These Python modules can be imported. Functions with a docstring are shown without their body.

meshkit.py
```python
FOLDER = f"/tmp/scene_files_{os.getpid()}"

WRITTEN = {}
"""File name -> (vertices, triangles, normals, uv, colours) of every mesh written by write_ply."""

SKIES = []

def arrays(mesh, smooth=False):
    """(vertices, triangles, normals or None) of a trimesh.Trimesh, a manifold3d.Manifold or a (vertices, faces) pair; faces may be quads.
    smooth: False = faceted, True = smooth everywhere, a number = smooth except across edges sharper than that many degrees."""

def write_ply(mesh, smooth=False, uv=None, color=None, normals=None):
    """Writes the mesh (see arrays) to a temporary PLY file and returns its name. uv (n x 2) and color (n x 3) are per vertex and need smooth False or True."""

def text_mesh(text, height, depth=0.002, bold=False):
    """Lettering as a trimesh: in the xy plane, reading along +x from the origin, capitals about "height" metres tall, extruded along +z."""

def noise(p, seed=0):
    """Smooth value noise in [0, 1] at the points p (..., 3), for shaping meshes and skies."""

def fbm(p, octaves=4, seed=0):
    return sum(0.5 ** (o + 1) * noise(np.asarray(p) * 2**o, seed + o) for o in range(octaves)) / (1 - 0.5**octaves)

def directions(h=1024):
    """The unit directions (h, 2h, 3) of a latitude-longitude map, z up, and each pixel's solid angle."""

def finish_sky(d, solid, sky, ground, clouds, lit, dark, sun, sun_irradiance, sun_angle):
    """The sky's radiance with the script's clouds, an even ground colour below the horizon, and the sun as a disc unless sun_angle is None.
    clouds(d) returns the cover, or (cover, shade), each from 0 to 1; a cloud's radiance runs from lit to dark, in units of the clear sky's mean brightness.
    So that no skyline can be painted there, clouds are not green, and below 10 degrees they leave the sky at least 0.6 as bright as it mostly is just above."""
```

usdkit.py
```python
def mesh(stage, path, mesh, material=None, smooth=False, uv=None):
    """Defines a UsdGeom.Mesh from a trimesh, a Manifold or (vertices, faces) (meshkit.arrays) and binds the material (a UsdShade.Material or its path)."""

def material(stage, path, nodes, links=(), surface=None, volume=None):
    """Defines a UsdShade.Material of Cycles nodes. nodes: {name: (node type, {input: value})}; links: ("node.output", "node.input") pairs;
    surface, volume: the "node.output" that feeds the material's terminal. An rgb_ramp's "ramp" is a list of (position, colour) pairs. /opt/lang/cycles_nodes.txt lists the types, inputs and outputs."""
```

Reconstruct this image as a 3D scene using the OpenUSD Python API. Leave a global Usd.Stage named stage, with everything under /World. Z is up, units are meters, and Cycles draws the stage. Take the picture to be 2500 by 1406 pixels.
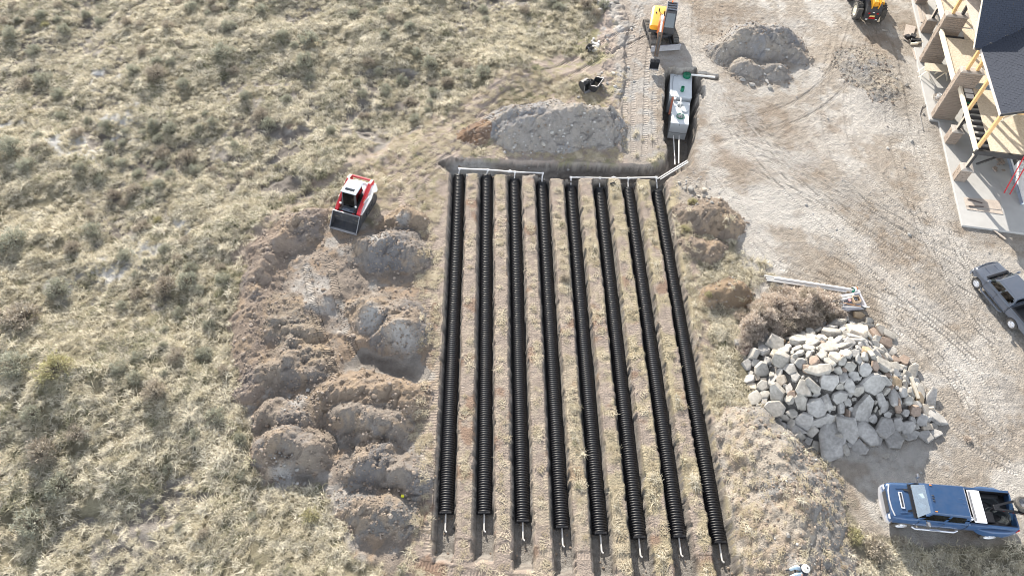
import math, random
import numpy as np
import trimesh, shapely
import manifold3d as m3
from shapely.geometry import Polygon
from pxr import Usd, UsdGeom, UsdLux, UsdShade, Gf, Sdf, Vt
import usdkit
from meshkit import noise, fbm

stage = Usd.Stage.CreateInMemory()
UsdGeom.SetStageUpAxis(stage, 'Z')
UsdGeom.SetStageMetersPerUnit(stage, 1.0)
UsdGeom.Xform.Define(stage, '/World')

# ------------------------------------------------------------ camera, sky, sun, exposure
H, FPX, PITCH = 37.0, 1730.0, math.radians(55.64)
cam = UsdGeom.Camera.Define(stage, '/World/camera')
cam.AddTranslateOp().Set(Gf.Vec3d(0, 0, H))
cam.AddRotateXOp().Set(90 - 55.64)
cam.CreateHorizontalApertureAttr(36.0)
cam.CreateVerticalApertureAttr(36.0 * 575 / 1024)
cam.CreateFocalLengthAttr(36.0 * FPX / 2500)
cam.CreateClippingRangeAttr(Gf.Vec2f(0.1, 5000))
cam.CreateExposureAttr(1.34)

SUN_AZ, SUN_EL = math.radians(-15.0), math.radians(22.0)
SD = np.array([math.sin(SUN_AZ) * math.cos(SUN_EL), math.cos(SUN_AZ) * math.cos(SUN_EL), math.sin(SUN_EL)])
dome = UsdLux.DomeLight.Define(stage, '/World/sky')
dome.CreateIntensityAttr(1.0)
sky_m = usdkit.material(stage, '/World/Looks/sky_look', {
    's': ('sky_texture', {'sky_type': 'single_scattering', 'sun_disc': False, 'sun_elevation': SUN_EL, 'sun_rotation': SUN_AZ, 'altitude': 1500.0, 'air_density': 1.0, 'aerosol_density': 1.6, 'ozone_density': 1.0}),
    'v': ('hsv', {'saturation': 0.36, 'value': 1.0, 'hue': 0.5, 'fac': 1.0}),
    'b': ('background_shader', {'strength': 0.15})}, [('s.color', 'v.color'), ('v.color', 'b.color')], surface='b.background')
UsdShade.MaterialBindingAPI.Apply(dome.GetPrim()).Bind(sky_m)
dome.GetPrim().SetCustomDataByKey('kind', 'structure')
sun = UsdLux.DistantLight.Define(stage, '/World/sun')
sun.CreateIntensityAttr(1.15)
sun.CreateNormalizeAttr(True)
sun.CreateAngleAttr(0.55)
sun.CreateColorAttr(Gf.Vec3f(1.0, 0.925, 0.82))
zx = SD; xx = np.cross([0, 0, 1.0], zx); xx /= np.linalg.norm(xx); yx = np.cross(zx, xx)
sun.AddTransformOp().Set(Gf.Matrix4d(*xx, 0, *yx, 0, *zx, 0, 0, 0, 60, 1))

# ------------------------------------------------------------ survey helpers
FW = np.array([0, math.cos(PITCH), -math.sin(PITCH)]); UP = np.array([0, math.sin(PITCH), math.cos(PITCH)])
CAM = np.array([0, 0, H])


def at(px, py, z=0.0):
    """The point of the site at height z that the survey photograph shows at (px, py)."""
    d = FW + np.array([1.0, 0, 0]) * (px - 1250) / FPX - UP * (py - 703) / FPX
    return CAM + d * (z - H) / d[2]


def ats(pts, z=0.0):
    return np.array([at(*p, z)[:2] for p in pts])


# ------------------------------------------------------------ scene helpers
used = {}


def numbered(parent, name):
    k = parent + '/' + name
    n = used.get(k, 0); used[k] = n + 1
    return k if n == 0 else f'{k}_{n:03d}'


def tag(prim, label=None, cat=None, group=None, kind=None):
    for k, v in (('label', label), ('category', cat), ('group', group), ('kind', kind)):
        if v: prim.SetCustomDataByKey(k, v)
    return prim


def thing(name, label, cat, loc=(0, 0, 0), rz=0.0, group=None, kind=None, parent='/World', rot=None, scale=None):
    x = UsdGeom.Xform.Define(stage, numbered(parent, name))
    x.AddTranslateOp().Set(Gf.Vec3d(*map(float, loc)))
    if rot is not None: x.AddRotateXYZOp().Set(Gf.Vec3f(*map(float, rot)))
    elif rz: x.AddRotateZOp().Set(float(rz))
    if scale is not None: x.AddScaleOp().Set(Gf.Vec3f(*map(float, np.broadcast_to(scale, 3))))
    tag(x.GetPrim(), label, cat, group, kind)
    return str(x.GetPath())


def part(parent, name, mesh, mat, smooth=30, label=None, kind=None):
    p = numbered(parent, name)
    usdkit.mesh(stage, p, mesh, mat, smooth=smooth)
    tag(stage.GetPrimAtPath(p), label, None, None, kind)
    return p


def solo(name, mesh, mat, label, cat, group=None, kind=None, smooth=30):
    p = part('/World', name, mesh, mat, smooth)
    tag(stage.GetPrimAtPath(p), label, cat, group, kind)
    return p


def group_x(parent, name):
    x = UsdGeom.Xform.Define(stage, numbered(parent, name))
    return str(x.GetPath())


def copy_of(src, name, label, cat, loc, rz=0.0, group=None, rot=None, scale=None):
    p = thing(name, label, cat, loc, rz, group, rot=rot, scale=scale)
    pr = stage.GetPrimAtPath(p)
    pr.GetReferences().AddInternalReference(src)
    pr.SetInstanceable(True)
    return p


# ------------------------------------------------------------ mesh helpers
def cat(*ms):
    out = []
    for m in ms: out.extend(m) if isinstance(m, (list, tuple)) else out.append(m)
    return trimesh.util.concatenate(out)


def hull(pts): return trimesh.convex.convex_hull(np.asarray(pts, float))


def box(c, s, b=0.0, rot=None):
    h = np.array(s, float) / 2
    sg = np.array([[i, j, k] for i in (-1, 1) for j in (-1, 1) for k in (-1, 1)], float)
    b = min(b, h.min() * 0.95)
    if b > 0:
        pts = np.vstack([sg * (h - np.array(o) * b) for o in ((0, 1, 1), (1, 0, 1), (1, 1, 0))])
        m = hull(pts)
    else:
        m = trimesh.creation.box(s)
    if rot is not None: m.apply_transform(trimesh.transformations.euler_matrix(*np.radians(rot)))
    m.apply_translation(c)
    return m


def cyl(a, b, r, n=12, r2=None):
    a, b = np.array(a, float), np.array(b, float)
    d = b - a; L = np.linalg.norm(d); d /= L
    u = np.cross(d, [0, 0, 1.0] if abs(d[2]) < .9 else [1.0, 0, 0]); u /= np.linalg.norm(u); w = np.cross(d, u)
    t = np.arange(n) * 2 * math.pi / n
    ring = np.outer(np.cos(t), u) + np.outer(np.sin(t), w)
    v = np.vstack([a + ring * r, b + ring * (r if r2 is None else r2), [a], [b]])
    i = np.arange(n); j = (i + 1) % n
    f = np.vstack([np.c_[i, j, j + n], np.c_[i, j + n, i + n], np.c_[j, i, np.full(n, 2 * n)], np.c_[i + n, j + n, np.full(n, 2 * n + 1)]])
    m = trimesh.Trimesh(v, f, process=False)
    if m.volume < 0: m.invert()
    return m


def tube(pts, r, n=8, closed=False):
    pts = np.asarray(pts, float)
    tng = np.gradient(pts, axis=0)
    if closed: tng = np.roll(pts, -1, 0) - np.roll(pts, 1, 0)
    tng /= np.linalg.norm(tng, axis=1, keepdims=True) + 1e-12
    ref = np.array([0, 0, 1.0]) if abs(tng[:, 2]).mean() < .8 else np.array([1.0, 0, 0])
    u = np.cross(tng, ref); u /= np.linalg.norm(u, axis=1, keepdims=True) + 1e-9
    w = np.cross(tng, u)
    t = np.arange(n) * 2 * math.pi / n
    r = np.broadcast_to(r, len(pts))
    v = (pts[:, None] + r[:, None, None] * (np.cos(t)[None, :, None] * u[:, None] + np.sin(t)[None, :, None] * w[:, None])).reshape(-1, 3)
    k = len(pts); f = []
    for s in range(k if closed else k - 1):
        a, b = s * n, ((s + 1) % k) * n
        i = np.arange(n); j = (i + 1) % n
        f.append(np.c_[a + i, b + i, b + j]); f.append(np.c_[a + i, b + j, a + j])
    if not closed:
        v = np.vstack([v, pts[:1], pts[-1:]])
        i = np.arange(n); j = (i + 1) % n
        f.append(np.c_[i, j, np.full(n, k * n)]); f.append(np.c_[(k - 1) * n + j, (k - 1) * n + i, np.full(n, k * n + 1)])
    m = trimesh.Trimesh(v, np.vstack(f), process=False)
    return m


def prism(poly, y0, y1, plane='xz'):
    """A side view (list of (a, b)) extruded from y0 to y1 along the third axis."""
    p = Polygon(poly) if not isinstance(poly, Polygon) else poly
    m = trimesh.creation.extrude_polygon(p.buffer(0), abs(y1 - y0), engine='earcut')
    v = m.vertices.copy()
    if plane == 'xz': v = np.c_[v[:, 0], min(y0, y1) + v[:, 2], v[:, 1]]
    elif plane == 'yz': v = np.c_[min(y0, y1) + v[:, 2], v[:, 0], v[:, 1]]
    else: v = np.c_[v[:, 0], v[:, 1], min(y0, y1) + v[:, 2]]
    m = trimesh.Trimesh(v, m.faces, process=False)
    if m.volume < 0: m.invert()
    return m


def lathe(prof, axis='y', n=24):
    """prof: (radius, height) pairs revolved about the axis."""
    prof = np.array(prof, float); k = len(prof)
    t = np.arange(n) * 2 * math.pi / n
    v = np.array([[r * math.cos(a), r * math.sin(a), h] for a in t for r, h in prof])
    f = []
    for i in range(n):
        a, b = i * k, ((i + 1) % n) * k
        for s in range(k - 1):
            f += [[a + s, b + s, b + s + 1], [a + s, b + s + 1, a + s + 1]]
    m = trimesh.Trimesh(v, f, process=False)
    if axis == 'y': m.vertices = m.vertices[:, [0, 2, 1]]; m.invert()
    if axis == 'x': m.vertices = m.vertices[:, [2, 0, 1]]
    return m


def mani(m):
    m = m.copy(); m.merge_vertices()
    return m3.Manifold(m3.Mesh(np.asarray(m.vertices, np.float32), np.asarray(m.faces, np.uint32)))


def tri(M):
    k = M.to_mesh()
    return trimesh.Trimesh(np.array(k.vert_properties[:, :3]), np.array(k.tri_verts), process=False)


def move(m, t=(0, 0, 0), rz=0.0, rot=None):
    m = m.copy()
    if rot is not None: m.apply_transform(trimesh.transformations.euler_matrix(*np.radians(rot)))
    if rz: m.apply_transform(trimesh.transformations.rotation_matrix(math.radians(rz), [0, 0, 1]))
    m.apply_translation(t)
    return m


# ------------------------------------------------------------ materials
MATS = {}


def mat(name, color, rough=0.6, metal=0.0, var=0.12, scale=6.0, bump=0.0, bscale=40.0, dust=0.0, dustcol=(0.36, 0.31, 0.25), island=0.0, coat=0.0, spec=0.5):
    """Plain procedural material: colour with broad and fine variation, optional bump, dust that gathers by noise, and tone by piece."""
    if name in MATS: return MATS[name]
    c = np.array(color, float)
    n = {'g': ('geometry', {}), 'n1': ('noise_texture', {'scale': scale, 'detail': 5.0, 'roughness': 0.62}),
         'r1': ('rgb_ramp', {'ramp': [(0.25, c * (1 - var)), (0.5, c), (0.75, np.minimum(c * (1 + var), .95))]}),
         'p': ('principled_bsdf', {'roughness': rough, 'metallic': metal, 'coat_weight': coat, 'coat_roughness': 0.08, 'specular_ior_level': spec})}
    l = [('g.position', 'n1.vector'), ('n1.fac', 'r1.fac')]
    out = 'r1.color'
    if island:
        n['ri'] = ('rgb_ramp', {'ramp': [(0, (1 - island,) * 3), (1, (1 + island,) * 3)]})
        n['mi'] = ('mix_color', {'blend_type': 'multiply', 'fac': 1.0})
        l += [('g.random_per_island', 'ri.fac'), (out, 'mi.a'), ('ri.color', 'mi.b')]
        out = 'mi.result'
    if dust:
        n['n2'] = ('noise_texture', {'scale': 2.3, 'detail': 6.0, 'roughness': 0.7})
        n['r2'] = ('rgb_ramp', {'ramp': [(0.38, (0, 0, 0)), (0.75, (dust,) * 3)]})
        n['md'] = ('mix_color', {'blend_type': 'mix', 'b': dustcol})
        l += [('g.position', 'n2.vector'), ('n2.fac', 'r2.fac'), ('r2.color', 'md.fac'), (out, 'md.a')]
        out = 'md.result'
    l.append((out, 'p.base_color'))
    if bump:
        n['nb'] = ('noise_texture', {'scale': bscale, 'detail': 4.0, 'roughness': 0.6})
        n['b'] = ('bump', {'strength': 1.0, 'distance': bump})
        l += [('g.position', 'nb.vector'), ('nb.fac', 'b.height'), ('b.normal', 'p.normal')]
    MATS[name] = usdkit.material(stage, '/World/Looks/' + name, n, l, surface='p.BSDF')
    return MATS[name]


def ramp_mat(name, stops, source='island', rough=0.85, scale=5.0, bump=0.0, bscale=30.0, trans=0.0, fine=0.25):
    """Colour picked per piece (island), per copy (object) or by noise from a ramp; optional light through thin leaves."""
    n = {'g': ('geometry', {}), 'o': ('object_info', {}), 'n1': ('noise_texture', {'scale': scale, 'detail': 5.0, 'roughness': 0.65}),
         'r': ('rgb_ramp', {'ramp': [(a, np.array(c, float)) for a, c in stops]}),
         'n2': ('noise_texture', {'scale': scale * 6, 'detail': 4.0}), 'r2': ('rgb_ramp', {'ramp': [(0.3, (1 - fine,) * 3), (0.7, (1 + fine,) * 3)]}),
         'm': ('mix_color', {'blend_type': 'multiply', 'fac': 1.0}),
         'p': ('principled_bsdf', {'roughness': rough, 'specular_ior_level': 0.3})}
    src = {'island': 'g.random_per_island', 'object': 'o.random', 'noise': 'n1.fac'}[source]
    l = [('g.position', 'n1.vector'), ('g.position', 'n2.vector'), (src, 'r.fac'), ('n2.fac', 'r2.fac'), ('r.color', 'm.a'), ('r2.color', 'm.b'), ('m.result', 'p.base_color')]
    if bump:
        n['nb'] = ('noise_texture', {'scale': bscale, 'detail': 5.0, 'roughness': 0.65})
        n['b'] = ('bump', {'strength': 1.0, 'distance': bump})
        l += [('g.position', 'nb.vector'), ('nb.fac', 'b.height'), ('b.normal', 'p.normal')]
    out = 'p.BSDF'
    if trans:
        n['t'] = ('translucent_bsdf', {}); n['mx'] = ('mix_closure', {'fac': trans})
        l += [('m.result', 't.color'), ('p.BSDF', 'mx.closure1'), ('t.BSDF', 'mx.closure2')]
        out = 'mx.closure'
    MATS[name] = usdkit.material(stage, '/World/Looks/' + name, n, l, surface=out)
    return MATS[name]


def glass_mat(name, tint=(0.55, 0.62, 0.6), rough=0.03, base=0.06):
    n = {'f': ('fresnel', {'IOR': 1.5}), 'mm': ('math', {'math_type': 'multiply_add', 'value2': 0.9, 'value3': base}), 't': ('transparent_bsdf', {'color': tint}), 'g': ('glossy_bsdf', {'color': (0.9, 0.95, 1), 'roughness': rough}), 'm': ('mix_closure', {})}
    MATS[name] = usdkit.material(stage, '/World/Looks/' + name, n, [('f.fac', 'mm.value1'), ('mm.value', 'm.fac'), ('t.BSDF', 'm.closure1'), ('g.BSDF', 'm.closure2')], surface='m.closure')
    return MATS[name]


BLACKP = mat('black_plastic', (0.007, 0.007, 0.009), 0.42, var=0.3)
PVC = mat('white_pvc', (0.64, 0.63, 0.61), 0.4, var=0.06, dust=0.2)
RUBBER = mat('rubber', (0.025, 0.025, 0.026), 0.8, var=0.3, dust=0.35)
STEEL = mat('worn_steel', (0.30, 0.30, 0.31), 0.42, metal=0.7, var=0.25, dust=0.3)
DARKM = mat('dark_metal', (0.035, 0.036, 0.04), 0.5, metal=0.2, var=0.3, dust=0.07)
CHROME = mat('chrome', (0.8, 0.8, 0.82), 0.22, metal=0.7, var=0.03)
WHITEP = mat('white_paint', (0.78, 0.78, 0.77), 0.35, var=0.05, dust=0.12)
REDP = mat('red_paint', (0.42, 0.012, 0.022), 0.32, var=0.1, dust=0.10, coat=0.3)
YELLOWP = mat('yellow_paint', (0.72, 0.34, 0.015), 0.38, var=0.08, dust=0.12)
ORANGEP = mat('orange_paint', (0.55, 0.14, 0.03), 0.45, var=0.12, dust=0.15)
BLUEP = mat('blue_paint', (0.022, 0.062, 0.145), 0.28, metal=0.25, var=0.04, dust=0.06, coat=0.6)
GREYP = mat('grey_paint', (0.085, 0.10, 0.13), 0.3, metal=0.3, var=0.05, dust=0.05, coat=0.5)
CONC = mat('concrete', (0.385, 0.38, 0.365), 0.85, var=0.08, scale=1.5, bump=0.002, bscale=30)
GREENP = mat('green_plastic', (0.005, 0.15, 0.075), 0.4, var=0.1)
GLASS = glass_mat('window_glass', (0.72, 0.8, 0.82), base=0.20)
GLASSD = glass_mat('tinted_glass', (0.10, 0.12, 0.12))
INTER = mat('dark_interior', (0.075, 0.072, 0.068), 0.8)
LAMPR = mat('red_lens', (0.45, 0.01, 0.01), 0.2)
LAMPW = mat('clear_lens', (0.7, 0.7, 0.68), 0.1)
LAMPO = mat('amber_lens', (0.7, 0.22, 0.03), 0.2)

ORDN = ['first', 'second', 'third', 'fourth', 'fifth', 'sixth', 'seventh', 'eighth', 'ninth', 'tenth', 'eleventh', 'twelfth', 'thirteenth', 'fourteenth', 'fifteenth']


def px_of(p):
    d = np.asarray(p, float) - CAM; w = d @ FW
    return 1250 + FPX * d[0] / w, 703 - FPX * (d @ UP) / w


def tell_apart(items):
    """items: (path, what it looks like, where it is, (px, py)). Writes a label that singles each one out by look, place and order from the left."""
    buckets = {}
    for it in items: buckets.setdefault((it[1], it[2]), []).append(it)
    for (look, where), its in buckets.items():
        its.sort(key=lambda q: q[3][0]); n = len(its)
        for k, it in enumerate(its):
            lab = f'{look} {where}'
            if n == 2: lab = ('left ' if k == 0 else 'right ') + lab
            elif n > 2:
                lab = ('leftmost ' if k == 0 else 'rightmost ' if k == n - 1 else ORDN[min(k, 14)] + ' from left, ') + lab
            tag(stage.GetPrimAtPath(it[0]), lab)
# ------------------------------------------------------------ terrain
rng = np.random.default_rng(7)
STEP = 0.092
xs = np.arange(-49, 53, STEP); ys = np.arange(4.5, 60, STEP)
X, Y = np.meshgrid(xs, ys); NX, NY = len(xs), len(ys)
XY3 = np.stack([X, Y, np.zeros_like(X)], -1)


def fb(scale, octv=4, seed=0, off=0.0): return fbm(XY3 / scale + off, octv, seed) - 0.5


WX = X + fb(1.6, 3, 11) * 1.0; WY = Y + fb(1.6, 3, 12) * 1.0            # warped coordinates for natural edges
WX2 = X + fb(0.5, 3, 13) * 0.32; WY2 = Y + fb(0.5, 3, 14) * 0.32


def sd_poly(pts, x=None, y=None, lim=4.0):
    """Signed distance (m), positive inside a ground polygon; far away it is just -lim."""
    x = WX if x is None else x; y = WY if y is None else y
    pts = np.asarray(pts, float)
    lo, hi = pts.min(0) - lim, pts.max(0) + lim
    lim = float(lim); out = np.full(x.shape, -lim)
    sel = (x > lo[0]) & (x < hi[0]) & (y > lo[1]) & (y < hi[1])
    if not sel.any(): return out
    qx, qy = x[sel], y[sel]
    d = np.full(qx.shape, 1e9); ins = np.zeros(qx.shape, bool)
    for a, b in zip(pts, np.roll(pts, -1, 0)):
        e = b - a; L2 = e @ e + 1e-12
        t = np.clip(((qx - a[0]) * e[0] + (qy - a[1]) * e[1]) / L2, 0, 1)
        d = np.minimum(d, (qx - a[0] - t * e[0]) ** 2 + (qy - a[1] - t * e[1]) ** 2)
        c = (a[1] > qy) != (b[1] > qy)
        ins ^= c & (qx < (b[0] - a[0]) * (qy - a[1]) / (b[1] - a[1] + 1e-15) + a[0])
    out[sel] = np.maximum(np.sqrt(d) * np.where(ins, 1, -1), -lim)
    return out


def d_line(pts, hs=None, x=None, y=None, lim=6.0):
    """Distance to a ground polyline, the distance along it, the signed side offset and the interpolated value of hs."""
    x = WX if x is None else x; y = WY if y is None else y
    pts = np.asarray(pts, float); hs = np.zeros(len(pts)) if hs is None else np.asarray(hs, float)
    lo, hi = pts.min(0) - lim, pts.max(0) + lim
    sel = (x > lo[0]) & (x < hi[0]) & (y > lo[1]) & (y < hi[1])
    qx, qy = x[sel], y[sel]
    lim = float(lim); best = np.full(qx.shape, 1e9); s = np.zeros(qx.shape); side = np.zeros(qx.shape); hv = np.zeros(qx.shape); run = 0.0
    for k in range(len(pts) - 1):
        a, e = pts[k], pts[k + 1] - pts[k]; L = math.hypot(*e) + 1e-9
        t = np.clip(((qx - a[0]) * e[0] + (qy - a[1]) * e[1]) / L ** 2, 0, 1)
        dd = np.hypot(qx - a[0] - t * e[0], qy - a[1] - t * e[1])
        w = dd < best
        best = np.where(w, dd, best); s = np.where(w, run + t * L, s)
        side = np.where(w, ((qx - a[0]) * e[1] - (qy - a[1]) * e[0]) / L, side)
        hv = np.where(w, hs[k] + t * (hs[k + 1] - hs[k]), hv); run += L
    D, S, SI, HV = np.full(x.shape, lim), np.zeros(x.shape), np.full(x.shape, lim), np.zeros(x.shape)
    D[sel], S[sel], SI[sel], HV[sel] = np.minimum(best, lim), s, side, hv
    return D, S, SI, HV


def sstep(a, b, v):
    t = np.clip((v - a) / (b - a), 0, 1)
    return t * t * (3 - 2 * t)


# gentle relief of the field, flatter on the trampled site
site = sd_poly(ats([(1020, 400), (1300, 250), (1480, 40), (1560, -200), (2700, -300), (2900, 1500), (1000, 1600), (1030, 900)]), X, Y, 12)
wild = sstep(3.0, -4.0, site)
Z = wild * (fb(9.0, 3, 1) * 2.3 + fb(3.4, 3, 2) * 0.95) + (1 - wild) * fb(5.0, 3, 3) * 0.10 + fb(1.1, 3, 4) * (0.05 + 0.16 * wild)
Z += -0.02
hw = wild * np.maximum(0, fb(0.55, 2, 21)) * 0.35                                   # tussocks
Z += hw

MREG = np.full(X.shape, -1)                                                        # which mound a place belongs to
MOUNDS = []
rid = 1 - np.abs(fb(0.8, 4, 33)) * 4
lump = fb(1.1, 4, 31) * 0.75 + fb(0.42, 3, 32) * 0.40 + fb(.2, 2, 34) * .14 + np.clip(rid, -1, 1) * .06
soil = np.zeros(X.shape); soil2 = np.zeros(X.shape)


def heap(label, ridges, lump_k=1.0, near=0.07, name='dirt_mound'):
    """One dumped heap: the highest of several crests, each falling away at its slope of repose."""
    global Z
    best = np.full(X.shape, -9.0)
    for pts, hs, slope in ridges:
        hs = np.broadcast_to(np.array(hs, float), len(pts))
        hs = hs * (.66 if 'loader' in label or 'hump' in label or 'dirt mound' in label or 'heap' in label and 'spoil' not in label else .9); slope = slope * 1.25
        g = np.array([at(*p, h)[:2] for p, h in zip(pts, hs)])
        if len(g) == 1: g = np.vstack([g, g + 0.02]); hs = np.repeat(hs, 2)
        D, S, SI, HV = d_line(g, hs, lim=9.0)
        rr = np.sqrt(D ** 2 + 0.10) - 0.2
        h = HV - slope * rr
        h = np.where(D >= 8.9, -9, h)
        best = np.maximum(best, h)
    amp = np.clip(best + 0.3, 0, 1.0)
    hh = best + lump * lump_k * amp * (.6 if 'berm' in name else 1)
    k = np.where(hh > -0.6, np.log1p(np.exp(np.clip(hh / 0.09, -30, 30))) * 0.09, 0)
    up = k > near
    take = up & (k > Z * 0 + 0.0)
    idx = len(MOUNDS); MOUNDS.append((label, name))
    old = np.where(MREG >= 0, Z, -9)
    kk = k + np.where(k < 0.5, Z * (1 - k / 0.5), 0) * (MREG < 0)
    sm = .62 * ((MREG >= 0) & (k > .05)); hb = np.clip(.5 + .5 * (kk - Z) / np.maximum(sm, 1e-3), 0, 1)
    newZ = np.where(sm > 0, Z * (1 - hb) + kk * hb + sm * hb * (1 - hb), np.maximum(Z, kk))
    MREG[take & (kk > old + 0.01)] = idx
    Z = np.where(k > 0.004, newZ, Z)
    return k


heap('largest grey dirt mound, cone shaped, standing right of the excavator', [([(1855, 60)], 2.9, .60), ([(1775, 108), (1855, 62), (1905, 66)], [1.5, 2.75, 2.3], .60), ([(1890, 78), (1955, 128)], [2.0, 0.9], .60), ([(1820, 150), (1900, 160)], [1.1, 1.0], .5)], .7)
heap('long grey spoil heap with rubble face behind the pipe trench', [([(1258, 270), (1330, 264), (1420, 262), (1458, 272)], [1.9, 2.05, 2.1, 1.8], .6), ([(1240, 290), (1255, 300)], [1.2, 1.1], .62)], .8)
heap('small reddish brown dirt heap at the left end of the pipe trench', [([(1140, 322), (1190, 305)], [.7, 1.0], .55), ([(1160, 330)], [.7], .5)], .9)
heap('curved dirt ridge along the field left of the track loader', [([(795, 527), (760, 522), (700, 545), (652, 600), (625, 680), (607, 760)], [1.0, 1.4, 1.5, 1.4, 1.3, 1.0], .55), ([(607, 760), (600, 850), (607, 950)], [1.0, .7, .6], .5)], 1.0)
heap('clod covered dirt mound below the track loader on its right', [([(905, 592), (945, 578), (1000, 602)], [1.7, 1.9, 1.4], .62)], .9)
heap('small orange topped dirt heap right of the loader bucket', [([(985, 514), (1012, 530)], [1.2, 1.1], .7), ([(935, 545), (985, 520)], [.5, 1.0], .6)], .8)
heap('twin peaked dirt mound with grey patches left of the chambers', [([(888, 750), (910, 746)], [1.4, 1.7], .62), ([(960, 788), (990, 785)], [1.7, 1.6], .62), ([(930, 752), (1000, 765)], [1.3, 1.1], .6)], .9)
heap('upper straw topped dirt hump in the row left of the tyre tracks', [([(655, 742), (700, 746)], [.9, 1.0], .6)], 1.0)
heap('middle straw topped dirt hump in the row left of the tyre tracks', [([(678, 783), (735, 797)], [1.0, 1.05], .6)], 1.0)
heap('lower straw topped dirt hump in the row left of the tyre tracks', [([(705, 840), (765, 855)], [1.05, 1.1], .6)], 1.0)
heap('flat topped dirt heap beside the field below the three humps', [([(640, 892), (700, 880), (762, 892)], [.9, 1.2, 1.1], .5)], 1.1)
heap('orange topped dirt mound at the lower end of the tyre tracks', [([(775, 952), (850, 935), (920, 950)], [1.2, 1.6, 1.5], .6), ([(930, 945), (988, 958)], [1.4, 1.4], .6)], 1.0)
heap('dirt mound with white rubble at its foot on the field edge', [([(650, 1003), (722, 1012)], [1.0, 1.2], .55), ([(655, 1085), (700, 1068), (745, 1082)], [1.3, 1.6, 1.3], .58)], 1.0)
heap('stony dirt mound beside the first chamber row', [([(850, 1002), (890, 1012), (945, 1022)], [1.4, 1.6, 1.4], .58), ([(880, 1112), (915, 1105)], [1.3, 1.4], .55), ([(960, 1140), (1000, 1150)], [1.1, 1.0], .55)], 1.0)
heap('lowest smooth dirt mound at the bottom of the spoil area', [([(880, 1238), (962, 1255)], [1.0, 1.0], .5)], .8)
heap('weedy dirt mound at the upper end of the last chamber row', [([(1695, 515), (1745, 502), (1778, 535)], [1.3, 1.55, 1.3], .62), ([(1700, 590), (1745, 600)], [.9, .9], .6)], 1.0)
heap('compact brown dirt heap next to the brush pile', [([(1765, 705), (1808, 692)], [1.4, 1.6], .85)], .8)
heap('long clod covered dirt berm running to the person', [([(1850, 1048), (1890, 1100), (1930, 1165), (1952, 1240), (1962, 1320), (1972, 1420)], [1.2, 1.6, 1.9, 2.0, 1.9, 1.8], .46)], 1.0, name='dirt_berm')
heap('low worn brown mound in the yard before the house', [([(2105, 150), (2160, 215)], [.5, .4], .10)], .25, near=0.2)
# the loader stands on level ground
lq = at(866, 530)[:2]; lw = sstep(2.3, 1.3, np.hypot((X - lq[0]) * .95 - (Y - lq[1]) * .3, (Y - lq[1]) * .75))
Z = Z * (1 - lw) + .04 * lw; MREG[lw > .75] = -1
Z += np.where(sd_poly(ats([(1480, 20), (1530, 20), (1515, 380), (1470, 260)]), lim=2) > 0, .12 + lump * .5, 0)

# rock pile core
PILE = ats([(1815, 860), (1840, 960), (1870, 1030), (1930, 1065), (2020, 1095), (2120, 1080), (2200, 1070), (2290, 1035), (2250, 960), (2190, 870), (2120, 800), (2040, 775), (1960, 790), (1880, 810)])


def pile_h(x, y):
    s = sd_poly(PILE, x, y, 3.0)
    return 2.3 * sstep(-0.15, 4.2, s) * .75 + 1.1 * np.clip(s / 4.0, 0, 1) * .9


PH = pile_h(X, Y)
Z = np.maximum(Z, np.where(PH > 0.02, PH - 0.22, -9))

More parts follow.
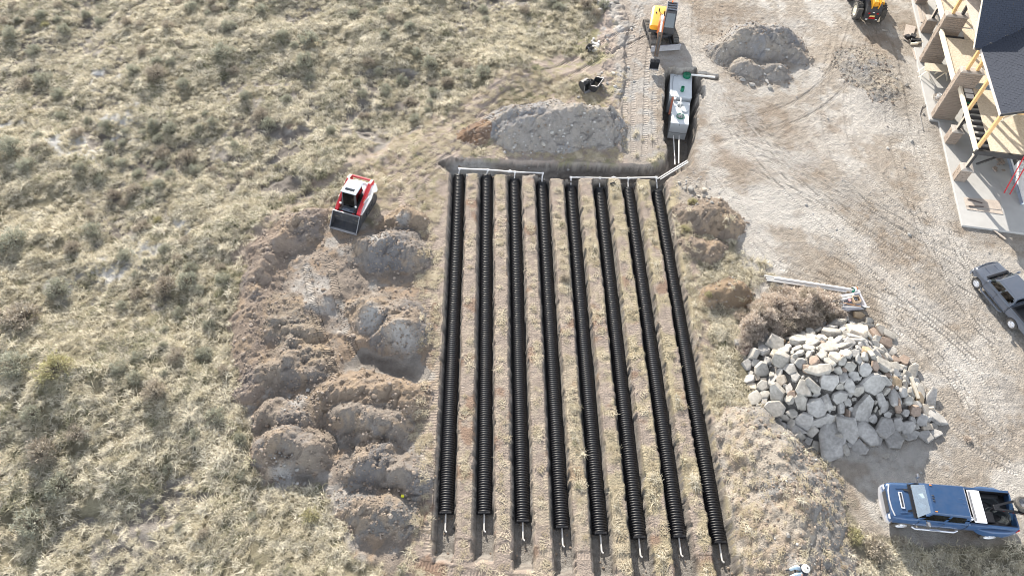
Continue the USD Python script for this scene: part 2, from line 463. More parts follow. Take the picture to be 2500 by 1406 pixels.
# trenches
CH_DIR = np.array([-0.0134, 1.0]); CH_DIR /= np.linalg.norm(CH_DIR)
NEAR_PX = [(1088, 1250), (1182, 1250), (1276, 1270), (1372, 1285), (1466, 1300), (1560, 1310), (1658, 1308), (1757, 1322)]
FAR_PX = [(1120, 432), (1188, 435), (1256, 442), (1323, 450), (1394, 458), (1464, 458), (1534, 456), (1604, 460)]
CH_NEAR = [at(*p, -0.55)[:2] for p in NEAR_PX]; CH_FAR = [at(*p, -0.55)[:2] for p in FAR_PX]
TD = 0.88
trench = np.zeros(X.shape, bool)
Zt = Z.copy()
for a, b in zip(CH_NEAR, CH_FAR):
    d = (b - a) / np.linalg.norm(b - a); nrm = np.array([d[1], -d[0]])
    s = (X - a[0]) * d[0] + (Y - a[1]) * d[1]; L = np.linalg.norm(b - a)
    wob = fbm(np.stack([s / 1.3, np.full_like(s, a[0]), np.zeros_like(s)], -1), 3, 5) - .5
    o = (X - a[0]) * nrm[0] + (Y - a[1]) * nrm[1]
    edge = 0.465 + fb(0.3, 3, 41) * 0.16 + wob * .05
    lat = np.maximum(np.abs(o) - edge, 0)
    start = -2.05 + fb(0.5, 2, 42) * .3
    ramp = np.maximum(0, start - s) * 1.25
    lng = np.maximum(0, s - L - 0.25)
    zt = -TD + fb(.4, 2, 43) * .05 + lat * 8 + ramp + lng * 7
    Zt = np.minimum(Zt, zt); trench |= (zt < -0.3)
LTR = ats([(1072, 396), (1100, 388), (1150, 390), (1300, 396), (1450, 404), (1590, 408), (1628, 392), (1640, 355), (1688, 355), (1686, 392), (1668, 412), (1622, 436), (1480, 431), (1395, 434), (1345, 432), (1310, 424), (1180, 424), (1090, 416)])
sd = sd_poly(LTR, WX2, WY2, 3)
depthL = 0.65 + 0.75 * sstep(ats([(1250, 410)])[0, 0], ats([(1420, 410)])[0, 0], X)
bench = 0.35 * sstep(.0, .5, sd)
Zt = np.minimum(Zt, np.where(sd > -2.9, -depthL * .55 - bench * depthL * 1.2 + np.maximum(0, -sd) * 5.0 + fb(.3, 3, 44) * .12, 9))
PIT = ats([(1629, 182), (1634, 170), (1696, 170), (1700, 190), (1700, 240), (1698, 300), (1690, 345), (1680, 378), (1644, 378), (1626, 338), (1625, 260)])
sdp = sd_poly(PIT, WX2, WY2, 3)
rightish = np.clip((X - at(1700, 250)[0]) / .6, 0, 1) * sstep(at(1700, 170)[1], at(1700, 200)[1], Y)
Zt = np.minimum(Zt, np.where(sdp > -2.9, -2.45 + np.maximum(0, -sdp) * (13 - 9.0 * rightish) + fb(.4, 3, 45) * .15, 9))
PIPET = d_line(ats([(1690, 183), (1748, 189)]), None, WX2, WY2, 3)[0]
Zt = np.minimum(Zt, np.where(PIPET < 2.5, -.30 + np.maximum(0, PIPET - .2) * 1.6, 9))
cut = Zt < Z - 0.05
Z = Zt
MREG[cut] = -1

# clods and crumbs on loose soil are part of the relief
loose = (MREG >= 0).astype(float)
for _ in range(3): loose[1:-1, 1:-1] = (loose[1:-1, 1:-1] + loose[:-2, 1:-1] + loose[2:, 1:-1] + loose[1:-1, :-2] + loose[1:-1, 2:]) / 5
crumb = np.maximum(0, fb(.24, 2, 51)) * .24
Z += loose * crumb * .8

# ---------- masks
dirtyard = sd_poly(ats([(1455, -60), (1470, 40), (1440, 120), (1470, 250), (1600, 350), (1640, 440), (1650, 520), (1790, 520), (1800, 640), (1840, 690), (1850, 730), (1850, 800), (1830, 900), (1870, 1040), (1960, 1100), (2010, 1180), (2070, 1230), (2130, 1320), (2300, 1335), (2500, 1335), (2900, 1450), (2900, -150)]), lim=6)
spoil = sd_poly(ats([(600, 1000), (590, 850), (595, 740), (625, 620), (690, 545), (760, 505), (830, 515), (905, 560), (960, 510), (1020, 500), (1050, 600), (1055, 900), (1030, 1150), (1020, 1330), (950, 1406), (850, 1330), (790, 1200), (640, 1180)]), lim=6)
field_rows = sd_poly(ats([(1040, 430), (1070, 370), (1350, 390), (1650, 430), (1680, 520), (1760, 900), (1850, 1406), (1900, 1600), (960, 1600), (1005, 1200), (1025, 800)]), lim=6)
trampled = np.maximum(sd_poly(ats([(850, 455), (915, 345), (1060, 285), (1200, 215), (1340, 140), (1480, 40), (1520, 200), (1520, 400), (1300, 400), (1080, 400), (1065, 680), (1020, 540), (930, 580), (900, 510)]), lim=6), sd_poly(ats([(600, 640), (700, 540), (830, 490), (850, 520), (700, 580), (640, 680), (600, 900), (580, 900)]), lim=6) * .7)
trackway = sd_poly(ats([(1520, -40), (1500, 100), (1515, 380), (1605, 380), (1605, 180), (1600, 90), (1680, -40)]), lim=4)
rightgrass = sd_poly(ats([(1650, 480), (1690, 640), (1750, 900), (1830, 1150), (1870, 1420), (1790, 1500), (1640, 700)]), lim=4)
lowright = sd_poly(ats([(2030, 1200), (2090, 1240), (2140, 1310), (2300, 1330), (2480, 1340), (2700, 1500), (2000, 1600), (2020, 1300)]), lim=6)
nf, nm, nb = fb(.22, 3, 61), fb(.9, 4, 62), fb(4.0, 4, 63)
nn = fb(2.0, 4, 64)
C = lambda *c: np.array(c, float)


def lerp(a, b, m): return a + (b - a) * m[..., None]


alb = np.ones(X.shape + (3,)) * C(.20, .18, .125)
alb = lerp(alb, C(.165, .165, .10), sstep(.0, .15, nn + nm * .5))
alb = lerp(alb, C(.30, .265, .185), sstep(.04, .16, nb * .7 - nm * .4 + nf * .25))
dirt_pale = C(.335, .297, .253); dirt_white = C(.455, .43, .395); dirt_brown = C(.275, .23, .185); dirt_grey = C(.32, .305, .285); dirt_pink = C(.315, .262, .222); dirt_red = C(.33, .215, .135)
yard = lerp(np.ones(X.shape + (3,)) * dirt_pale, dirt_white, sstep(0.0, .17, nb + nm * .45))
yard = lerp(yard, dirt_brown, sstep(.05, .25, -nb * 1.1 + nm * .6))
yard = lerp(yard, dirt_grey, sstep(.0, .22, fb(2.6, 4, 66) + nf * .3) * .6)
# pale streaks dragged along the driving direction
for pts, w, k in (([(1650, 20), (1760, 300), (1900, 420), (2050, 560), (2250, 760), (2420, 980)], 1.8, .9), ([(1720, 330), (1760, 480), (1880, 640)], 1.3, .95), ([(2220, 180), (2240, 330), (2300, 560), (2380, 650), (2480, 640)], 1.6, .9), ([(1990, 300), (2160, 480), (2330, 640), (2440, 860)], 1.5, .6), ([(1790, 350), (1960, 380), (2130, 300), (2240, 260)], 1.4, .7)):
    D = d_line(ats(pts), None)[0]
    yard = lerp(yard, dirt_white, sstep(w, 0, D + nm * 1.6) * k * .8)
for pts, w, k in (([(2050, 120), (2130, 160), (2200, 250)], 2.6, .8), ([(1900, 560), (2030, 650), (2160, 760), (2300, 900)], 1.5, .6), ([(2080, 420), (2200, 540), (2300, 700), (2420, 900)], 1.3, .45)):
    D = d_line(ats(pts), None)[0]
    yard = lerp(yard, C(.29, .25, .205), sstep(w, 0, D + nm * 1.4) * k * .7)
alb = lerp(alb, yard, sstep(-.25, .35, dirtyard))
rows_c = lerp(np.ones(X.shape + (3,)) * dirt_pink, C(.355, .30, .24), sstep(-.05, .15, nm + nf * .6))
rows_c = lerp(rows_c, C(.25, .165, .115), sstep(.13, .24, fb(1.2, 4, 67)) * .75)
trail = np.zeros(X.shape)
for pts, w in (([(640, 430), (760, 315), (900, 255), (1060, 235)], .7), ([(560, 660), (690, 510), (850, 400), (1000, 330)], .9), ([(900, 470), (1100, 335), (1300, 215), (1490, 90)], 1.0), ([(1000, 420), (1180, 330), (1360, 180), (1500, 120)], .8)):
    trail = np.maximum(trail, sstep(w, w * .3, d_line(ats(pts))[0] + nm * 1.2 + nf * .5))
alb = lerp(alb, C(.345, .29, .245), trail * .85)
bench = sd_poly(ats([(1075, 345), (1180, 350), (1500, 375), (1520, 330), (1610, 330), (1640, 440), (1350, 440), (1070, 420)]), lim=3)
strawx = sstep(at(1300, 800)[0], at(1560, 800)[0], X + nb * 6)
rows_c = lerp(rows_c, C(.37, .32, .21), strawx * sstep(-.1, .1, nm + .04) * .8)
alb = lerp(alb, rows_c, sstep(-.3, .3, field_rows))
alb = lerp(alb, lerp(np.ones(X.shape + (3,)) * C(.31, .275, .24), C(.25, .23, .16), sstep(.05, .2, nm)), sstep(-.3, .4, bench))
tram_c = lerp(np.ones(X.shape + (3,)) * C(.365, .305, .262), C(.27, .25, .15), sstep(.0, .15, nn + nf * .3))
alb = lerp(alb, tram_c, sstep(-.6, .4, trampled + nm * 2.0) * .95)
spoil_c = lerp(np.ones(X.shape + (3,)) * C(.25, .212, .178), C(.30, .232, .172), sstep(-.02, .14, nm + nf * .4))
spoil_c = lerp(spoil_c, dirt_grey * 1.1, sstep(.08, .2, fb(1.7, 4, 68)) * .8)
alb = lerp(alb, spoil_c, sstep(-.3, .25, spoil))
alb = lerp(alb, lerp(np.ones(X.shape + (3,)) * C(.35, .31, .27), dirt_grey * 1.1, sstep(0, .12, nm)), sstep(-.2, .3, trackway))
alb = lerp(alb, C(.235, .215, .17), sstep(0, .5, lowright + nm * 2) * .8)
dpath = d_line(ats([(1960, 1090), (2010, 1180), (2030, 1290), (2020, 1420)]))[0]
alb = lerp(alb, C(.30, .275, .25), sstep(1.1, .5, dpath + nm))
PCOL = C(.29, .275, .255)
mcol = {0: (.275, .245, .212), 1: (.30, .27, .236), 2: (.26, .165, .105), 3: (.26, .205, .16), 4: (.24, .21, .18), 5: (.27, .21, .15), 6: (.26, .22, .18), 7: (.27, .22, .165), 8: (.27, .22, .165), 9: (.27, .22, .165), 10: (.25, .205, .16), 11: (.28, .215, .155), 12: (.26, .215, .17), 13: (.24, .205, .17), 14: (.25, .215, .175), 15: (.24, .19, .145), 16: (.24, .175, .115), 17: (.36, .31, .25), 18: (.31, .28, .24)}
mcol = {k: tuple(np.array(c) * np.array([1.0, 1.03, 1.08]) * (.9 if k not in (0, 1, 17) else .95)) for k, c in mcol.items()}
for k, c in mcol.items():
    w = MREG == k
    base = lerp(np.ones((int(w.sum()), 3)) * C(*c), C(*c) * C(.84, .9, 1.0), sstep(-.05, .12, nn[w] + nf[w] * .3))
    top = C(.315, .24, .165) if k not in (0, 1, 18) else C(.37, .32, .25)
    sl = sstep(.02, .14, fb(1.0, 3, 71)[w] + nf[w] * .5)
    alb[w] = lerp(base, top, sl * (.55 if k > 1 else .35))
    if k == 17:
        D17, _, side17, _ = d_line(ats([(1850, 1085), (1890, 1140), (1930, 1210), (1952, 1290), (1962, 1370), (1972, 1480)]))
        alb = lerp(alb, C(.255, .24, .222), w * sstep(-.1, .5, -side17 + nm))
for px, py, r in ((905, 790, .9), (985, 830, 1.0), (930, 600, .7), (730, 985, .5), (690, 1170, .8), (985, 545, .5)):                   # grey clay in the spoil
    q = at(px, py); d = np.hypot(WX2 - q[0], WY2 - q[1])
    alb = lerp(alb, C(.37, .36, .345), sstep(r * 1.3, r * .3, d) * .85)
for px, py, r, s in ((250, 330, 3.6, .6), (215, 190, 2.2, .6), (275, 650, 2.4, .5), (180, 370, 1.5, 1.6), (425, 550, 1.1, .6), (10, 300, .8, .5), (1480, 80, .8, .6)):   # bare alkali patches in the field
    q = at(px, py); ang = .6
    dx, dy = WX - q[0], WY - q[1]; u = dx * math.cos(ang) + dy * math.sin(ang); v = -dx * math.sin(ang) + dy * math.cos(ang)
    d = np.hypot(u * s, v)
    alb = lerp(alb, C(.47, .465, .45), sstep(r, r * .25, d + nm * 2.6 + nf * .8) * .95)
bare = np.zeros(X.shape)
for px, py, rx, ry in ((700, 320, 2.2, .8), (690, 440, 2.0, 1.1), (780, 390, .5, .6), (890, 310, .8, .5), (940, 335, .7, .45), (890, 240, .5, .35), (790, 265, .5, .3), (480, 1210, 1.6, .5), (840, 330, .6, .5)):
    q = at(px, py); d = np.hypot((WX - q[0]) / rx, (WY - q[1]) / ry)
    m = sstep(1.15, .6, d + nm * 1.2); bare = np.maximum(bare, m)
alb = lerp(alb, C(.25, .185, .145), bare * .9)
Z -= bare * .12
alb = lerp(alb, PCOL, sstep(0, .12, PH))
# trench walls show darker damp layers; floors are greyish
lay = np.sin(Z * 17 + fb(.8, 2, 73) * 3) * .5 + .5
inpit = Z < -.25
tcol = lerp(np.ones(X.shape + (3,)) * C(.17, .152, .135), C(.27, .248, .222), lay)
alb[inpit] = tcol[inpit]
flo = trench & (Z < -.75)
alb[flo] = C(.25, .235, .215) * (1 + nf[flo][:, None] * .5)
q = at(1150, 405); gr = sstep(1.5, .9, np.hypot((X - q[0]) * .7, (Y - q[1]) * 1.6))
alb = lerp(alb, C(.34, .33, .31), gr * (Z < -.1))
alb = np.clip(alb * (1 + nf[..., None] * .35 + fb(.12, 2, 75)[..., None] * .18), .03, .8)

# ---------- tyre and track prints: distance along, offset, strength
TR = np.zeros(X.shape + (3,)); 


def print_track(pts, w=.42, pitch=.16, k=1.0, pair=1.5, chevron=0.0):
    for off in ((-pair / 2, pair / 2) if pair else (0,)):
        g = ats(pts); t = np.gradient(g, axis=0); t /= np.linalg.norm(t, axis=1, keepdims=True)
        g2 = g + np.c_[t[:, 1], -t[:, 0]] * off
        D, S, SI, _ = d_line(g2, None, X, Y)
        m = sstep(w / 2 + .04, w / 2 - .04, D) * k * (Z > -.25)
        new = m > TR[..., 2]
        TR[new] = np.stack([(S + np.abs(SI) * chevron) / pitch, SI, m], -1)[new]
        Z[...] -= m * .04
        Z[...] += sstep(.14, 0, np.abs(D - w / 2 - .06)) * k * .02 * (Z > -.25)
        alb[...] = lerp(alb, alb * 1.10, m * .6)


def arc(pts, n=8):
    p = np.array(pts, float); t = np.linspace(0, len(p) - 1, n * (len(p) - 1) + 1)
    from scipy.interpolate import CubicSpline
    return CubicSpline(np.arange(len(p)), p)(t) if len(p) > 2 else np.c_[np.interp(t, [0, 1], p[:, 0]), np.interp(t, [0, 1], p[:, 1])]


print_track(arc([(1545, 385), (1552, 250), (1560, 130), (1590, 20)]), .4, .20, .7, 1.6)
print_track(arc([(1575, 380), (1572, 280), (1580, 160), (1600, 60)]), .4, .20, .5, 1.6)
print_track(arc([(960, 460), (1100, 350), (1260, 240), (1420, 150), (1560, 80)]), .4, .17, .9, 1.5)
print_track(arc([(1000, 500), (1040, 420), (1200, 330)]), .4, .17, .8, 1.4)
print_track(arc([(940, 440), (1150, 280), (1330, 190), (1480, 110)]), .4, .17, .7, 1.5)
print_track(arc([(780, 650), (800, 750), (830, 850), (850, 910)]), .45, .14, 1.0, 1.5)
print_track(arc([(1010, 480), (1045, 700), (1040, 1000), (1015, 1280)]), .4, .17, .45, 0)
print_track(arc([(1030, 480), (1065, 700), (1060, 1000), (1040, 1350)]), .4, .17, .4, 0)
for i in range(7):
    x0 = (FAR_PX[i][0] + FAR_PX[i + 1][0]) / 2; x1 = (NEAR_PX[i][0] + NEAR_PX[i + 1][0]) / 2
    print_track(arc([(x0, 470), (x1, 1300)]), .4, .17, .2, .75)
print_track(arc([(1000, 1330), (1200, 1370), (1500, 1395), (1800, 1400)]), .4, .16, .6, 1.4)
for pts in ([(1700, 420), (1780, 560), (1900, 680), (2150, 760), (2400, 1000)], [(1800, 300), (1950, 470), (2150, 650), (2400, 860)], [(2130, 60), (2180, 200), (2220, 400), (2320, 640), (2500, 900)], [(1740, 330), (1870, 300), (2000, 240), (2080, 130), (2100, 60)], [(1850, 400), (2050, 500), (2250, 620), (2420, 720)], [(2000, 640), (2180, 800), (2330, 1000), (2480, 1120)], [(2060, 100), (2040, 300), (2130, 480), (2360, 600)], [(1720, 20), (1720, 120), (1760, 260), (1900, 360)]):
    print_track(arc(pts), .36, .16, .38, 1.7, .5)
    print_track(arc(np.array(pts) + [18, -14]), .36, .16, .28, 1.7, .5)
for k in range(4): print_track(arc([(415, 1255 - k * 13), (460, 1213 - k * 13), (530, 1172 - k * 10)]), .12, .3, 1.0, 0)
yardm = sstep(-.25, .35, dirtyard)
Z += yardm * (MREG < 0) * (Z > -.2) * (np.abs(fb(.42, 3, 81)) * .10 + fb(.2, 2, 82) * .05)
Z += sstep(-.3, .3, field_rows) * (Z > -.2) * (fb(.3, 3, 83) * .07)

PADS = []                                                                        # level ground under slab and vehicles is handled by zat


def zat(x, y):
    i = np.clip(np.round((np.asarray(y) - ys[0]) / STEP).astype(int), 0, NY - 1); j = np.clip(np.round((np.asarray(x) - xs[0]) / STEP).astype(int), 0, NX - 1)
    return Z[i, j]


def on(px, py, dz=0.0):
    """Where the photograph's ray through (px, py) meets the ground."""
    z = 0.0
    for _ in range(12): q = at(px, py, z); z = 0.5 * z + 0.5 * float(zat(q[0], q[1]))
    return np.array([q[0], q[1], z + dz])
# ------------------------------------------------------------ house frame (u along its front to the right, v towards the back)
HO = at(2347, 553)[:2]; HA = math.radians(10.3)
HU = np.array([math.cos(HA), -math.sin(HA)]); HV = np.array([math.sin(HA), math.cos(HA)])


def hp(u, v, z=0.0): return np.array([*(HO + HU * u + HV * v), z])


def hm(m): return move(m, (HO[0], HO[1], 0), rz=-math.degrees(HA))


SLAB = [(0, 0), (14, 0), (14, 30), (.1, 30), (.1, 19.05), (-.62, 19.05), (-.62, 10.28), (0, 10.28)]
slab_w = np.array([hp(*p)[:2] for p in SLAB])
sds = sd_poly(slab_w, X, Y, 3)
Z = np.where(sds > -1.6, np.minimum(Z, -.02 + Z * np.clip(-sds / 1.6, 0, 1)), Z)
TR[..., 2] *= (sds < -.1)

# ------------------------------------------------------------ ground meshes
V = np.stack([X, Y, Z], -1).reshape(-1, 3)
ii = (np.arange(NY - 1)[:, None] * NX + np.arange(NX - 1)[None]).ravel()
quads = np.c_[ii, ii + 1, ii + NX + 1, ii + NX]
gz = np.gradient(Z, STEP, axis=(0, 1))
NRM = np.stack([-gz[1], -gz[0], np.ones_like(Z)], -1); NRM /= np.linalg.norm(NRM, axis=-1, keepdims=True); NRM = NRM.reshape(-1, 3)
ALB, TRD, REG = alb.reshape(-1, 3), TR.reshape(-1, 3), MREG.ravel()
qreg = REG[quads].max(1)
GROUND_M = usdkit.material(stage, '/World/Looks/soil_and_turf', {
    'a': ('attribute', {'attribute': 'albedo'}), 't': ('attribute', {'attribute': 'tread'}), 'g': ('geometry', {}),
    'n1': ('noise_texture', {'scale': 22.0, 'detail': 6.0, 'roughness': .7}), 'r1': ('rgb_ramp', {'ramp': [(.2, (.62, .62, .63)), (.5, (1, 1, 1)), (.8, (1.38, 1.36, 1.32))]}),
    'm1': ('mix_color', {'blend_type': 'multiply', 'fac': 1.0}),
    'v1': ('voronoi_texture', {'scale': 9.0, 'randomness': 1.0}), 'n2': ('noise_texture', {'scale': 14.0, 'detail': 7.0, 'roughness': .68}),
    's': ('separate_xyz', {}), 'w': ('math', {'math_type': 'multiply', 'value2': 6.2832}), 'si': ('math', {'math_type': 'sine'}), 'sm': ('math', {'math_type': 'multiply'}), 'sk': ('math', {'math_type': 'multiply', 'value2': .045}),
    'h1': ('math', {'math_type': 'multiply', 'value2': .15}), 'h2': ('math', {'math_type': 'multiply_add', 'value2': -.035}), 'h3': ('math', {'math_type': 'add'}),
    'b': ('bump', {'strength': 1.0, 'distance': 1.0}), 'p': ('principled_bsdf', {'roughness': .95, 'specular_ior_level': .15})},
    [('g.position', 'n1.vector'), ('g.position', 'n2.vector'), ('g.position', 'v1.vector'), ('n1.fac', 'r1.fac'), ('a.color', 'm1.a'), ('r1.color', 'm1.b'), ('m1.result', 'p.base_color'),
     ('t.vector', 's.vector'), ('s.x', 'w.value1'), ('w.value', 'si.value1'), ('si.value', 'sm.value1'), ('s.z', 'sm.value2'), ('sm.value', 'sk.value1'),
     ('n2.fac', 'h1.value1'), ('v1.distance', 'h2.value1'), ('h1.value', 'h2.value3'), ('h2.value', 'h3.value1'), ('sk.value', 'h3.value2'), ('h3.value', 'b.height'), ('b.normal', 'p.normal')], surface='p.BSDF')


def emit_ground(path, q, extra=None):
    ids, inv = np.unique(q, return_inverse=True)
    v, n, a, t = V[ids], NRM[ids], ALB[ids], TRD[ids]
    f = inv.reshape(-1, 4)
    if extra is not None:
        ev, ef = extra
        f = np.vstack([f, ef + len(v)]); v = np.vstack([v, ev])
        n = np.vstack([n, np.tile([0, 0, 1.0], (len(ev), 1))]); a = np.vstack([a, np.tile([.27, .245, .16], (len(ev), 1))]); t = np.vstack([t, np.zeros((len(ev), 3))])
    m = UsdGeom.Mesh.Define(stage, path)
    m.CreatePointsAttr(Vt.Vec3fArray.FromNumpy(v.astype(np.float32)))
    m.CreateFaceVertexCountsAttr(Vt.IntArray.FromNumpy(np.full(len(f), 4, np.int32)))
    m.CreateFaceVertexIndicesAttr(Vt.IntArray.FromNumpy(f.astype(np.int32).ravel()))
    m.CreateSubdivisionSchemeAttr('none')
    m.CreateNormalsAttr(Vt.Vec3fArray.FromNumpy(n.astype(np.float32))); m.SetNormalsInterpolation('vertex')
    pv = UsdGeom.PrimvarsAPI(m)
    pv.CreatePrimvar('albedo', Sdf.ValueTypeNames.Color3fArray, 'vertex').Set(Vt.Vec3fArray.FromNumpy(a.astype(np.float32)))
    pv.CreatePrimvar('tread', Sdf.ValueTypeNames.Vector3fArray, 'vertex').Set(Vt.Vec3fArray.FromNumpy(t.astype(np.float32)))
    UsdShade.MaterialBindingAPI.Apply(m.GetPrim()).Bind(GROUND_M)
    return m.GetPrim()


BIG = 1500.0
x0, x1, y0, y1 = xs[0], xs[-1], ys[0], ys[-1]
ring = []
rv = []
for (ax, ay, bx, by) in ((-BIG, -BIG, BIG, y0), (-BIG, y1, BIG, BIG), (-BIG, y0, x0, y1), (x1, y0, BIG, y1)):
    gx = np.unique(np.concatenate([np.linspace(ax, bx, 9)])); gy = np.linspace(ay, by, 9)
    k = len(rv); rv += [(a, b, 0.0) for b in gy for a in gx]
    ring += [(k + j * 9 + i, k + j * 9 + i + 1, k + (j + 1) * 9 + i + 1, k + (j + 1) * 9 + i) for j in range(8) for i in range(8)]
tag(emit_ground('/World/ground', quads[qreg < 0], (np.array(rv), np.array(ring))), kind='structure')
for k, (lab, nm_) in enumerate(MOUNDS):
    if (qreg == k).sum() > 60: tag(emit_ground(numbered('/World', nm_), quads[qreg == k]), lab, 'dirt berm' if 'berm' in nm_ else 'dirt mound')

# patio slab with saw joints: separate pours laid side by side
for k, (u0, v0, u1, v1) in enumerate([(0, 0, 14, 10.27), (-.62, 10.29, 14, 19.05), (.1, 19.07, 14, 30)]):
    tag(stage.GetPrimAtPath(part('/World', 'patio_slab', hm(box(((u0 + u1) / 2, (v0 + v1) / 2, -.02), (u1 - u0 - .012, v1 - v0 - .012, .30), .015)), CONC, smooth=False)), kind='structure')
# ------------------------------------------------------------ leach field: eight rows of ribbed chambers
def arch(w, h, n=12):
    t = np.linspace(0, math.pi, n + 1)
    return np.c_[w / 2 * np.cos(t) * (1 - .05 * np.sin(t)), h * np.sin(t) ** .8]


def chamber(L=1.2, ribs=9):
    s = []; k = 8
    for i in range(ribs * k + 1):
        ph = (i / k) % 1.0
        r = .5 - .5 * math.cos(2 * math.pi * ph); r = r ** .6
        s.append((i / (ribs * k) * L, 0.36 + .055 * r, .365 + .055 * r))
    rings = []
    for y, hw, h in s:
        a = arch(2 * hw, h); rings.append(np.c_[a[:, 0], np.full(len(a), y), a[:, 1]])
    v = np.array(rings); n = v.shape[1]; v = v.reshape(-1, 3)
    f = []
    for a in range(len(s) - 1):
        i = a * n + np.arange(n - 1)
        f.append(np.c_[i, i + 1, i + n + 1, i + n])
    m = trimesh.Trimesh(v, np.vstack([np.vstack(f)[:, [0, 1, 2]], np.vstack(f)[:, [0, 2, 3]]]), process=False)
    fl = [box((sx * .405, L / 2, .012), (.05, L - .01, .02)) for sx in (-1, 1)]
    if m.face_normals[len(m.faces) // 2 // 2][2] < 0: m.invert()
    return cat(m, fl)


def end_cap():
    a = arch(.76, .40); pl = Polygon(list(a) + [(-.38, 0), (.38, 0)]).buffer(0)
    m = [prism([(p[0], p[1]) for p in a], -.05, .02, 'xz'), box((0, -.03, .36), (.62, .09, .05), .015), box((.27, -.05, .38), (.1, .06, .05), .01), box((-.27, -.05, .38), (.1, .06, .05), .01)]
    for x in (-.2, -.1, 0, .1, .2): m.append(box((x, -.055, .16), (.02, .03, .28)))
    return cat(m)


NSEG = 20
row_len = [np.linalg.norm(b - a) for a, b in zip(CH_NEAR, CH_FAR)]
SEGL = np.mean(row_len) / NSEG
seg = chamber(SEGL - .004)
CLASS = '/World/ChamberRowSource'
cl = stage.CreateClassPrim(CLASS)
for k in range(NSEG):
    part(CLASS, 'chamber_segment', move(seg, (0, k * SEGL, 0)), BLACKP, smooth=45)
part(CLASS, 'end_cap', end_cap(), BLACKP)
part(CLASS, 'end_cap', move(end_cap(), (0, NSEG * SEGL, 0), rz=180), BLACKP)
stub = tube([(0, -.02, .17), (0, -.5, .15), (0, -.86, .13), (.02, -.93, .125), (.06, -.97, .12), (.09, -.98, .12)], .045, 10)
part(CLASS, 'outlet_pipe', stub, PVC)
ORD = ['leftmost of the eight chamber rows, next to the track beside the dirt mounds', 'second chamber row from the left, under the left manifold', 'third chamber row from the left, under the left manifold', 'fourth chamber row, under the right end of the left manifold', 'fifth chamber row, under the left end of the right manifold', 'sixth chamber row from the left, under the right manifold', 'seventh chamber row, second from the right in the field', 'rightmost chamber row, next to the weedy dirt mound']
for k, (a, b) in enumerate(zip(CH_NEAR, CH_FAR)):
    d = (b - a) / np.linalg.norm(b - a)
    copy_of(CLASS, 'chamber_row', 'black ribbed ' + ORD[k], 'leach chambers', (a[0], a[1], -TD + .05), -math.degrees(math.atan2(d[0], d[1])), 'black ribbed chamber rows in the trenches')

# header pipes
def manifold(label, pxs, end_rows, zz, coup):
    t = thing('pipe_manifold', label, 'pipe')
    g = [at(*p, zz) for p in pxs]
    part(t, 'header_pipe', tube(g, .055, 10), PVC)
    for k, r in enumerate(end_rows):
        g0 = g[k]; e = CH_FAR[r]
        part(t, 'branch_pipe', tube([g0, [g0[0], g0[1] - .08, g0[2] - .03], [e[0], e[1] + .35, -TD + .42], [e[0], e[1] - .02, -TD + .32]], .048, 10), PVC)
        part(t, 'tee_fitting', cat(cyl(g0 + [-.09, .01, 0], g0 + [.09, -.01, 0], .075, 10), cyl(g0, g0 + [0, -.12, -.03], .07, 10)), PVC)
    q = g[coup[0]] * (1 - coup[1]) + g[coup[0] + 1] * coup[1]
    part(t, 'coupling', cat(cyl(q - [.16, 0, 0], q + [.16, 0, 0], .085, 12), cyl(q - [0, -.12, 0], q + [0, .1, 0], .075, 10), box(q + [0, 0, .06], (.18, .14, .08), .02)), PVC)


manifold('white pipe manifold over the gravel feeding the four left chamber rows', [(1122, 412), (1191, 415), (1257, 420), (1325, 423)], [0, 1, 2, 3], -.22, (1, .82))
manifold('white pipe manifold on bare soil feeding the four right chamber rows', [(1394, 433), (1465, 435), (1534, 435), (1602, 433)], [4, 5, 6, 7], -.22, (1, .48))

# ------------------------------------------------------------ the two concrete tanks in the pit
TTOP = -.62
c1 = [at(*p, TTOP)[:2] for p in ((1637, 170), (1690, 175), (1688, 239), (1635, 235))]
c2 = [at(*p, TTOP - .12)[:2] for p in ((1642, 247), (1684, 249), (1682, 304), (1637, 301))]
TCONC = mat('tank_concrete', (.60, .64, .66), .75, var=.06, scale=1.2, bump=.0015, bscale=25)


def rect_of(c):
    c = np.array(c); ctr = c.mean(0); u = (c[1] - c[0] + c[2] - c[3]) / 2; v = (c[0] - c[3] + c[1] - c[2]) / 2
    return ctr, np.linalg.norm(u), np.linalg.norm(v), math.degrees(math.atan2(-v[0], v[1]))


GREEN_DARK = GREENP


def riser(parent, name, x, y, z, r, h, lid, ring=True):
    m = [cyl((x, y, z), (x, y, z + h), r, 20)] if lid else [tri(mani(cyl((x, y, z), (x, y, z + h), r, 20)) - mani(cyl((x, y, z + .04), (x, y, z + h + .1), r * .86, 20)))]
    for k in range(max(1, int(h / .09))): m.append(lathe([(r * 1.0, z + .04 + k * .09 - .012), (r * 1.05, z + .04 + k * .09), (r * 1.0, z + .04 + k * .09 + .012)], 'z', 20).apply_translation((x, y, 0)))
    p = part(parent, name, cat(m), GREENP)
    if lid:
        part(p, 'lid', cat(cyl((x, y, z + h), (x, y, z + h + .03), r * 1.08, 20), [box((x + r * .55 * math.cos(a), y + r * .55 * math.sin(a), z + h + .035), (r * .9, .025, .03), rot=(0, 0, math.degrees(a))) for a in np.arange(8) * math.pi / 4]), GREENP)


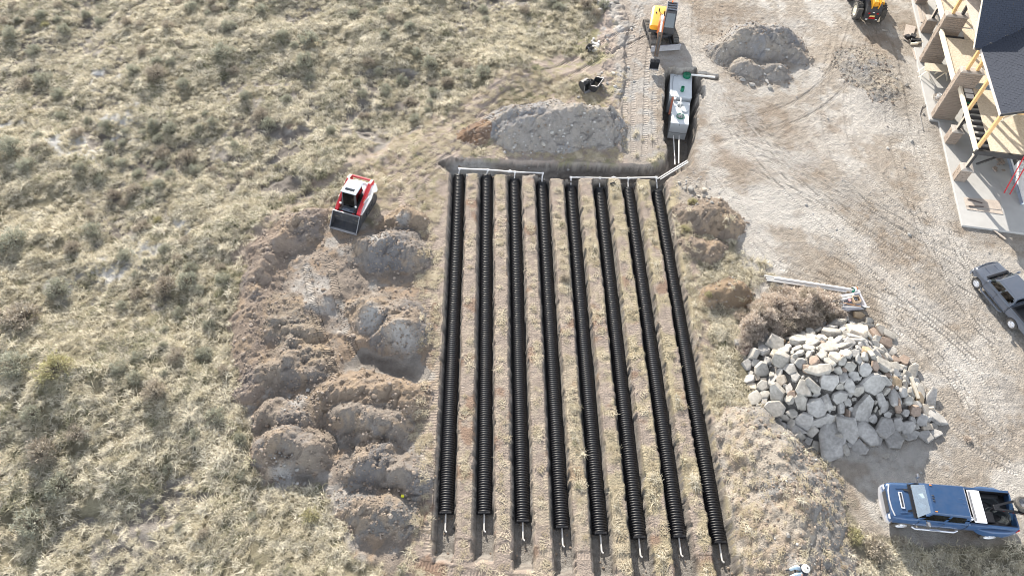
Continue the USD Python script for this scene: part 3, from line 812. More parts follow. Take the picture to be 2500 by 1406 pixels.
ctr, w, l, rz = rect_of(c1)
t = thing('septic_tank', 'larger pale concrete tank with green risers, farther from the chambers', 'septic tank', (*ctr, TTOP), rz)
part(t, 'tank_body', cat(box((0, 0, -.95), (w, l, 1.55), .02), ), TCONC, smooth=False)
part(t, 'tank_lid', box((0, 0, -.08), (w + .03, l + .03, .16), .02), TCONC, smooth=False)
riser(t, 'riser', -w * .02, l * .42, 0, .13, .42, False)
riser(t, 'riser', w * .25, l * .27, 0, .29, .22, True)
riser(t, 'riser', w * .06, -l * .28, 0, .14, .40, False)
part(t, 'cast_ring', lathe([(.24, 0), (.25, .015), (.27, .015), (.28, 0)], 'z', 24).apply_translation((0, -.02, 0)), TCONC)
hs = [(-w * .42, l * .30), (-w * .36, l * .34), (-w * .3, l * .25), (-w * .18, l * .27), (-w * .15, l * .36), (-w * .22, l * .43), (-w * .4, l * .55)]
solo('thin_cord', tube([[*(ctr + np.array([x * math.cos(math.radians(rz)) - y * math.sin(math.radians(rz)), x * math.sin(math.radians(rz)) + y * math.cos(math.radians(rz))])), TTOP + .03] for x, y in [(-w * .36, -l * .45), (-w * .38, -l * .1), (-w * .37, l * .2), (-w * .3, l * .28), (-w * .2, l * .24), (-w * .14, l * .33), (-w * .2, l * .42), (-w * .3, l * .47)]], .014, 6), mat('grey_cord', (.2, .22, .25), .6), 'thin grey cord curling over the larger concrete tank', 'cord')
ctr2, w2, l2, rz2 = rect_of(c2)
t2 = thing('pump_tank', 'smaller pale concrete tank with open manholes, nearer the chambers', 'septic tank', (*ctr2, TTOP - .12), rz2)
b = mani(box((0, 0, -.80), (w2, l2, 1.60), .02))
for (mx, my, r) in ((-.02, l2 * .30, .27), (.02, -l2 * .18, .26)): b = b - mani(cyl((mx, my, -1.3), (mx, my, .2), r, 24))
part(t2, 'tank_body', tri(b), TCONC, smooth=30)
part(t2, 'seam', box((0, -l2 / 2 - .004, -.95), (w2 + .012, .02, .025)), mat('tar_seam', (.1, .1, .11), .8), smooth=False)
part(t2, 'outlet_hole', cyl((0, -l2 / 2 + .05, -.14), (0, -l2 / 2 - .006, -.14), .045, 12), DARKM)
part(t2, 'collar', lathe([(.26, 0), (.27, .05), (.31, .05), (.32, 0)], 'z', 24).apply_translation((.02, -l2 * .18, 0)), GREENP)
part(t2, 'manhole_cover', move(cyl((0, 0, 0), (0, 0, .07), .31, 24), (w2 * .22, l2 * .14, .03), rot=(0, 6, 0)), TCONC)
part(t2, 'pump_pipe', tube([(.1, -l2 * .1, -.5), (.08, -l2 * .15, .18), (.0, -l2 * .2, .26), (-.06, -l2 * .22, .1), (-.08, -l2 * .22, -.5)], .04, 8), PVC)
part(t2, 'pump_pipe', tube([(.06, -l2 * .22, -.5), (.07, -l2 * .24, .1), (.1, -l2 * .3, .16)], .03, 8), PVC)
part(t2, 'inlet_pipe', tube([(-.05, l2 * .28, -.4), (-.05, l2 * .3, .18), (-.05, l2 * .5, .22), (-.05, l2 * .62, .2)], .05, 8), PVC)


def beam_px(name, label, catg, a, za, b, zb, w, h, m, up=None):
    A, B = at(*a, za), at(*b, zb); d = B - A; L = np.linalg.norm(d)
    yaw = math.degrees(math.atan2(d[1], d[0])); pit = -math.degrees(math.asin(d[2] / L))
    return solo(name, move(move(box((L / 2, 0, 0), (L, w, h), min(w, h) * .12), rot=(0, pit, 0)), A, rz=yaw), m, label, catg, smooth=False)


beam_px('wooden_plank', 'reddish brown plank leaning between the two concrete tanks', 'plank', (1634, 280), -.95, (1643, 238), -.45, .16, .05, mat('redwood', (.33, .10, .05), .6))
beam_px('pipe_saddle', 'white plastic block with a hole on the edge of the smaller tank', 'fitting', (1645, 243), -.62, (1649, 239), -.62, .22, .12, PVC)
for lab, a, b in (('left one of two white pipes running from the tank to the trench', (1644, 332), (1648, 402)), ('right one of two white pipes running from the tank to the trench', (1658, 332), (1657, 400))):
    solo('supply_pipe', tube([at(*a, -1.35), at(*((np.array(a) + b) / 2), -1.25), at(*b, -1.02)], .045, 10), PVC, lab, 'pipe')
for lab, a, b in (('upper white pipe lying aslant over the trench corner', (1678, 392), (1605, 437)), ('lower white pipe lying aslant over the trench corner', (1680, 396), (1612, 438))):
    solo('slanting_pipe', tube([at(*a, .05), at(*((np.array(a) + b) / 2), -.12), at(*b, -.16)], .035, 8), PVC, lab, 'pipe')
solo('sewer_pipe', tube([at(1688, 183, -.22), at(1746, 189, -.02)], .08, 12), PVC, 'thick white sewer pipe entering the larger tank from the mound side', 'pipe')
# ------------------------------------------------------------ vehicles
def loft(stations, ring):
    """stations: list of (x, half width, z low, z high); ring: (y share, z share) round the section, closed."""
    ring = np.array(ring, float); n = len(ring); v = []
    for x, hw, z0, z1 in stations:
        v.append(np.c_[np.full(n, x), ring[:, 0] * hw, z0 + ring[:, 1] * (z1 - z0)])
    v = np.vstack(v); k = len(stations); f = []
    for s in range(k - 1):
        i = s * n + np.arange(n); j = s * n + (np.arange(n) + 1) % n
        f.append(np.c_[i, j, j + n]); f.append(np.c_[i, j + n, i + n])
    v = np.vstack([v, v[:n].mean(0), v[-n:].mean(0)])
    i = np.arange(n); j = (i + 1) % n
    f.append(np.c_[j, i, np.full(n, k * n)]); f.append(np.c_[(k - 1) * n + i, (k - 1) * n + j, np.full(n, k * n + 1)])
    m = trimesh.Trimesh(v, np.vstack(f), process=False)
    if m.volume < 0: m.invert()
    return m


BODY_RING = [(-.80, 0), (-.95, .08), (-1, .35), (-1, .62), (-.975, .84), (-.9, .955), (-.75, 1), (0, 1.02), (.75, 1), (.9, .955), (.975, .84), (1, .62), (1, .35), (.95, .08), (.80, 0)]


def wheel(parent, c, r, w, side, dual=False, rimcol=None, spokes=8, tread=0, name='wheel'):
    g = group_x(parent, name); x, y, z = c
    ty = lathe([(r * .60, -w / 2 * .8), (r * .66, -w / 2), (r * .9, -w / 2), (r, -w / 2 * .75), (r, w / 2 * .75), (r * .9, w / 2), (r * .66, w / 2), (r * .60, w / 2 * .8)], 'y', 28).apply_translation(c)
    if tread:
        ty = cat(ty, [move(move(box((0, q * w * .22, r + .01), (.05 * r / .4, w * .62, .06 * r / .4), .008, rot=(0, 0, 28 * q)), rot=(0, math.degrees(a + q * .1), 0)), c) for a in np.arange(tread) * 2 * math.pi / tread for q in (-1, 1)])
    part(g, 'tyre', ty, RUBBER)
    o = side * w * .28
    rim = [lathe([(r * .61, side * w * .46), (r * .57, side * w * .44), (r * .52, o), (r * .40, o - side * .02), (r * .24, o + side * .03), (r * .2, o + side * .06), (0.001, o + side * .06)], 'y', 24).apply_translation(c)]
    for a in np.arange(spokes) * 2 * math.pi / spokes:
        rim.append(cyl((x + r * .45 * math.cos(a), y + o, z + r * .45 * math.sin(a)), (x + r * .16 * math.cos(a), y + o + side * .06, z + r * .16 * math.sin(a)), r * .05, 6))
    part(g, 'rim', cat(rim), rimcol or CHROME)
    if dual: part(g, 'tyre', move(ty, (0, -side * (w + .05), 0)), RUBBER)


def panel(pts, th=.006):
    """A thin plate through a flat polygon of 3-D points."""
    p = np.array(pts, float); n = np.cross(p[1] - p[0], p[2] - p[0]); n /= np.linalg.norm(n)
    return hull(np.vstack([p + n * th / 2, p - n * th / 2]))


def quad_in(c, a0, a1, b0, b1):
    """Part of a quad (4 corners A B C D): a runs A to B, b runs A to D."""
    A, B, C_, D = [np.array(q, float) for q in c]
    f = lambda a, b: (A * (1 - a) + B * a) * (1 - b) + (D * (1 - a) + C_ * a) * b
    return [f(a0, b0), f(a1, b0), f(a1, b1), f(a0, b1)]


def pickup(label, loc, rz, P, cat_='pickup truck', rot=None):
    t = thing('pickup_truck', label, cat_, loc, rz, rot=rot)
    lift = P.get('lift', 0.0)
    lp = lambda p, n_, m_, *a_: part(p, n_, move(m_, (0, 0, lift)), *a_)
    xf, xr, wb, hw = P['front'], P['rear'], P['wb'], P['hw']
    paint, sill, hoodz, belt, roofz = P['paint'], .48, P['hood'], P['belt'], P['roof']
    xw0, xw1, xr1, xcab = P['wind0'], P['wind1'], P['roofr'], P['cabr']
    # body with bonnet and doors up to the belt line
    st = [(xf - .02, hw * .84, .62, hoodz - .14), (xf - .10, hw * .92, .56, hoodz - .06), (xf - .30, hw * .965, .52, hoodz - .01), (xf - .75, hw, sill, hoodz + .01), (xw0 + .12, hw, sill, belt - .04), (xw0 - .25, hw, sill, belt), (xcab, hw, sill, belt)]
    body = mani(loft(st, BODY_RING))
    for sx in (wb / 2,):
        body = body - mani(cyl((sx, -2, P['r'] - lift), (sx, 2, P['r'] - lift), P['r'] * 1.22, 32))
    cabin_void = hull([(x, y, z) for x, z in ((xcab + .1, .75), (xw0 + .15, .75), (xw0 - .06, belt + .3), (xcab + .1, belt + .3)) for y in (-hw + .12, hw - .12)])
    body = body - mani(cabin_void)
    lp(t, 'body', tri(body), paint, 35)
    # bed
    bl = xcab - .03
    stb = [(bl, hw * .985, sill + .02, belt - .02), (xr + .06, hw * .985, sill + .05, belt - .02), (xr, hw * .96, sill + .1, belt - .03)]
    if P.get('dually'): stb = [(bl, hw, sill + .02, belt - .02), (xr + .06, hw, sill + .08, belt - .03), (xr, hw * .97, sill + .12, belt - .05)]
    bed = mani(loft(stb, BODY_RING)) - mani(box(((bl - .07 + xr + .08) / 2, 0, belt), (bl - xr - .15, hw * 2 - .30, 1.0)))
    bed = bed - mani(cyl((-wb / 2, -2, P['r'] - lift), (-wb / 2, 2, P['r'] - lift), P['r'] * 1.2, 32))
    lp(t, 'cargo_bed', tri(bed), paint, 35)
    lp(t, 'bed_liner', cat(box(((bl + xr) / 2, 0, belt - .46), (bl - xr - .18, hw * 2 - .32, .03)), [box(((bl + xr) / 2, s * (hw - .16), belt - .22), (bl - xr - .18, .015, .48)) for s in (-1, 1)], box((bl - .085, 0, belt - .22), (.015, hw * 2 - .33, .48)), [box((-wb / 2, s * (hw - .28), belt - .36), (1.0, .26, .22), .06) for s in (-1, 1)]), BLACKP)
    lp(t, 'bed_rail', cat([box(((bl + xr) / 2, s * (hw - .085), belt - .012), (bl - xr - .1, .13, .03), .01) for s in (-1, 1)]), P.get('rail', BLACKP))
    lp(t, 'tailgate', box((xr + .03, 0, belt - .28), (.07, hw * 2 - .22, .52), .02), P.get('gate', paint))
    if P.get('dually'):
        for s in (-1, 1):
            fl = loft([(-wb / 2 + .95, .02, .70, .98), (-wb / 2 + .75, .14, .62, 1.12), (-wb / 2 + .35, .25, .58, 1.24), (-wb / 2 - .35, .25, .58, 1.24), (-wb / 2 - .75, .14, .6, 1.14), (-wb / 2 - .98, .02, .7, 1.0)], [(0, 0), (.9, 0), (1, .2), (1, .7), (.8, .93), (.4, 1), (-.1, 1)])
            fl.vertices[:, 1] = fl.vertices[:, 1] * s + s * (hw - .03)
            if fl.volume < 0: fl.invert()
            lp(t, 'rear_fender', tri(mani(fl) - mani(cyl((-wb / 2, -2, P['r'] - lift), (-wb / 2, 2, P['r'] - lift), P['r'] * 1.15, 32))), paint, 40)
    # cab top
    ht, yb = P['hwt'], hw - .06
    bz = belt - .03
    top = [(xw1, -ht * .96), (xw1, ht * .96), (xr1, ht), (xr1, -ht)]
    def gh(o):
        pts = [(xw0 - o, s * (yb - o), bz) for s in (-1, 1)] + [(xcab + .02 + o, s * (yb - o), bz) for s in (-1, 1)]
        for x, y in top:
            xx = x - o if x == xw1 else x + o
            yy = y - math.copysign(o, y)
            pts += [(xx, yy * .93, roofz - o), (xx + (.07 if x == xw1 else -.05), yy, roofz - .07 - o)]
        pts += [((xw1 + xr1) / 2, 0, roofz + .025 - o)]
        return hull(pts)
    shell = mani(gh(0)) - (mani(gh(.055)) + mani(cabin_void))
    side_q = lambda s: [(xcab + .02, s * yb, bz), (xw0, s * yb, bz), (xw1 + .07, s * ht * .96, roofz - .07), (xr1 - .05, s * ht, roofz - .07)]
    ws_q = [(xw0, -yb, bz), (xw0, yb, bz), (xw1 + .07, ht * .96, roofz - .07), (xw1 + .07, -ht * .96, roofz - .07)]
    rw_q = [(xcab + .02, yb, bz), (xcab + .02, -yb, bz), (xr1 - .05, -ht, roofz - .07), (xr1 - .05, ht, roofz - .07)]
    mid = (P['bpil'] - xcab) / (xw0 - xcab)
    wins = []
    for s in (-1, 1):
        q = side_q(s)
        wins.append(('side_window', quad_in(q, .09, mid - .03, .10, .90)))
        wins.append(('side_window', quad_in(q, mid + .03, .93, .10, .90)))
    wins.append(('windscreen', quad_in(ws_q, .05, .95, .05, .95)))
    wins.append(('rear_window', quad_in(rw_q, .12, .88, .15, .85)))
    for nm_, q in wins:
        a = np.array(q); n = np.cross(a[1] - a[0], a[3] - a[0]); n /= np.linalg.norm(n)
        shell = shell - mani(hull(np.vstack([a + n * .3, a - n * .3])))
    lp(t, 'cab_roof', tri(shell), paint, 35)
    for nm_, q in wins: lp(t, nm_, panel(np.array(q), .008), GLASS if nm_ == 'windscreen' else GLASSD)
    # inside
    lp(t, 'dashboard', box((xw0 - .28, 0, belt - .10), (.5, hw * 2 - .3, .16), .05), INTER)
    for xx in (xw0 - 1.15, xcab + .45):
        for s in (-1, 1): lp(t, 'seat', cat(box((xx, s * .38, .98), (.5, .52, .16), .05), box((xx - .27, s * .38, 1.28), (.14, .50, .55), .05), box((xx - .28, s * .38, 1.60), (.1, .26, .15), .04)), INTER)
    lp(t, 'floor', box(((xw0 + xcab) / 2, 0, .74), (xw0 - xcab - .3, hw * 2 - .26, .03)), INTER)
    # trim
    lp(t, 'cowl', box((xw0 + .10, 0, belt + .004), (.14, hw * 1.7, .035), .01), BLACKP)
    bum = [(xf - .12, -hw * 1.0), (xf + .04, -hw * .88), (xf + .13, -hw * .45), (xf + .15, 0), (xf + .13, hw * .45), (xf + .04, hw * .88), (xf - .12, hw * 1.0), (xf - .14, hw * .98), (xf - .06, hw * .7), (xf - .06, -hw * .7), (xf - .14, -hw * .98)]
    lp(t, 'front_bumper', prism(bum, .52, .74, 'xy'), P.get('bumper', CHROME))
    lp(t, 'grille', cat([box((xf - .01, 0, z), (.05, hw * 1.1, .035), .01) for z in np.linspace(.80, hoodz - .26, 6)], box((xf - .04, 0, (.8 + hoodz - .3) / 2), (.04, hw * 1.1, hoodz - 1.1))), DARKM)
    lp(t, 'hood_trim', tube([(xf - .16, -hw * .80, hoodz - .06), (xf - .06, -hw * .45, hoodz - .05), (xf - .03, 0, hoodz - .045), (xf - .06, hw * .45, hoodz - .05), (xf - .16, hw * .80, hoodz - .06)], .035, 8), P.get('bumper', CHROME))
    for s in (-1, 1):
        lp(t, 'headlight', box((xf - .07, s * hw * .74, hoodz - .36), (.14, .26, .18), .04), LAMPW)
        lp(t, 'tail_light', box((xr + .01, s * (hw - .06), belt - .28), (.06, .12, .4), .02), LAMPR)
        mx = P['mirx']
        lp(t, 'door_mirror', cat(cyl((mx, s * (hw - .03), belt + .06), (mx + .03, s * (hw + P['mir']), belt + .16), .03, 8), box((mx + .02, s * (hw + P['mir'] + .08), belt + .22), (.14, .24, P['mirh']), .05)), P.get('mirror', BLACKP))
        for dx in (P['bpil'] + .16, xcab + .22): lp(t, 'door_handle', box((dx, s * (hw + .012), belt - .16), (.2, .035, .045), .012), paint)
        lp(t, 'door_seam', cat([box((dx, s * (hw - .002), (sill + belt) / 2 + .02), (.014, .02, belt - sill - .22)) for dx in (P['bpil'], xcab + .04, xw0 - .12)]), DARKM)
        lp(t, 'side_step', cat(tube([(xw0 - .1, s * (hw - .02), .46), (xw0 - .25, s * (hw + .07), .42), (xcab + .3, s * (hw + .07), .42), (xcab + .12, s * (hw - .02), .46)], .05, 10), box(((xw0 + xcab) / 2, s * (hw + .07), .475), (.5, .09, .012))), P.get('step', CHROME))
        wheel(t, (wb / 2, s * (hw - .15), P['r']), P['r'], .26, s)
        wheel(t, (-wb / 2, s * (hw + .02 if P.get('dually') else hw - .15), P['r']), P['r'], .24, s, bool(P.get('dually')))
    lp(t, 'rear_bumper', box((xr - .10, 0, .62), (.18, hw * 1.9, .2), .05), P.get('bumper', CHROME))
    lp(t, 'chassis', cat(box(((xf + xr) / 2, 0, .55), (xf - xr - .7, .9, .16)), cyl((-wb / 2, -hw + .2, P['r']), (-wb / 2, hw - .2, P['r']), .09, 8), cyl((wb / 2, -hw + .2, P['r']), (wb / 2, hw - .2, P['r']), .07, 8)), DARKM)
    return t


# blue truck with twin rear wheels
gfw, grw = at(2189, 1288, -.05)[:2], at(2400, 1308, -.05)[:2]
d = gfw - grw; wbm = np.linalg.norm(d); ang = math.degrees(math.atan2(d[1], d[0]))
left = np.array([-d[1], d[0]]) / wbm
ctr = (gfw + grw) / 2 - left * .93
bz = float(np.mean([zat(*(ctr + q)) for q in ((1.8, .8), (-1.8, .8), (1.8, -.8), (-1.8, -.8))]))
PB = dict(lift=.13, front=wbm / 2 + .84, rear=-wbm / 2 - .95, wb=wbm, hw=1.0, hood=1.34, belt=1.42, roof=2.02, wind0=1.82, wind1=1.28, roofr=-.46, cabr=-.66, bpil=.50, hwt=.80, r=.45, paint=BLUEP, dually=True, mirx=1.45, mir=.16, mirh=.30, mirror=mat('chrome_black', (.25, .25, .26), .25, metal=.8), rail=BLUEP)
bt = pickup('blue crew cab pickup with white toolbox and hoses in its bed', (*ctr, bz), ang, PB)
xf = PB['front']
bp = lambda n_, m_, *a_: part(bt, n_, move(m_, (0, 0, .13)), *a_)
bp('hood_scoop', cat(box((xf - .60, 0, 1.385), (.20, .84, .05), .02)), CHROME)
bp('scoop_opening', box((xf - .59, 0, 1.413), (.09, .72, .006)), DARKM)
for s in (-1, 1):
    bp('hood_vent', hull([(xf - 1.06, s * .56, 1.43), (xf - .78, s * .60, 1.375), (xf - .80, s * .50, 1.40), (xf - 1.06, s * .44, 1.45)]), BLACKP)
    bp('hood_crease', box((xf - .85, s * .62, 1.375), (.9, .03, .03), .012), BLUEP)
for k in range(5): bp('roof_light', box((PB['wind1'] - .13, (k - 2) * .13 if abs(k - 2) < 2 else (k - 2) * .33, 2.05), (.12, .05, .035), .015), LAMPO if abs(k - 2) == 2 else DARKM)
for y in (-.5, -.3, -.1, .12, .32, .52): bp('roof_rib', box((PB['roofr'] + .45, y, 2.025 - abs(y) * .03), (.75, .035, .03), .014), BLUEP)
for x, y, r in ((PB['wind0'] - .40, -.28, 14), (PB['wind0'] - .36, .22, -24)): bp('paper_sheet', move(move(box((0, 0, 0), (.32, .24, .004)), rot=(0, 8, 0)), (x, y, 1.42), rz=r), WHITEP)
bp('light_bar', cat(tube([(PB['cabr'] - .03, -.8, 1.3), (PB['cabr'] - .03, -.8, 1.62), (PB['cabr'] - .03, .8, 1.62), (PB['cabr'] - .03, .8, 1.3)], .045, 10), box((PB['cabr'] - .05, .72, 1.66), (.14, .14, .1), .03)), CHROME)
# load of the blue truck
RZ = math.radians(ang)


def bw(x, y, z): return np.array([ctr[0] + x * math.cos(RZ) - y * math.sin(RZ), ctr[1] + x * math.sin(RZ) + y * math.cos(RZ), bz + z])


tb = thing('toolbox', 'white metal toolbox across the bed of the blue pickup', 'toolbox', bw(PB['cabr'] - .56, 0, 1.13), ang)
part(tb, 'box_body', box((0, 0, .2), (.55, 1.58, .44), .02), DARKM)
part(tb, 'lid', box((-.02, 0, .455), (.60, 1.64, .06), .02), mat('box_white', (.74, .76, .80), .4, var=.05))
part(tb, 'lid_back', box((.22, 0, .49), (.12, 1.5, .02), .008), STEEL)
part(tb, 'latch', cat([box((-.33, y, .40), (.03, .1, .1), .01) for y in (-.6, .6)]), CHROME)
for k, (x, y, n_) in enumerate(((-1.55, -.30, 9), (-1.95, .30, 9))):
    hs = []
    for i in range(n_):
        a = np.linspace(0, 2 * math.pi, 28, endpoint=False); r = .20 + .045 * i
        hs.append(tube(np.c_[x + r * np.cos(a) * 1.15, y + r * np.sin(a) * (.85), .98 + .02 * i + .03 * np.sin(a * 2 + i)], .022, 6, True))
    m = cat(hs); v = m.vertices
    m.vertices = np.array([bw(PB['cabr'] + p[0] + .3, p[1], p[2] + .13) for p in v])
    solo('hose_coil', m, mat('black_hose', (.02, .026, .03), .5, var=.2), ['coil of black hose beside the white toolbox in the blue pickup', 'coil of black hose under the trailer neck in the blue pickup'][k], 'hose')
solo('tool_case', move(box((0, 0, .2), (.42, .55, .38), .04), bw(PB['cabr'] - 1.15, .45, 1.1), rz=ang), BLACKP, 'black tool case behind the white toolbox in the blue pickup bed', 'case')
# gooseneck trailer coupled in the bed: neck, spare wheel, front of the deck
gt = thing('gooseneck_trailer', 'black gooseneck trailer neck with spare wheel over the blue pickup bed', 'trailer', bw(-wbm / 2 + .05, 0, .10), ang + 6)
part(gt, 'coupler', cat(cyl((0, 0, .98), (0, 0, 1.62), .06, 12), box((0, 0, 1.6), (.26, .26, .12), .03), cyl((0, 0, .95), (0, 0, 1.1), .11, 12)), BLACKP)
for s in (-1, 1):
    part(gt, 'neck_beam', hull([(.1, s * .06 + y, z) for y in (-.05, .05) for z in (1.50, 1.64)] + [(-2.3, s * .55 + y, z) for y in (-.05, .05) for z in (1.62, 1.80)]), BLACKP)
part(gt, 'cross_beam', cat(box((-1.1, 0, 1.63), (.1, .62, .10)), box((-2.3, 0, 1.7), (.14, 1.3, .16))), BLACKP)
part(gt, 'reflective_tape', cat([box((-.35 - k * .22, .06 + .055 + (.35 + k * .22) * .204, 1.62), (.11, .012, .06), rot=(0, 2.5, 11.6)) for k in range(0, 9, 2)]), LAMPR)
part(gt, 'reflective_tape', cat([box((-.35 - k * .22, .06 + .055 + (.35 + k * .22) * .204, 1.62), (.11, .012, .06), rot=(0, 2.5, 11.6)) for k in range(1, 9, 2)]), WHITEP)
sp = lathe([(.24, -.11), (.27, -.13), (.35, -.13), (.41, -.09), (.41, .09), (.35, .13), (.27, .13), (.24, .11)], 'z', 28)
part(gt, 'spare_tyre', move(sp, (-1.25, -.05, 1.86), rot=(8, 0, 0)), RUBBER)
part(gt, 'spare_rim', move(cat(lathe([(.25, .10), (.2, .0), (.1, -.02), (.001, .0)], 'z', 20), [cyl((.13 * math.cos(a), .13 * math.sin(a), -.02), (.13 * math.cos(a), .13 * math.sin(a), .03), .02, 6) for a in np.arange(6) * math.pi / 3]), (-1.25, -.05, 1.86), rot=(8, 0, 0)), STEEL)
part(gt, 'riser_post', cat([hull([(-2.2, s * .55 + y, 1.8) for y in (-.05, .05)] + [(-2.35, s * .55 + y, 1.8) for y in (-.05, .05)] + [(-2.5, s * .55 + y, .75) for y in (-.05, .05)] + [(-2.7, s * .55 + y, .75) for y in (-.05, .05)]) for s in (-1, 1)]), BLACKP)
part(gt, 'deck_frame', cat([box((-4.9, s * 1.1, .82), (4.8, .1, .18)) for s in (-1, 1)], [box((-2.6 - k * .6, 0, .80), (.08, 2.1, .1)) for k in range(9)]), BLACKP)
for k in range(8): part(gt, 'deck_board', box((-4.9, -.96 + k * .275, .90), (4.7, .26, .045), .008), mat('deck_wood', (.26, .19, .13), .85, var=.3), smooth=False)
for s in (-1, 1): wheel(gt, (-6.2, s * .95, .38), .38, .24, s, rimcol=STEEL)

# dark grey pickup by the house
f1, r1 = at(2379, 700)[:2], at(2463, 799)[:2]
d = f1 - r1; wb2 = np.linalg.norm(d); ang2 = math.degrees(math.atan2(d[1], d[0])); left = np.array([-d[1], d[0]]) / wb2
ctr2_ = (f1 + r1) / 2 - left * .78
PG = dict(front=wb2 / 2 + .80, rear=-wb2 / 2 - 1.02, wb=wb2, hw=.93, hood=1.16, belt=1.24, roof=1.76, wind0=1.30, wind1=.76, roofr=-.66, cabr=-.80, bpil=.24, hwt=.70, r=.38, paint=GREYP, mirx=1.0, mir=.08, mirh=.18, mirror=GREYP, bumper=GREYP, step=GREYP)
gp = pickup('dark grey pickup parked on the yard below the house patio, cut by the right edge', (*ctr2_, .02), ang2, PG)
for s in (-1, 1): part(gp, 'hood_crease', box((PG['front'] - .75, s * .34, 1.175), (.9, .035, .03), .012), GREYP)

# ------------------------------------------------------------ tracked machines
def track_belt(parent, y, L, h, w, n=34, name='track'):
    """A rubber track: a stadium loop with lugs, sprocket and rollers."""
    g = group_x(parent, name); r = h / 2; s = (L - h) / 2
    t = np.linspace(-math.pi / 2, math.pi / 2, 9)
    o = [(s + r * math.cos(a), r + r * math.sin(a)) for a in t] + [(-s - r * math.cos(a), r - r * math.sin(a)) for a in t]
    ri = r - .05
    i_ = [(s + ri * math.cos(a), r + ri * math.sin(a)) for a in t] + [(-s - ri * math.cos(a), r - ri * math.sin(a)) for a in t]
    ms = [prism(Polygon(o, [i_]), y - w / 2, y + w / 2)]
    per = 4 * s + 2 * math.pi * r
    for k in range(n):
        q = k * per / n
        if q < 2 * s: c, a = (s - q, 2 * r + .01), 0
        elif q < 2 * s + math.pi * r: b = math.pi / 2 + (q - 2 * s) / r; c, a = (-s + (r + .01) * math.cos(b), r + (r + .01) * math.sin(b)), b - math.pi / 2
        elif q < 4 * s + math.pi * r: c, a = (-s + q - 2 * s - math.pi * r, -.004), math.pi
        else: b = -math.pi / 2 + (q - 4 * s - math.pi * r) / r; c, a = (s + (r + .01) * math.cos(b), r + (r + .01) * math.sin(b)), b - math.pi / 2
        ms.append(move(box((0, 0, 0), (per / n * .45, w * .96, .035), .008), (c[0], y, c[1]), rot=(0, -math.degrees(a), 0)))
    part(g, 'rubber_belt', cat(ms), mat('track_rubber', (.06, .058, .056), .85, var=.3, dust=.6), smooth=20)
    part(g, 'roller', cat([cyl((x, y - w * .42, r * .55), (x, y + w * .42, r * .55), r * .42, 14) for x in np.linspace(-s * .7, s * .7, 4)], [cyl((x, y - w * .44, r), (x, y + w * .44, r), ri * .95, 18) for x in (-s, s)]), DARKM)
    part(g, 'track_frame', box((0, y, r), (2 * s, w * .7, r * .8), .03), DARKM)


def bucket(parent, w, sc, mats, teeth=5, name=None, flip=1):
    """Digging bucket: curled shell between two cheeks, lip teeth and hanger ears. Opens to +x."""
    prof = [(0.0, .62), (-.22, .60), (-.40, .42), (-.42, .18), (-.25, 0.0), (.05, -.03), (.40, .10)]
    prof = np.array(prof) * sc
    inner = np.array([(0.0, .58), (-.20, .56), (-.36, .40), (-.38, .19), (-.23, .04), (.05, .01), (.40, .125)]) * sc
    sh = prism(Polygon(list(map(tuple, prof)) + list(map(tuple, inner[::-1]))).buffer(0), -w / 2, w / 2)
    ck = [prism(Polygon(list(map(tuple, prof))), y - .012, y + .012) for y in (-w / 2, w / 2)]
    part(parent, 'bucket_shell', cat(sh, ck), mats[0], 25)
    part(parent, 'bucket_lip', cat(box((.40 * sc, 0, .115 * sc), (.1 * sc, w + .03, .04), .008, rot=(0, -12, 0)), [box((s_x, s * w / 2, s_z), (.5 * sc, .03, .05), rot=(0, r_, 0)) for s in (-1, 1) for s_x, s_z, r_ in ((.2 * sc, .35 * sc, 52),)]), mats[1])
    if teeth: part(parent, 'bucket_teeth', cat([hull([(.40 * sc, y - .035, .09 * sc), (.40 * sc, y + .035, .09 * sc), (.40 * sc, y - .035, .15 * sc), (.40 * sc, y + .035, .15 * sc), (.56 * sc, y - .015, .155 * sc), (.56 * sc, y + .015, .155 * sc)]) for y in np.linspace(-w / 2 + .05, w / 2 - .05, teeth)]), mats[1])
    part(parent, 'bucket_ears', cat([prism([(-.3 * sc, .52 * sc), (.0, .60 * sc), (-.05 * sc, .85 * sc), (-.2 * sc, .85 * sc)], y - .02, y + .02) for y in (-.12 * sc, .12 * sc)], cyl((-.12 * sc, -.16 * sc, .76 * sc), (-.12 * sc, .16 * sc, .76 * sc), .04, 10)), mats[0])


# excavator
e_l, e_r = at(1592, 92)[:2], at(1655, 104)[:2]
EC = (at(1586, 62)[:2] + at(1646, 66)[:2] + at(1604, 118)[:2] + at(1654, 106)[:2]) / 4 + np.array([-.4, .0])
ex = thing('excavator', 'yellow and black excavator with its arm reaching down to the tank pit', 'excavator', (*EC, float(zat(*EC)) + .0), -84)
for y in (-.95, .95): track_belt(ex, y, 3.2, .72, .46, 38)
part(ex, 'undercarriage', cat(box((0, 0, .5), (1.7, 1.5, .34), .05), cyl((0, 0, .5), (0, 0, .95), .55, 20)), DARKM)
part(ex, 'dozer_blade', cat(prism([(1.95, .02), (2.06, .06), (2.00, .3), (2.05, .52), (1.97, .52), (1.92, .3)], -1.22, 1.22), box((2.0, 0, .53), (.12, 2.44, .03))), mat('blade_grey', (.34, .34, .36), .5, metal=.3, var=.2, dust=.2))
for s in (-1, 1): part(ex, 'blade_arm', hull([(.9, s * .5 + y, z) for y in (-.07, .07) for z in (.36, .52)] + [(1.95, s * .55 + y, z) for y in (-.07, .07) for z in (.2, .36)]), DARKM)
ROT = trimesh.transformations.rotation_matrix(math.radians(-17), [0, 0, 1])


def xpart(name, m, ma, parent=None, smooth=30):
    m = m.copy(); m.apply_transform(ROT); return part(parent or ex, name, m, ma, smooth)


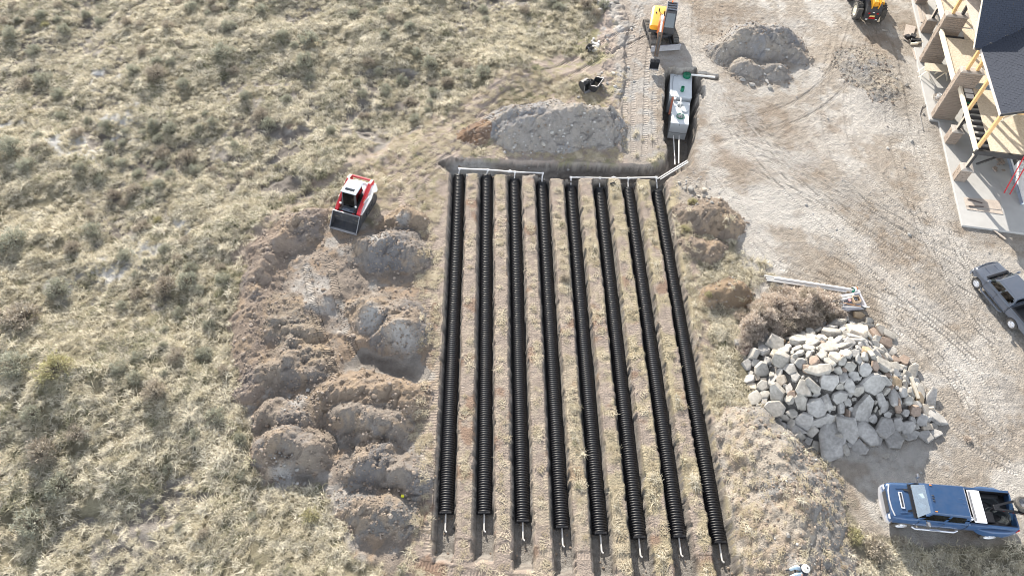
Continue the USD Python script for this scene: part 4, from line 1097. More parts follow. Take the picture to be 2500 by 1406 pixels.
xpart('upper_frame', box((-.25, 0, 1.06), (2.5, 2.05, .26), .05), DARKM)
hood = tri(mani(loft([(1.0, 1.0, 1.2, 1.62), (.3, 1.0, 1.2, 1.72), (-1.1, 1.0, 1.2, 1.80), (-1.5, .95, 1.2, 1.72), (-1.62, .8, 1.2, 1.6)], BODY_RING)) - mani(box((.5, .75, 1.5), (2.6, 1.5, 2))) - mani(box((.6, -.05, 1.6), (2.0, .44, 1.6))))
xpart('engine_cover', hood, YELLOWP)
xpart('counterweight', hull([(-1.1, y, z) for y in (-1.0, 1.0) for z in (1.18, 1.7)] + [(-1.72, y, z) for y in (-.7, .7) for z in (1.2, 1.62)]), YELLOWP)
xpart('side_skirt', box((.3, -.98, 1.2), (1.45, .06, .2), .02), DARKM)
xpart('exhaust', cyl((-.75, -.4, 1.7), (-.75, -.4, 2.02), .05, 10), DARKM); xpart('filler_cap', box((-.5, -.62, 1.80), (.14, .1, .08), .02), DARKM)
# cab
cabq = [(1.12, .0), (1.12, .98), (-.62, .98), (-.62, .0)]
cabm = mani(hull([(1.15, y, 1.2) for y in (.06, 1.0)] + [(-.62, y, 1.2) for y in (.06, 1.0)] + [(1.10, y, 1.9) for y in (.08, .98)] + [(.62, y, 2.78) for y in (.12, .95)] + [(-.55, y, 2.80) for y in (.12, .95)]))
cabi = mani(hull([(1.08, y, 1.26) for y in (.12, .94)] + [(-.56, y, 1.26) for y in (.12, .94)] + [(1.04, y, 1.9) for y in (.13, .93)] + [(.58, y, 2.72) for y in (.17, .90)] + [(-.5, y, 2.74) for y in (.17, .90)]))
fr = cabm - cabi
wq = [('front_glass', [(1.10, .16, 1.62), (1.10, .90, 1.62), (.70, .86, 2.66), (.70, .20, 2.66)]), ('side_glass', [(-.45, .985, 1.75), (.95, .99, 1.75), (.55, .965, 2.64), (-.42, .965, 2.64)]), ('roof_glass', [(.5, .25, 2.79), (.5, .82, 2.79), (.16, .82, 2.795), (.16, .25, 2.795)])]
for nm_, q in wq:
    a = np.array(q); n = np.cross(a[1] - a[0], a[3] - a[0]); n /= np.linalg.norm(n); fr = fr - mani(hull(np.vstack([a + n * .15, a - n * .15])))
cabp = xpart('cab', tri(fr), DARKM)
for nm_, q in wq: xpart(nm_, panel(np.array(q)), GLASSD, cabp)
xpart('roof_rack', cat([box((x, .54, 2.84), (.06, .84, .05), .01) for x in (-.5, -.2, .1, .45)], [box((0, y, 2.84), (1.15, .05, .05), .01) for y in (.14, .94)]), GREYP, cabp)
xpart('beacon', cyl((-.5, .5, 2.86), (-.5, .5, 2.98), .055, 10), mat('beacon_orange', (.8, .16, .03), .3), cabp)
xpart('operator_seat', cat(box((-.1, .53, 1.5), (.5, .5, .2), .05), box((-.35, .53, 1.85), (.14, .48, .6), .05)), INTER)
# boom, arm, bucket
by = -.17
bl_ = [(1.0, 1.15), (1.25, 2.2), (1.75, 3.05), (2.5, 3.12), (3.55, 2.55), (3.6, 2.42), (2.55, 2.82), (1.95, 2.74), (1.55, 2.1), (1.25, 1.1)]
xpart('boom', prism(bl_, by - .19, by + .19), ORANGEP, smooth=20)
xpart('boom_ram', cat(cyl((1.35, by, 1.2), (1.95, by, 2.35), .075, 12), cyl((1.95, by, 2.35), (2.2, by, 2.78), .04, 10)), mat('chrome_ram', (.7, .7, .72), .2, metal=1))
xpart('arm_ram', cat(cyl((2.0, by, 3.18), (2.9, by, 3.10), .075, 12), cyl((2.9, by, 3.10), (3.75, by, 2.85), .045, 10)), mat('pale_hose', (.66, .60, .56), .4))
xpart('boom_hoses', cat([tube([(1.3, by + o, 2.35), (1.75, by + o, 3.18), (2.5, by + o, 3.25), (3.4, by + o, 2.72)], .028, 6) for o in (-.06, .06)]), mat('pale_hose2', (.55, .50, .46), .45))
arm = [(3.45, 2.55), (3.7, 2.95), (3.82, 2.85), (3.85, 2.3), (4.2, 1.05), (4.05, .98), (3.6, 2.1)]
xpart('arm', prism(arm, by - .17, by + .17), mat('arm_dark', (.07, .045, .03), .5, dust=.25), smooth=20)
xpart('bucket_ram', cat(cyl((3.92, by, 2.75), (4.2, by, 1.9), .065, 10), cyl((4.2, by, 1.9), (4.38, by, 1.38), .038, 10)), DARKM)
xpart('bucket_link', cat([hull([(4.12, by + s, 1.15), (4.2, by + s, 1.2), (4.36, by + s, 1.42), (4.44, by + s, 1.36), (4.12, by + s + .03, 1.15), (4.36, by + s + .03, 1.42)]) for s in (-.13, .10)]), DARKM)
bg = UsdGeom.Xform.Define(stage, ex + '/bucket')
R4 = ROT @ trimesh.transformations.translation_matrix((4.35, by, .35)) @ trimesh.transformations.euler_matrix(0, math.radians(28), 0)
bg.AddTransformOp().Set(Gf.Matrix4d(*R4.T.ravel()))
bucket(ex + '/bucket', .72, .95, [DARKM, STEEL])

# spare buckets lying on the grass
for lab, px, py, r_, w_, te, sc in (('open black digging bucket with teeth lying on the grass, left of two', 1424, 218, (0, 35, -50), .6, 5, 1.15), ('wide smooth edged bucket lying open side up beside the toothed one', 1462, 217, (0, -62, -28), 1.15, 0, 1.05)):
    q = on(px, py)
    t = thing('excavator_bucket', lab, 'bucket', q + [0, 0, .22], rot=r_)
    bucket(t, w_, sc, [DARKM, STEEL], te)

# red and white track loader
SC = (on(866, 512)[:2] + on(893, 500)[:2]) / 2
SC = np.array([at(872, 512)[0], at(872, 512)[1]]) 
sk = thing('track_loader', 'red and white compact track loader with black bucket above the dirt mounds', 'track loader', (*SC, float(zat(*SC)) + .05), -109)
for y in (-.78, .78): track_belt(sk, y, 2.5, .74, .42, 30)
part(sk, 'chassis', box((-.05, 0, .62), (2.2, 1.12, .62), .05), DARKM)
part(sk, 'rear_hood', tri(mani(loft([(-.35, .62, .8, 1.50), (-1.1, .60, .8, 1.48), (-1.35, .55, .8, 1.35)], BODY_RING))), WHITEP)
for s in (-1, 1):
    part(sk, 'side_panel', prism([(-1.5, .7), (-1.45, 1.38), (-1.1, 1.5), (-.6, 1.2), (.6, .86), (1.0, .80), (.9, .72), (-.5, .76), (-.95, 1.0), (-1.3, .68)], s * .80, s * .98), WHITEP)
    part(sk, 'tower', hull([(-1.42, s * .70, 1.0), (-1.42, s * .92, 1.0), (-1.05, s * .70, 1.0), (-1.05, s * .92, 1.0), (-1.40, s * .70, 1.68), (-1.40, s * .90, 1.68), (-1.15, s * .70, 1.68), (-1.15, s * .90, 1.68)]), REDP)
    part(sk, 'lift_arm', prism([(-1.48, 1.50), (-1.40, 1.72), (-1.0, 1.76), (.85, 1.12), (1.12, .95), (1.22, .30), (1.04, .25), (.95, .75), (.7, .95), (-1.1, 1.52)], s * .70, s * .88), REDP, 20)
    part(sk, 'arm_ram', cat(cyl((-.9, s * .92, 1.0), (-.1, s * .92, 1.25), .05, 10), cyl((-.1, s * .92, 1.25), (.35, s * .92, 1.3), .03, 8)), CHROME)
    part(sk, 'headlamp', box((.80, s * .56, 1.28), (.1, .14, .1), .02), LAMPW)
    part(sk, 'marker', box((.2, s * .885, 1.38), (.14, .012, .05)), LAMPO)
    part(sk, 'tilt_ram', cat(cyl((1.02, s * .42, .78), (1.22, s * .42, .42), .05, 10)), CHROME)
part(sk, 'rear_crossmember', cat(box((-1.40, 0, 1.62), (.14, 1.5, .16), .03)), REDP)
part(sk, 'front_crossmember', cat(box((1.12, 0, .62), (.14, 1.45, .18), .03), [box((1.14, s * .42, .55), (.18, .16, .6), .03) for s in (-1, 1)]), REDP)
part(sk, 'hood_vent', cat([box((-.8 - k * .12, 0, 1.515), (.05, .5, .02)) for k in range(3)]), DARKM)
cabo = mani(hull([(.78, y, .85) for y in (-.5, .5)] + [(-.5, y, .9) for y in (-.55, .55)] + [(.70, y, 1.3) for y in (-.52, .52)] + [(.42, y, 2.08) for y in (-.47, .47)] + [(-.52, y, 2.05) for y in (-.47, .47)]))
cabi = mani(hull([(.72, y, .92) for y in (-.44, .44)] + [(-.44, y, .95) for y in (-.49, .49)] + [(.64, y, 1.3) for y in (-.46, .46)] + [(.37, y, 2.02) for y in (-.41, .41)] + [(-.46, y, 1.99) for y in (-.41, .41)]))
fr = cabo - cabi
wq = [('front_glass', [(.745, -.42, 1.02), (.745, .42, 1.02), (.455, .41, 2.0), (.455, -.41, 2.0)]), ('side_glass', [(-.42, .535, 1.15), (.6, .525, 1.15), (.36, .475, 1.98), (-.42, .475, 1.96)]), ('side_glass', [(-.42, -.535, 1.15), (.6, -.525, 1.15), (.36, -.475, 1.98), (-.42, -.475, 1.96)]), ('roof_hatch', [(.32, -.36, 2.075), (.32, .36, 2.075), (.06, .36, 2.07), (.06, -.36, 2.07)])]
for nm_, q in wq:
    a = np.array(q); n = np.cross(a[1] - a[0], a[3] - a[0]); n /= np.linalg.norm(n); fr = fr - mani(hull(np.vstack([a + n * .12, a - n * .12])))
cb = part(sk, 'cab', tri(fr), DARKM)
for nm_, q in wq: part(cb, nm_, panel(np.array(q)), GLASSD)
rf = tri(mani(hull([(.48, y, 2.06) for y in (-.56, .56)] + [(-.72, y, 2.04) for y in (-.56, .56)] + [(.43, y, 2.14) for y in (-.5, .5)] + [(-.66, y, 2.13) for y in (-.5, .5)])) - mani(box((.19, 0, 2.1), (.26, .72, .4))))
part(sk, 'roof', rf, mat('roof_grey', (.55, .57, .60), .4, var=.05))
part(sk, 'roof_rib', cat([box((-.22, y, 2.128), (.5, .16, .02), .008) for y in (-.22, 0, .22)]), mat('roof_grey', (.5, .5, .5)))
part(sk, 'operator_seat', cat(box((-.05, 0, 1.15), (.4, .45, .14), .04), box((-.25, 0, 1.45), (.1, .42, .5), .04), box((.1, .3, 1.3), (.4, .08, .08))), INTER)
part(sk, 'step_plate', cat(box((.92, 0, .92), (.3, .8, .06), .02), box((.98, 0, 1.0), (.05, .3, .12), .02)), GREYP)
bk = group_x(sk, 'bucket')
pr = [(1.20, .88), (1.26, .90), (1.25, .35), (1.35, .12), (1.62, .04), (2.05, .02), (2.05, -.02), (1.6, -.02), (1.28, .05), (1.18, .3)]
part(bk, 'bucket_shell', prism(pr, -.98, .98), mat('bucket_black', (.035, .038, .045), .4, metal=.3, dust=.15), 25)
for s in (-1, 1): part(bk, 'bucket_cheek', prism([(1.2, .88), (1.27, .88), (2.05, .1), (2.05, 0), (1.6, 0), (1.26, .08), (1.18, .3)], s * .98 - .015, s * .98 + .015), mat('bucket_black', (0, 0, 0)))
part(bk, 'cutting_edge', cat(box((2.04, 0, .005), (.16, 2.0, .04), .01), box((1.24, 0, .91), (.08, 2.0, .03), .008), [box((1.66, s * .98, .49), (1.12, .04, .04), rot=(0, 45, 0)) for s in (-1, 1)]), STEEL)

# wheeled telehandler seen from behind at the top edge
TH = at(2107, 22)[:2]
th_ = thing('telehandler', 'yellow and black wheeled telehandler seen from behind at the top edge', 'telehandler', (*TH, 0.0), 84)
for s, x in ((1, -1.35), (-1, -1.35), (1, 1.35), (-1, 1.35)): wheel(th_, (x, s * .98, .68), .68, .45, s, rimcol=mat('cream_rim', (.66, .63, .52), .5), spokes=6, tread=20)
part(th_, 'chassis', cat(box((0, 0, .85), (4.3, .95, .5), .06), box((-2.15, 0, .95), (.16, 1.25, .75), .05)), DARKM)
part(th_, 'rear_panel', cat(prism([(-2.3, .55), (-2.36, 1.3), (-2.1, 1.62), (-1.2, 1.75), (-1.2, .6)], -.62, .62)), DARKM)
part(th_, 'boom', box((.3, 0, 1.85), (5.0, .36, .42), .05), YELLOWP)
part(th_, 'engine_cover', hull([(-1.5, -.2, 1.05), (-1.5, -.98, 1.05), (1.1, -.2, 1.05), (1.1, -.98, 1.05), (-1.4, -.2, 1.66), (-1.4, -.92, 1.6), (1.0, -.2, 1.6), (1.0, -.92, 1.5)]), YELLOWP)
part(th_, 'boom_pivot', cat([prism([(-2.2, 1.3), (-2.3, 2.1), (-1.9, 2.2), (-1.4, 1.4)], s * .30, s * .22) for s in (-1, 1)], hull([(-2.25, y, 1.75) for y in (-.22, .22)] + [(-1.6, y, 2.1) for y in (-.34, .34)] + [(-1.4, y, 1.75) for y in (-.34, .34)])), YELLOWP)
part(th_, 'cab', tri(mani(hull([(-.9, y, 1.0) for y in (.25, 1.05)] + [(.9, y, 1.0) for y in (.25, 1.05)] + [(-.75, y, 2.5) for y in (.3, 1.0)] + [(.6, y, 2.5) for y in (.3, 1.0)])) - mani(box((0, .65, 2.02), (3, .5, .7))) - mani(box((-.1, .9, 2.02), (1.1, .6, .7)))), DARKM)
part(th_, 'cab_glass', hull([(-.78, y, 1.68) for y in (.32, .98)] + [(.74, y, 1.68) for y in (.32, .98)] + [(-.72, y, 2.36) for y in (.35, .96)] + [(.6, y, 2.36) for y in (.35, .96)]), GLASSD)
for s in (-1, 1):
    part(th_, 'tail_light', cyl((-2.36, s * .34, 1.15), (-2.40, s * .34, 1.13), .08, 12), LAMPR)
    part(th_, 'mud_flap', prism([(-2.05, 1.25), (-2.10, .5), (-2.0, .4), (-1.9, 1.25)], s * .78, s * 1.18), RUBBER)
    part(th_, 'rear_lamp', box((-2.42, s * .4, .62), (.05, .18, .08), .01), LAMPW)
part(th_, 'reflector', box((-2.42, 0, .74), (.04, .5, .12), .01), LAMPR)
part(th_, 'number_plate', box((-2.40, .02, .90), (.03, .42, .13), .005), mat('plate_yellow', (.72, .55, .2), .5))
part(th_, 'badge', box((-2.37, 0, 1.22), (.03, .16, .07), .005), WHITEP)
part(th_, 'slow_triangle', prism([(-.62, .35), (-.42, .35), (-.42, .95)], -2.44, -2.41, 'yz') if False else hull([(-2.43, -.75, .45), (-2.43, -.55, .42), (-2.41, -.62, .95), (-2.45, -.75, .45), (-2.45, -.55, .42)]), mat('sign_tan', (.6, .5, .36), .6))
# ------------------------------------------------------------ house under construction
STONE = ramp_mat('veneer_stone', [(0, (.27, .22, .18)), (.35, (.38, .30, .24)), (.7, (.45, .375, .31)), (.9, (.36, .33, .31)), (1, (.60, .51, .42))], 'island', .9, bump=.006, bscale=25)
MORTAR = mat('mortar', (.27, .245, .22), .95)
TIMB = ramp_mat('honey_timber', [(.2, (.52, .31, .13)), (.8, (.64, .43, .22))], 'noise', .55, scale=2.0, fine=.15)
LUMB = ramp_mat('pale_lumber', [(.2, (.62, .545, .42)), (.8, (.74, .67, .55))], 'noise', .7, scale=3.0, fine=.15)
WEATH = ramp_mat('weathered_board', [(.2, (.34, .29, .25)), (.8, (.48, .42, .36))], 'noise', .85, scale=3.0, fine=.2)
OSB = ramp_mat('strand_board', [(.25, (.42, .345, .245)), (.5, (.54, .465, .36)), (.75, (.62, .55, .44))], 'noise', .8, scale=7.0, fine=.35)
BSTEEL = mat('black_beam', (.018, .018, .02), .55, var=.2, dust=.08)
SHIN = ramp_mat('shingle', [(0, (.036, .042, .058)), (.5, (.058, .064, .08)), (.85, (.085, .088, .098)), (1, (.12, .115, .115))], 'island', .9, fine=.3)
rs = np.random.default_rng(3)


def veneer(u0, u1, v0, v1, z0, z1):
    """Stones laid in courses on the four faces of a pier."""
    ms = []
    for face in range(4):
        Lf = (u1 - u0) if face in (0, 2) else (v1 - v0)
        z = z0
        while z < z1 - .04:
            hh = min(rs.uniform(.11, .20), z1 - z)
            a = 0.0
            while a < Lf - .02:
                w = min(rs.uniform(.2, .52), Lf - a)
                if Lf - a - w < .1: w = Lf - a
                o = rs.uniform(.02, .05)
                c, s = (a + w / 2, z + hh / 2), (w - .018, hh - .016)
                if face == 0: b = box((u0 + c[0], v0 - o / 2, c[1]), (s[0], o, s[1]), .012)
                elif face == 2: b = box((u0 + c[0], v1 + o / 2, c[1]), (s[0], o, s[1]), .012)
                elif face == 1: b = box((u0 - o / 2, v0 + c[0], c[1]), (o, s[0], s[1]), .012)
                else: b = box((u1 + o / 2, v0 + c[0], c[1]), (o, s[0], s[1]), .012)
                ms.append(b); a += w
            z += hh
    return cat(ms)


def pier(label, u0, u1, v0, v1, h, capw=.06):
    t = thing('stone_pier', label, 'stone pier', (HO[0], HO[1], 0), -math.degrees(HA))
    part(t, 'core', box(((u0 + u1) / 2, (v0 + v1) / 2, .13 + (h - .13) / 2), (u1 - u0, v1 - v0, h - .13)), MORTAR, smooth=False)
    part(t, 'stone_veneer', veneer(u0, u1, v0, v1, .135, h), STONE, smooth=False, kind='stuff')
    part(t, 'cap', hull([(x, y, h + .002) for x in (u0 - capw, u1 + capw) for y in (v0 - capw, v1 + capw)] + [(x, y, h + .07) for x in (u0 - capw, u1 + capw) for y in (v0 - capw, v1 + capw)] + [(x, y, h + .11) for x in (u0 + .1, u1 - .1) for y in (v0 + .08, v1 - .08)]), mat('cap_stone', (.36, .33, .30), .85), smooth=False)
    return t


DZ = 3.15
pier('low stone pier at the near corner of the patio, closest to the camera', .12, .82, 4.1, 4.75, 1.2)
pier('low stone pier second along the patio edge, before the tall piers', .12, .82, 7.85, 8.5, 1.25)
pier('tall stone pier nearer to the camera, with a wire coil at its foot', -.42, 1.05, 10.5, 11.05, 4.35)
pier('tall stone pier farther back, next to the board table', -.40, 1.15, 17.1, 17.65, 4.35)
pier('low stone pier at the far end of the patio by the stacked boards', .2, 1.0, 21.1, 21.75, 1.3)
pier('low stone pier cut off by the top edge of the picture', .3, 1.1, 25.2, 25.9, 1.3)

hs_ = thing('house', 'unfinished house with dark shingle roof, timber posts and bare deck', 'house', (HO[0], HO[1], 0), -math.degrees(HA))
# upper deck: panels laid over joists, gap left open along the front bay
pu0, pu1, pv0, pv1 = 1.0, 9.5, 4.05, 30
for (a0, a1, b0, b1) in ((.95, 10.2, 4.1, 10.45), (-.12, 10.2, 11.15, 16.2), (1.35, 10.2, 16.24, 17.6), (.3, 10.2, 17.75, 30)):
    b = b0
    while b < b1 - .05:
        bb = min(b + 2.42, b1); a = a0
        while a < a1 - .05:
            aa = min(a + 1.22, a1)
            part(hs_, 'floor_panel', box(((a + aa) / 2, (b + bb) / 2, DZ + .012 + rs.uniform(-.002, .002)), (aa - a - .008, bb - b - .008, .022)), OSB, smooth=False); a = aa
        b = bb
for v in np.arange(4.5, 30, .6):
    if 10.4 < v < 11.15 or 17.05 < v < 17.75: continue
    u0 = .16 if (v < 10.4) else (-.1 if v < 17 else .3)
    part(hs_, 'joist', box(((u0 + 6) / 2, v, DZ - .14), (6 - u0, .075, .26)), BSTEEL if v < 11 else DARKM, smooth=False)
part(hs_, 'edge_board', box((.06, 7.25, DZ - .03), (.17, 6.4, .30), .01), LUMB, smooth=False)
part(hs_, 'edge_beam', box((.20, 7.25, DZ - .17), (.10, 6.3, .32), .01), BSTEEL, smooth=False)
part(hs_, 'edge_board', box((-.26, 14.05, DZ + .02), (.20, 5.9, .32), .01), LUMB, smooth=False)
part(hs_, 'edge_board', box((.16, 23.8, DZ + .0), (.22, 12, .34), .01), LUMB, smooth=False)
part(hs_, 'end_beam', box((5.1, 4.0, DZ - .12), (10.2, .18, .34), .01), BSTEEL, smooth=False)
part(hs_, 'side_panel', box((.62, 9.85, DZ - .04), (.55, 1.1, .03)), WHITEP, smooth=False)
# lower black posts and braces
for (u, v, z0) in ((.45, 4.42, 1.31), (.45, 8.17, 1.36), (.6, 21.4, 1.41), (.7, 25.5, 1.41)):
    part(hs_, 'lower_post', box((u, v, (z0 + DZ - .3) / 2), (.20, .20, DZ - .3 - z0), .01), BSTEEL, smooth=False)
    for dv in (-1, 1):
        if v < 5 and dv < 0: continue
        part(hs_, 'knee_brace', hull([(u + a, v + dv * p + b, z) for a in (-.06, .06) for p, z in ((.08, 1.95), (.85, DZ - .3)) for b in (-.07, .07)]), BSTEEL, smooth=False)
    part(hs_, 'post_facing', box((u - .115, v, (z0 + DZ - .3) / 2), (.025, .2, DZ - .32 - z0)), WEATH, smooth=False)
part(hs_, 'knee_brace', hull([(.6 + p, 4.0 + b, z) for p, z in ((.0, 2.0), (.9, DZ - .3)) for b in (-.07, .07)] + [(.6 + p + .14, 4.0 + b, z) for p, z in ((.0, 2.0), (.9, DZ - .3)) for b in (-.07, .07)]), BSTEEL, smooth=False)
part(hs_, 'knee_brace', hull([(.3 + p, 4.55 + b, z) for p, z in ((.0, 2.3), (.55, DZ - .3)) for b in (-.05, .05)] + [(.3 + p + .12, 4.55 + b, z) for p, z in ((.0, 2.3), (.55, DZ - .3)) for b in (-.05, .05)]), LUMB, smooth=False)
# upper honey coloured posts
EZ = 6.35
for (u, v, z0, m_) in ((.2, 4.35, DZ + .03, TIMB), (.25, 8.1, DZ + .03, TIMB), (-.05, 10.75, 4.46, TIMB), (.62, 10.78, 4.46, TIMB), (.05, 17.4, 4.46, TIMB), (.75, 17.4, 4.46, BSTEEL), (.5, 21.4, DZ + .03, TIMB)):
    part(hs_, 'upper_post', box((u, v, (z0 + EZ) / 2), (.21, .21, EZ - z0), .012), m_, smooth=False)
    part(hs_, 'post_brace', hull([(u + p + a, v + b, z) for p, z in ((.08, EZ - .85), (.75, EZ - .1)) for a in (-.06, .08) for b in (-.07, .07)]), LUMB if m_ is TIMB else BSTEEL, smooth=False)
part(hs_, 'header_beam', box((.2, 7.2, EZ + .02), (.22, 6.3, .30), .012), TIMB, smooth=False)
part(hs_, 'header_beam', box((.0, 14.0, EZ + .02), (.24, 7.2, .30), .012), TIMB, smooth=False)
part(hs_, 'header_beam', box((5.1, 4.35, EZ + .02), (9.6, .22, .30), .012), TIMB, smooth=False)
# walls
WRAP = mat('house_wrap', (.78, .78, .77), .6, var=.05)
part(hs_, 'lower_wall', box((7.3, 16.3, 1.55), (6.0, 27.4, 2.75)), WRAP, smooth=False)
part(hs_, 'wall_base', box((4.26, 9.0, .24), (.06, 12.8, .22)), mat('base_grey', (.25, .29, .36), .6), smooth=False)
part(hs_, 'upper_wall', box((7.0, 16.5, 4.75), (5.2, 24, 3.1)), WRAP, smooth=False)
for v, z, w_ in ((3.4, 1.9, .5), (4.6, 1.3, .7), (4.2, 2.3, .3)): part(hs_, 'wrap_print', box((4.295, v, z), (.006, w_, .09)), DARKM, smooth=False)
part(hs_, 'window_opening', box((4.29, 6.6, 1.3), (.03, 1.3, 1.5)), INTER, smooth=False)


def shingles(o, du, dv, nu, nv, mask, su=.30, sv=.145):
    """Rows of overlapping tabs on a roof plane: o origin at the eave, du along the eave, dv up the slope."""
    du, dv = np.array(du, float), np.array(dv, float); n = np.cross(du, dv); n /= np.linalg.norm(n)
    if n[2] < 0: n = -n
    ms = []
    for j in range(int(nv / sv)):
        for i in range(-1, int(nu / su) + 1):
            a0 = (i + .5 * (j % 2)) * su + rs.uniform(-.01, .01); a1 = a0 + su - .012; b0 = j * sv; b1 = b0 + sv * 1.25
            ca, cb = (a0 + a1) / 2, b0 + sv * .5
            if not mask(ca, cb): continue
            a0, a1 = max(a0, 0), min(a1, nu)
            if a1 - a0 < .03: continue
            t_ = .012 + rs.uniform(0, .006)
            P = [o + du * a + dv * b + n * h for a in (a0, a1) for b, h in ((b0, .004), (b0, t_ + .006), (b1, .004), (b1, .010))]
            ms.append(hull(P))
    return ms


def shingles_fast(o, du, dv, nu, nv, mask, su=.30, sv=.145):
    du, dv = np.array(du, float), np.array(dv, float); n = np.cross(du, dv); n /= np.linalg.norm(n)
    if n[2] < 0: n = -n
    bx = np.array([[0, 1, 3], [0, 3, 2], [4, 6, 7], [4, 7, 5], [0, 4, 5], [0, 5, 1], [2, 3, 7], [2, 7, 6], [0, 2, 6], [0, 6, 4], [1, 5, 7], [1, 7, 3]])
    vs, fs = [], []
    for j in range(int(nv / sv)):
        for i in range(-1, int(nu / su) + 1):
            a0 = (i + .5 * (j % 2)) * su + rs.uniform(-.012, .012); a1 = a0 + su - .014; b0 = j * sv + rs.uniform(-.006, .006); b1 = j * sv + sv * 1.2
            if not mask((a0 + a1) / 2, b0 + sv * .5): continue
            a0, a1 = max(a0, 0), min(a1, nu)
            if a1 - a0 < .03: continue
            t_ = .014 + rs.uniform(0, .01)
            P = [o + du * a + dv * b + n * h for a in (a0, a1) for b, h in ((b0, .004), (b0, t_ + .006), (b1, .004), (b1, .010))]
            fs.append(bx + len(vs) * 8); vs.append(P)
    m = trimesh.Trimesh(np.array(vs).reshape(-1, 3), np.vstack(fs), process=False)
    return m


MS = .40; msl = math.hypot(1, MS)
ev0, ev1, eu = 3.65, 30.0, -.28
EZR = EZ + .20
GS = .76; gsl = math.hypot(1, GS)
gv0, grv, gu = 10.25, 13.9, -.72
rise = lambda u: EZR + (u - eu) * MS
grise = lambda v: EZR + (v - gv0) * GS
part(hs_, 'roof_deck', hull([(eu, v, EZR - .03 + d_) for v in (ev0, ev1) for d_ in (0, -.14)] + [(7.0, v, rise(7.0) - .03 + d_) for v in (ev0, ev1) for d_ in (0, -.14)]), WEATH, smooth=False)
part(hs_, 'roof_deck', hull([(gu, v, z + d_) for v, z in ((gv0, EZR - .03), (grv, grise(grv) - .03)) for d_ in (0, -.14)] + [(7, v, z + d_) for v, z in ((gv0, EZR - .03), (grv, grise(grv) - .03)) for d_ in (0, -.14)]), WEATH, smooth=False)
part(hs_, 'roof_deck', hull([(gu, v, z + d_) for v, z in ((2 * grv - gv0, EZR - .03), (grv, grise(grv) - .031)) for d_ in (0, -.14)] + [(7, v, z + d_) for v, z in ((2 * grv - gv0, EZR - .03), (grv, grise(grv) - .031)) for d_ in (0, -.14)]), WEATH, smooth=False)
vis = lambda a, b: (eu + b / msl) < 7 and not (gv0 - .1 < ev0 + a < 2 * grv - gv0 and grise(min(ev0 + a, 2 * grv - ev0 - a)) > rise(eu + b / msl) + .05)
part(hs_, 'shingles', shingles_fast(np.array([eu, ev0, EZR]), (0, 1, 0), np.array([1, 0, MS]) / msl, 9.6, 4.2 * msl, vis), SHIN, smooth=False, kind='stuff')
gvis = lambda a, b: grise(gv0 + b / gsl) > rise(gu + a) - .02 or gu + a < eu + .2
part(hs_, 'shingles', shingles_fast(np.array([gu, gv0, EZR]), (1, 0, 0), np.array([0, 1, GS]) / gsl, 7.0, (grv - gv0) * gsl, gvis), SHIN, smooth=False, kind='stuff')
part(hs_, 'fascia', hull([(eu - .02, v, z) for v in (ev0, gv0 - .05) for z in (EZR - .17, EZR + .01)] + [(eu - .05, v, z) for v in (ev0, gv0 - .05) for z in (EZR - .17, EZR + .01)]), mat('drip_edge', (.55, .52, .5), .5), smooth=False)
part(hs_, 'gutter', cat(box(((gu + eu + 1.2) / 2, gv0 - .045, EZR - .05), (1.5, .08, .12), .01)), DARKM)
part(hs_, 'rake_trim', hull([(eu - .05, ev0 - .04 + d_, EZR - .16 + h) for d_ in (0, .035) for h in (0, .19)] + [(7, ev0 - .04 + d_, rise(7) - .16 + h) for d_ in (0, .035) for h in (0, .19)]), BSTEEL, smooth=False)
part(hs_, 'rake_trim', hull([(gu - .04 + d_, gv0, EZR - .16 + h) for d_ in (0, .035) for h in (0, .19)] + [(gu - .04 + d_, grv, grise(grv) - .16 + h) for d_ in (0, .035) for h in (0, .19)]), LUMB, smooth=False)


def hpx(px, py, z): q = at(px, py, z); r = q[:2] - HO; return float(r @ HU), float(r @ HV)


def hthing(name, lab, catg, grp=None): return thing(name, lab, catg, (HO[0], HO[1], 0), -math.degrees(HA), grp)


# red ladder leaning on the deck beam
ld = hthing('ladder', 'red extension ladder leaning against the end of the deck', 'ladder')
A0, A1, T0, T1 = np.array([3.35, 3.55, .14]), np.array([3.72, 3.50, .14]), np.array([2.72, 3.82, 4.6]), np.array([3.12, 3.86, 4.6])
LR = mat('ladder_red', (.55, .03, .04), .4)
for a, b in ((A0, T0), (A1, T1)): part(ld, 'rail', cyl(a, b, .038, 8), LR)
for k in range(15):
    f_ = (k + .6) / 15.3; part(ld, 'rung', cyl(A0 + (T0 - A0) * f_, A1 + (T1 - A1) * f_, .018, 6), STEEL)
# boards and sheets on the patio
for lab, pts, z, ma in (('large plywood sheet lying on the patio near its front corner', [(2353, 482), (2440, 490), (2445, 513), (2358, 503)], .155, WEATH), ('narrow plywood strip in front of the large sheet on the patio', [(2358, 505), (2447, 515), (2449, 524), (2361, 511)], .150, WEATH)):
    q = [(*hpx(*p, z), z) for p in pts]
    t = part('/World', 'plywood_sheet', hm(panel(q, .02)), ma, smooth=False); tag(stage.GetPrimAtPath(t), lab, 'plywood')
for lab, a, b in (('dark stained stick lying on the large plywood sheet', (2365, 503), (2401, 505)), ('upper bent wooden lath on the large plywood sheet', (2362, 486), (2398, 496))):
    a, b = (*hpx(*a, .19), .19), (*hpx(*b, .19), .19)
    solo('wood_stick', hm(cyl(a, b, .04, 6)), mat('dark_wood', (.07, .05, .045), .8), lab, 'stick')
tb_ = hthing('work_table', 'strand board table on wooden trestles between the tall piers', 'table')
q = [(*hpx(*p, .95), .95) for p in ((2258, 154), (2318, 160), (2319, 178), (2258, 173))]
part(tb_, 'table_top', panel(q, .04), OSB, smooth=False)
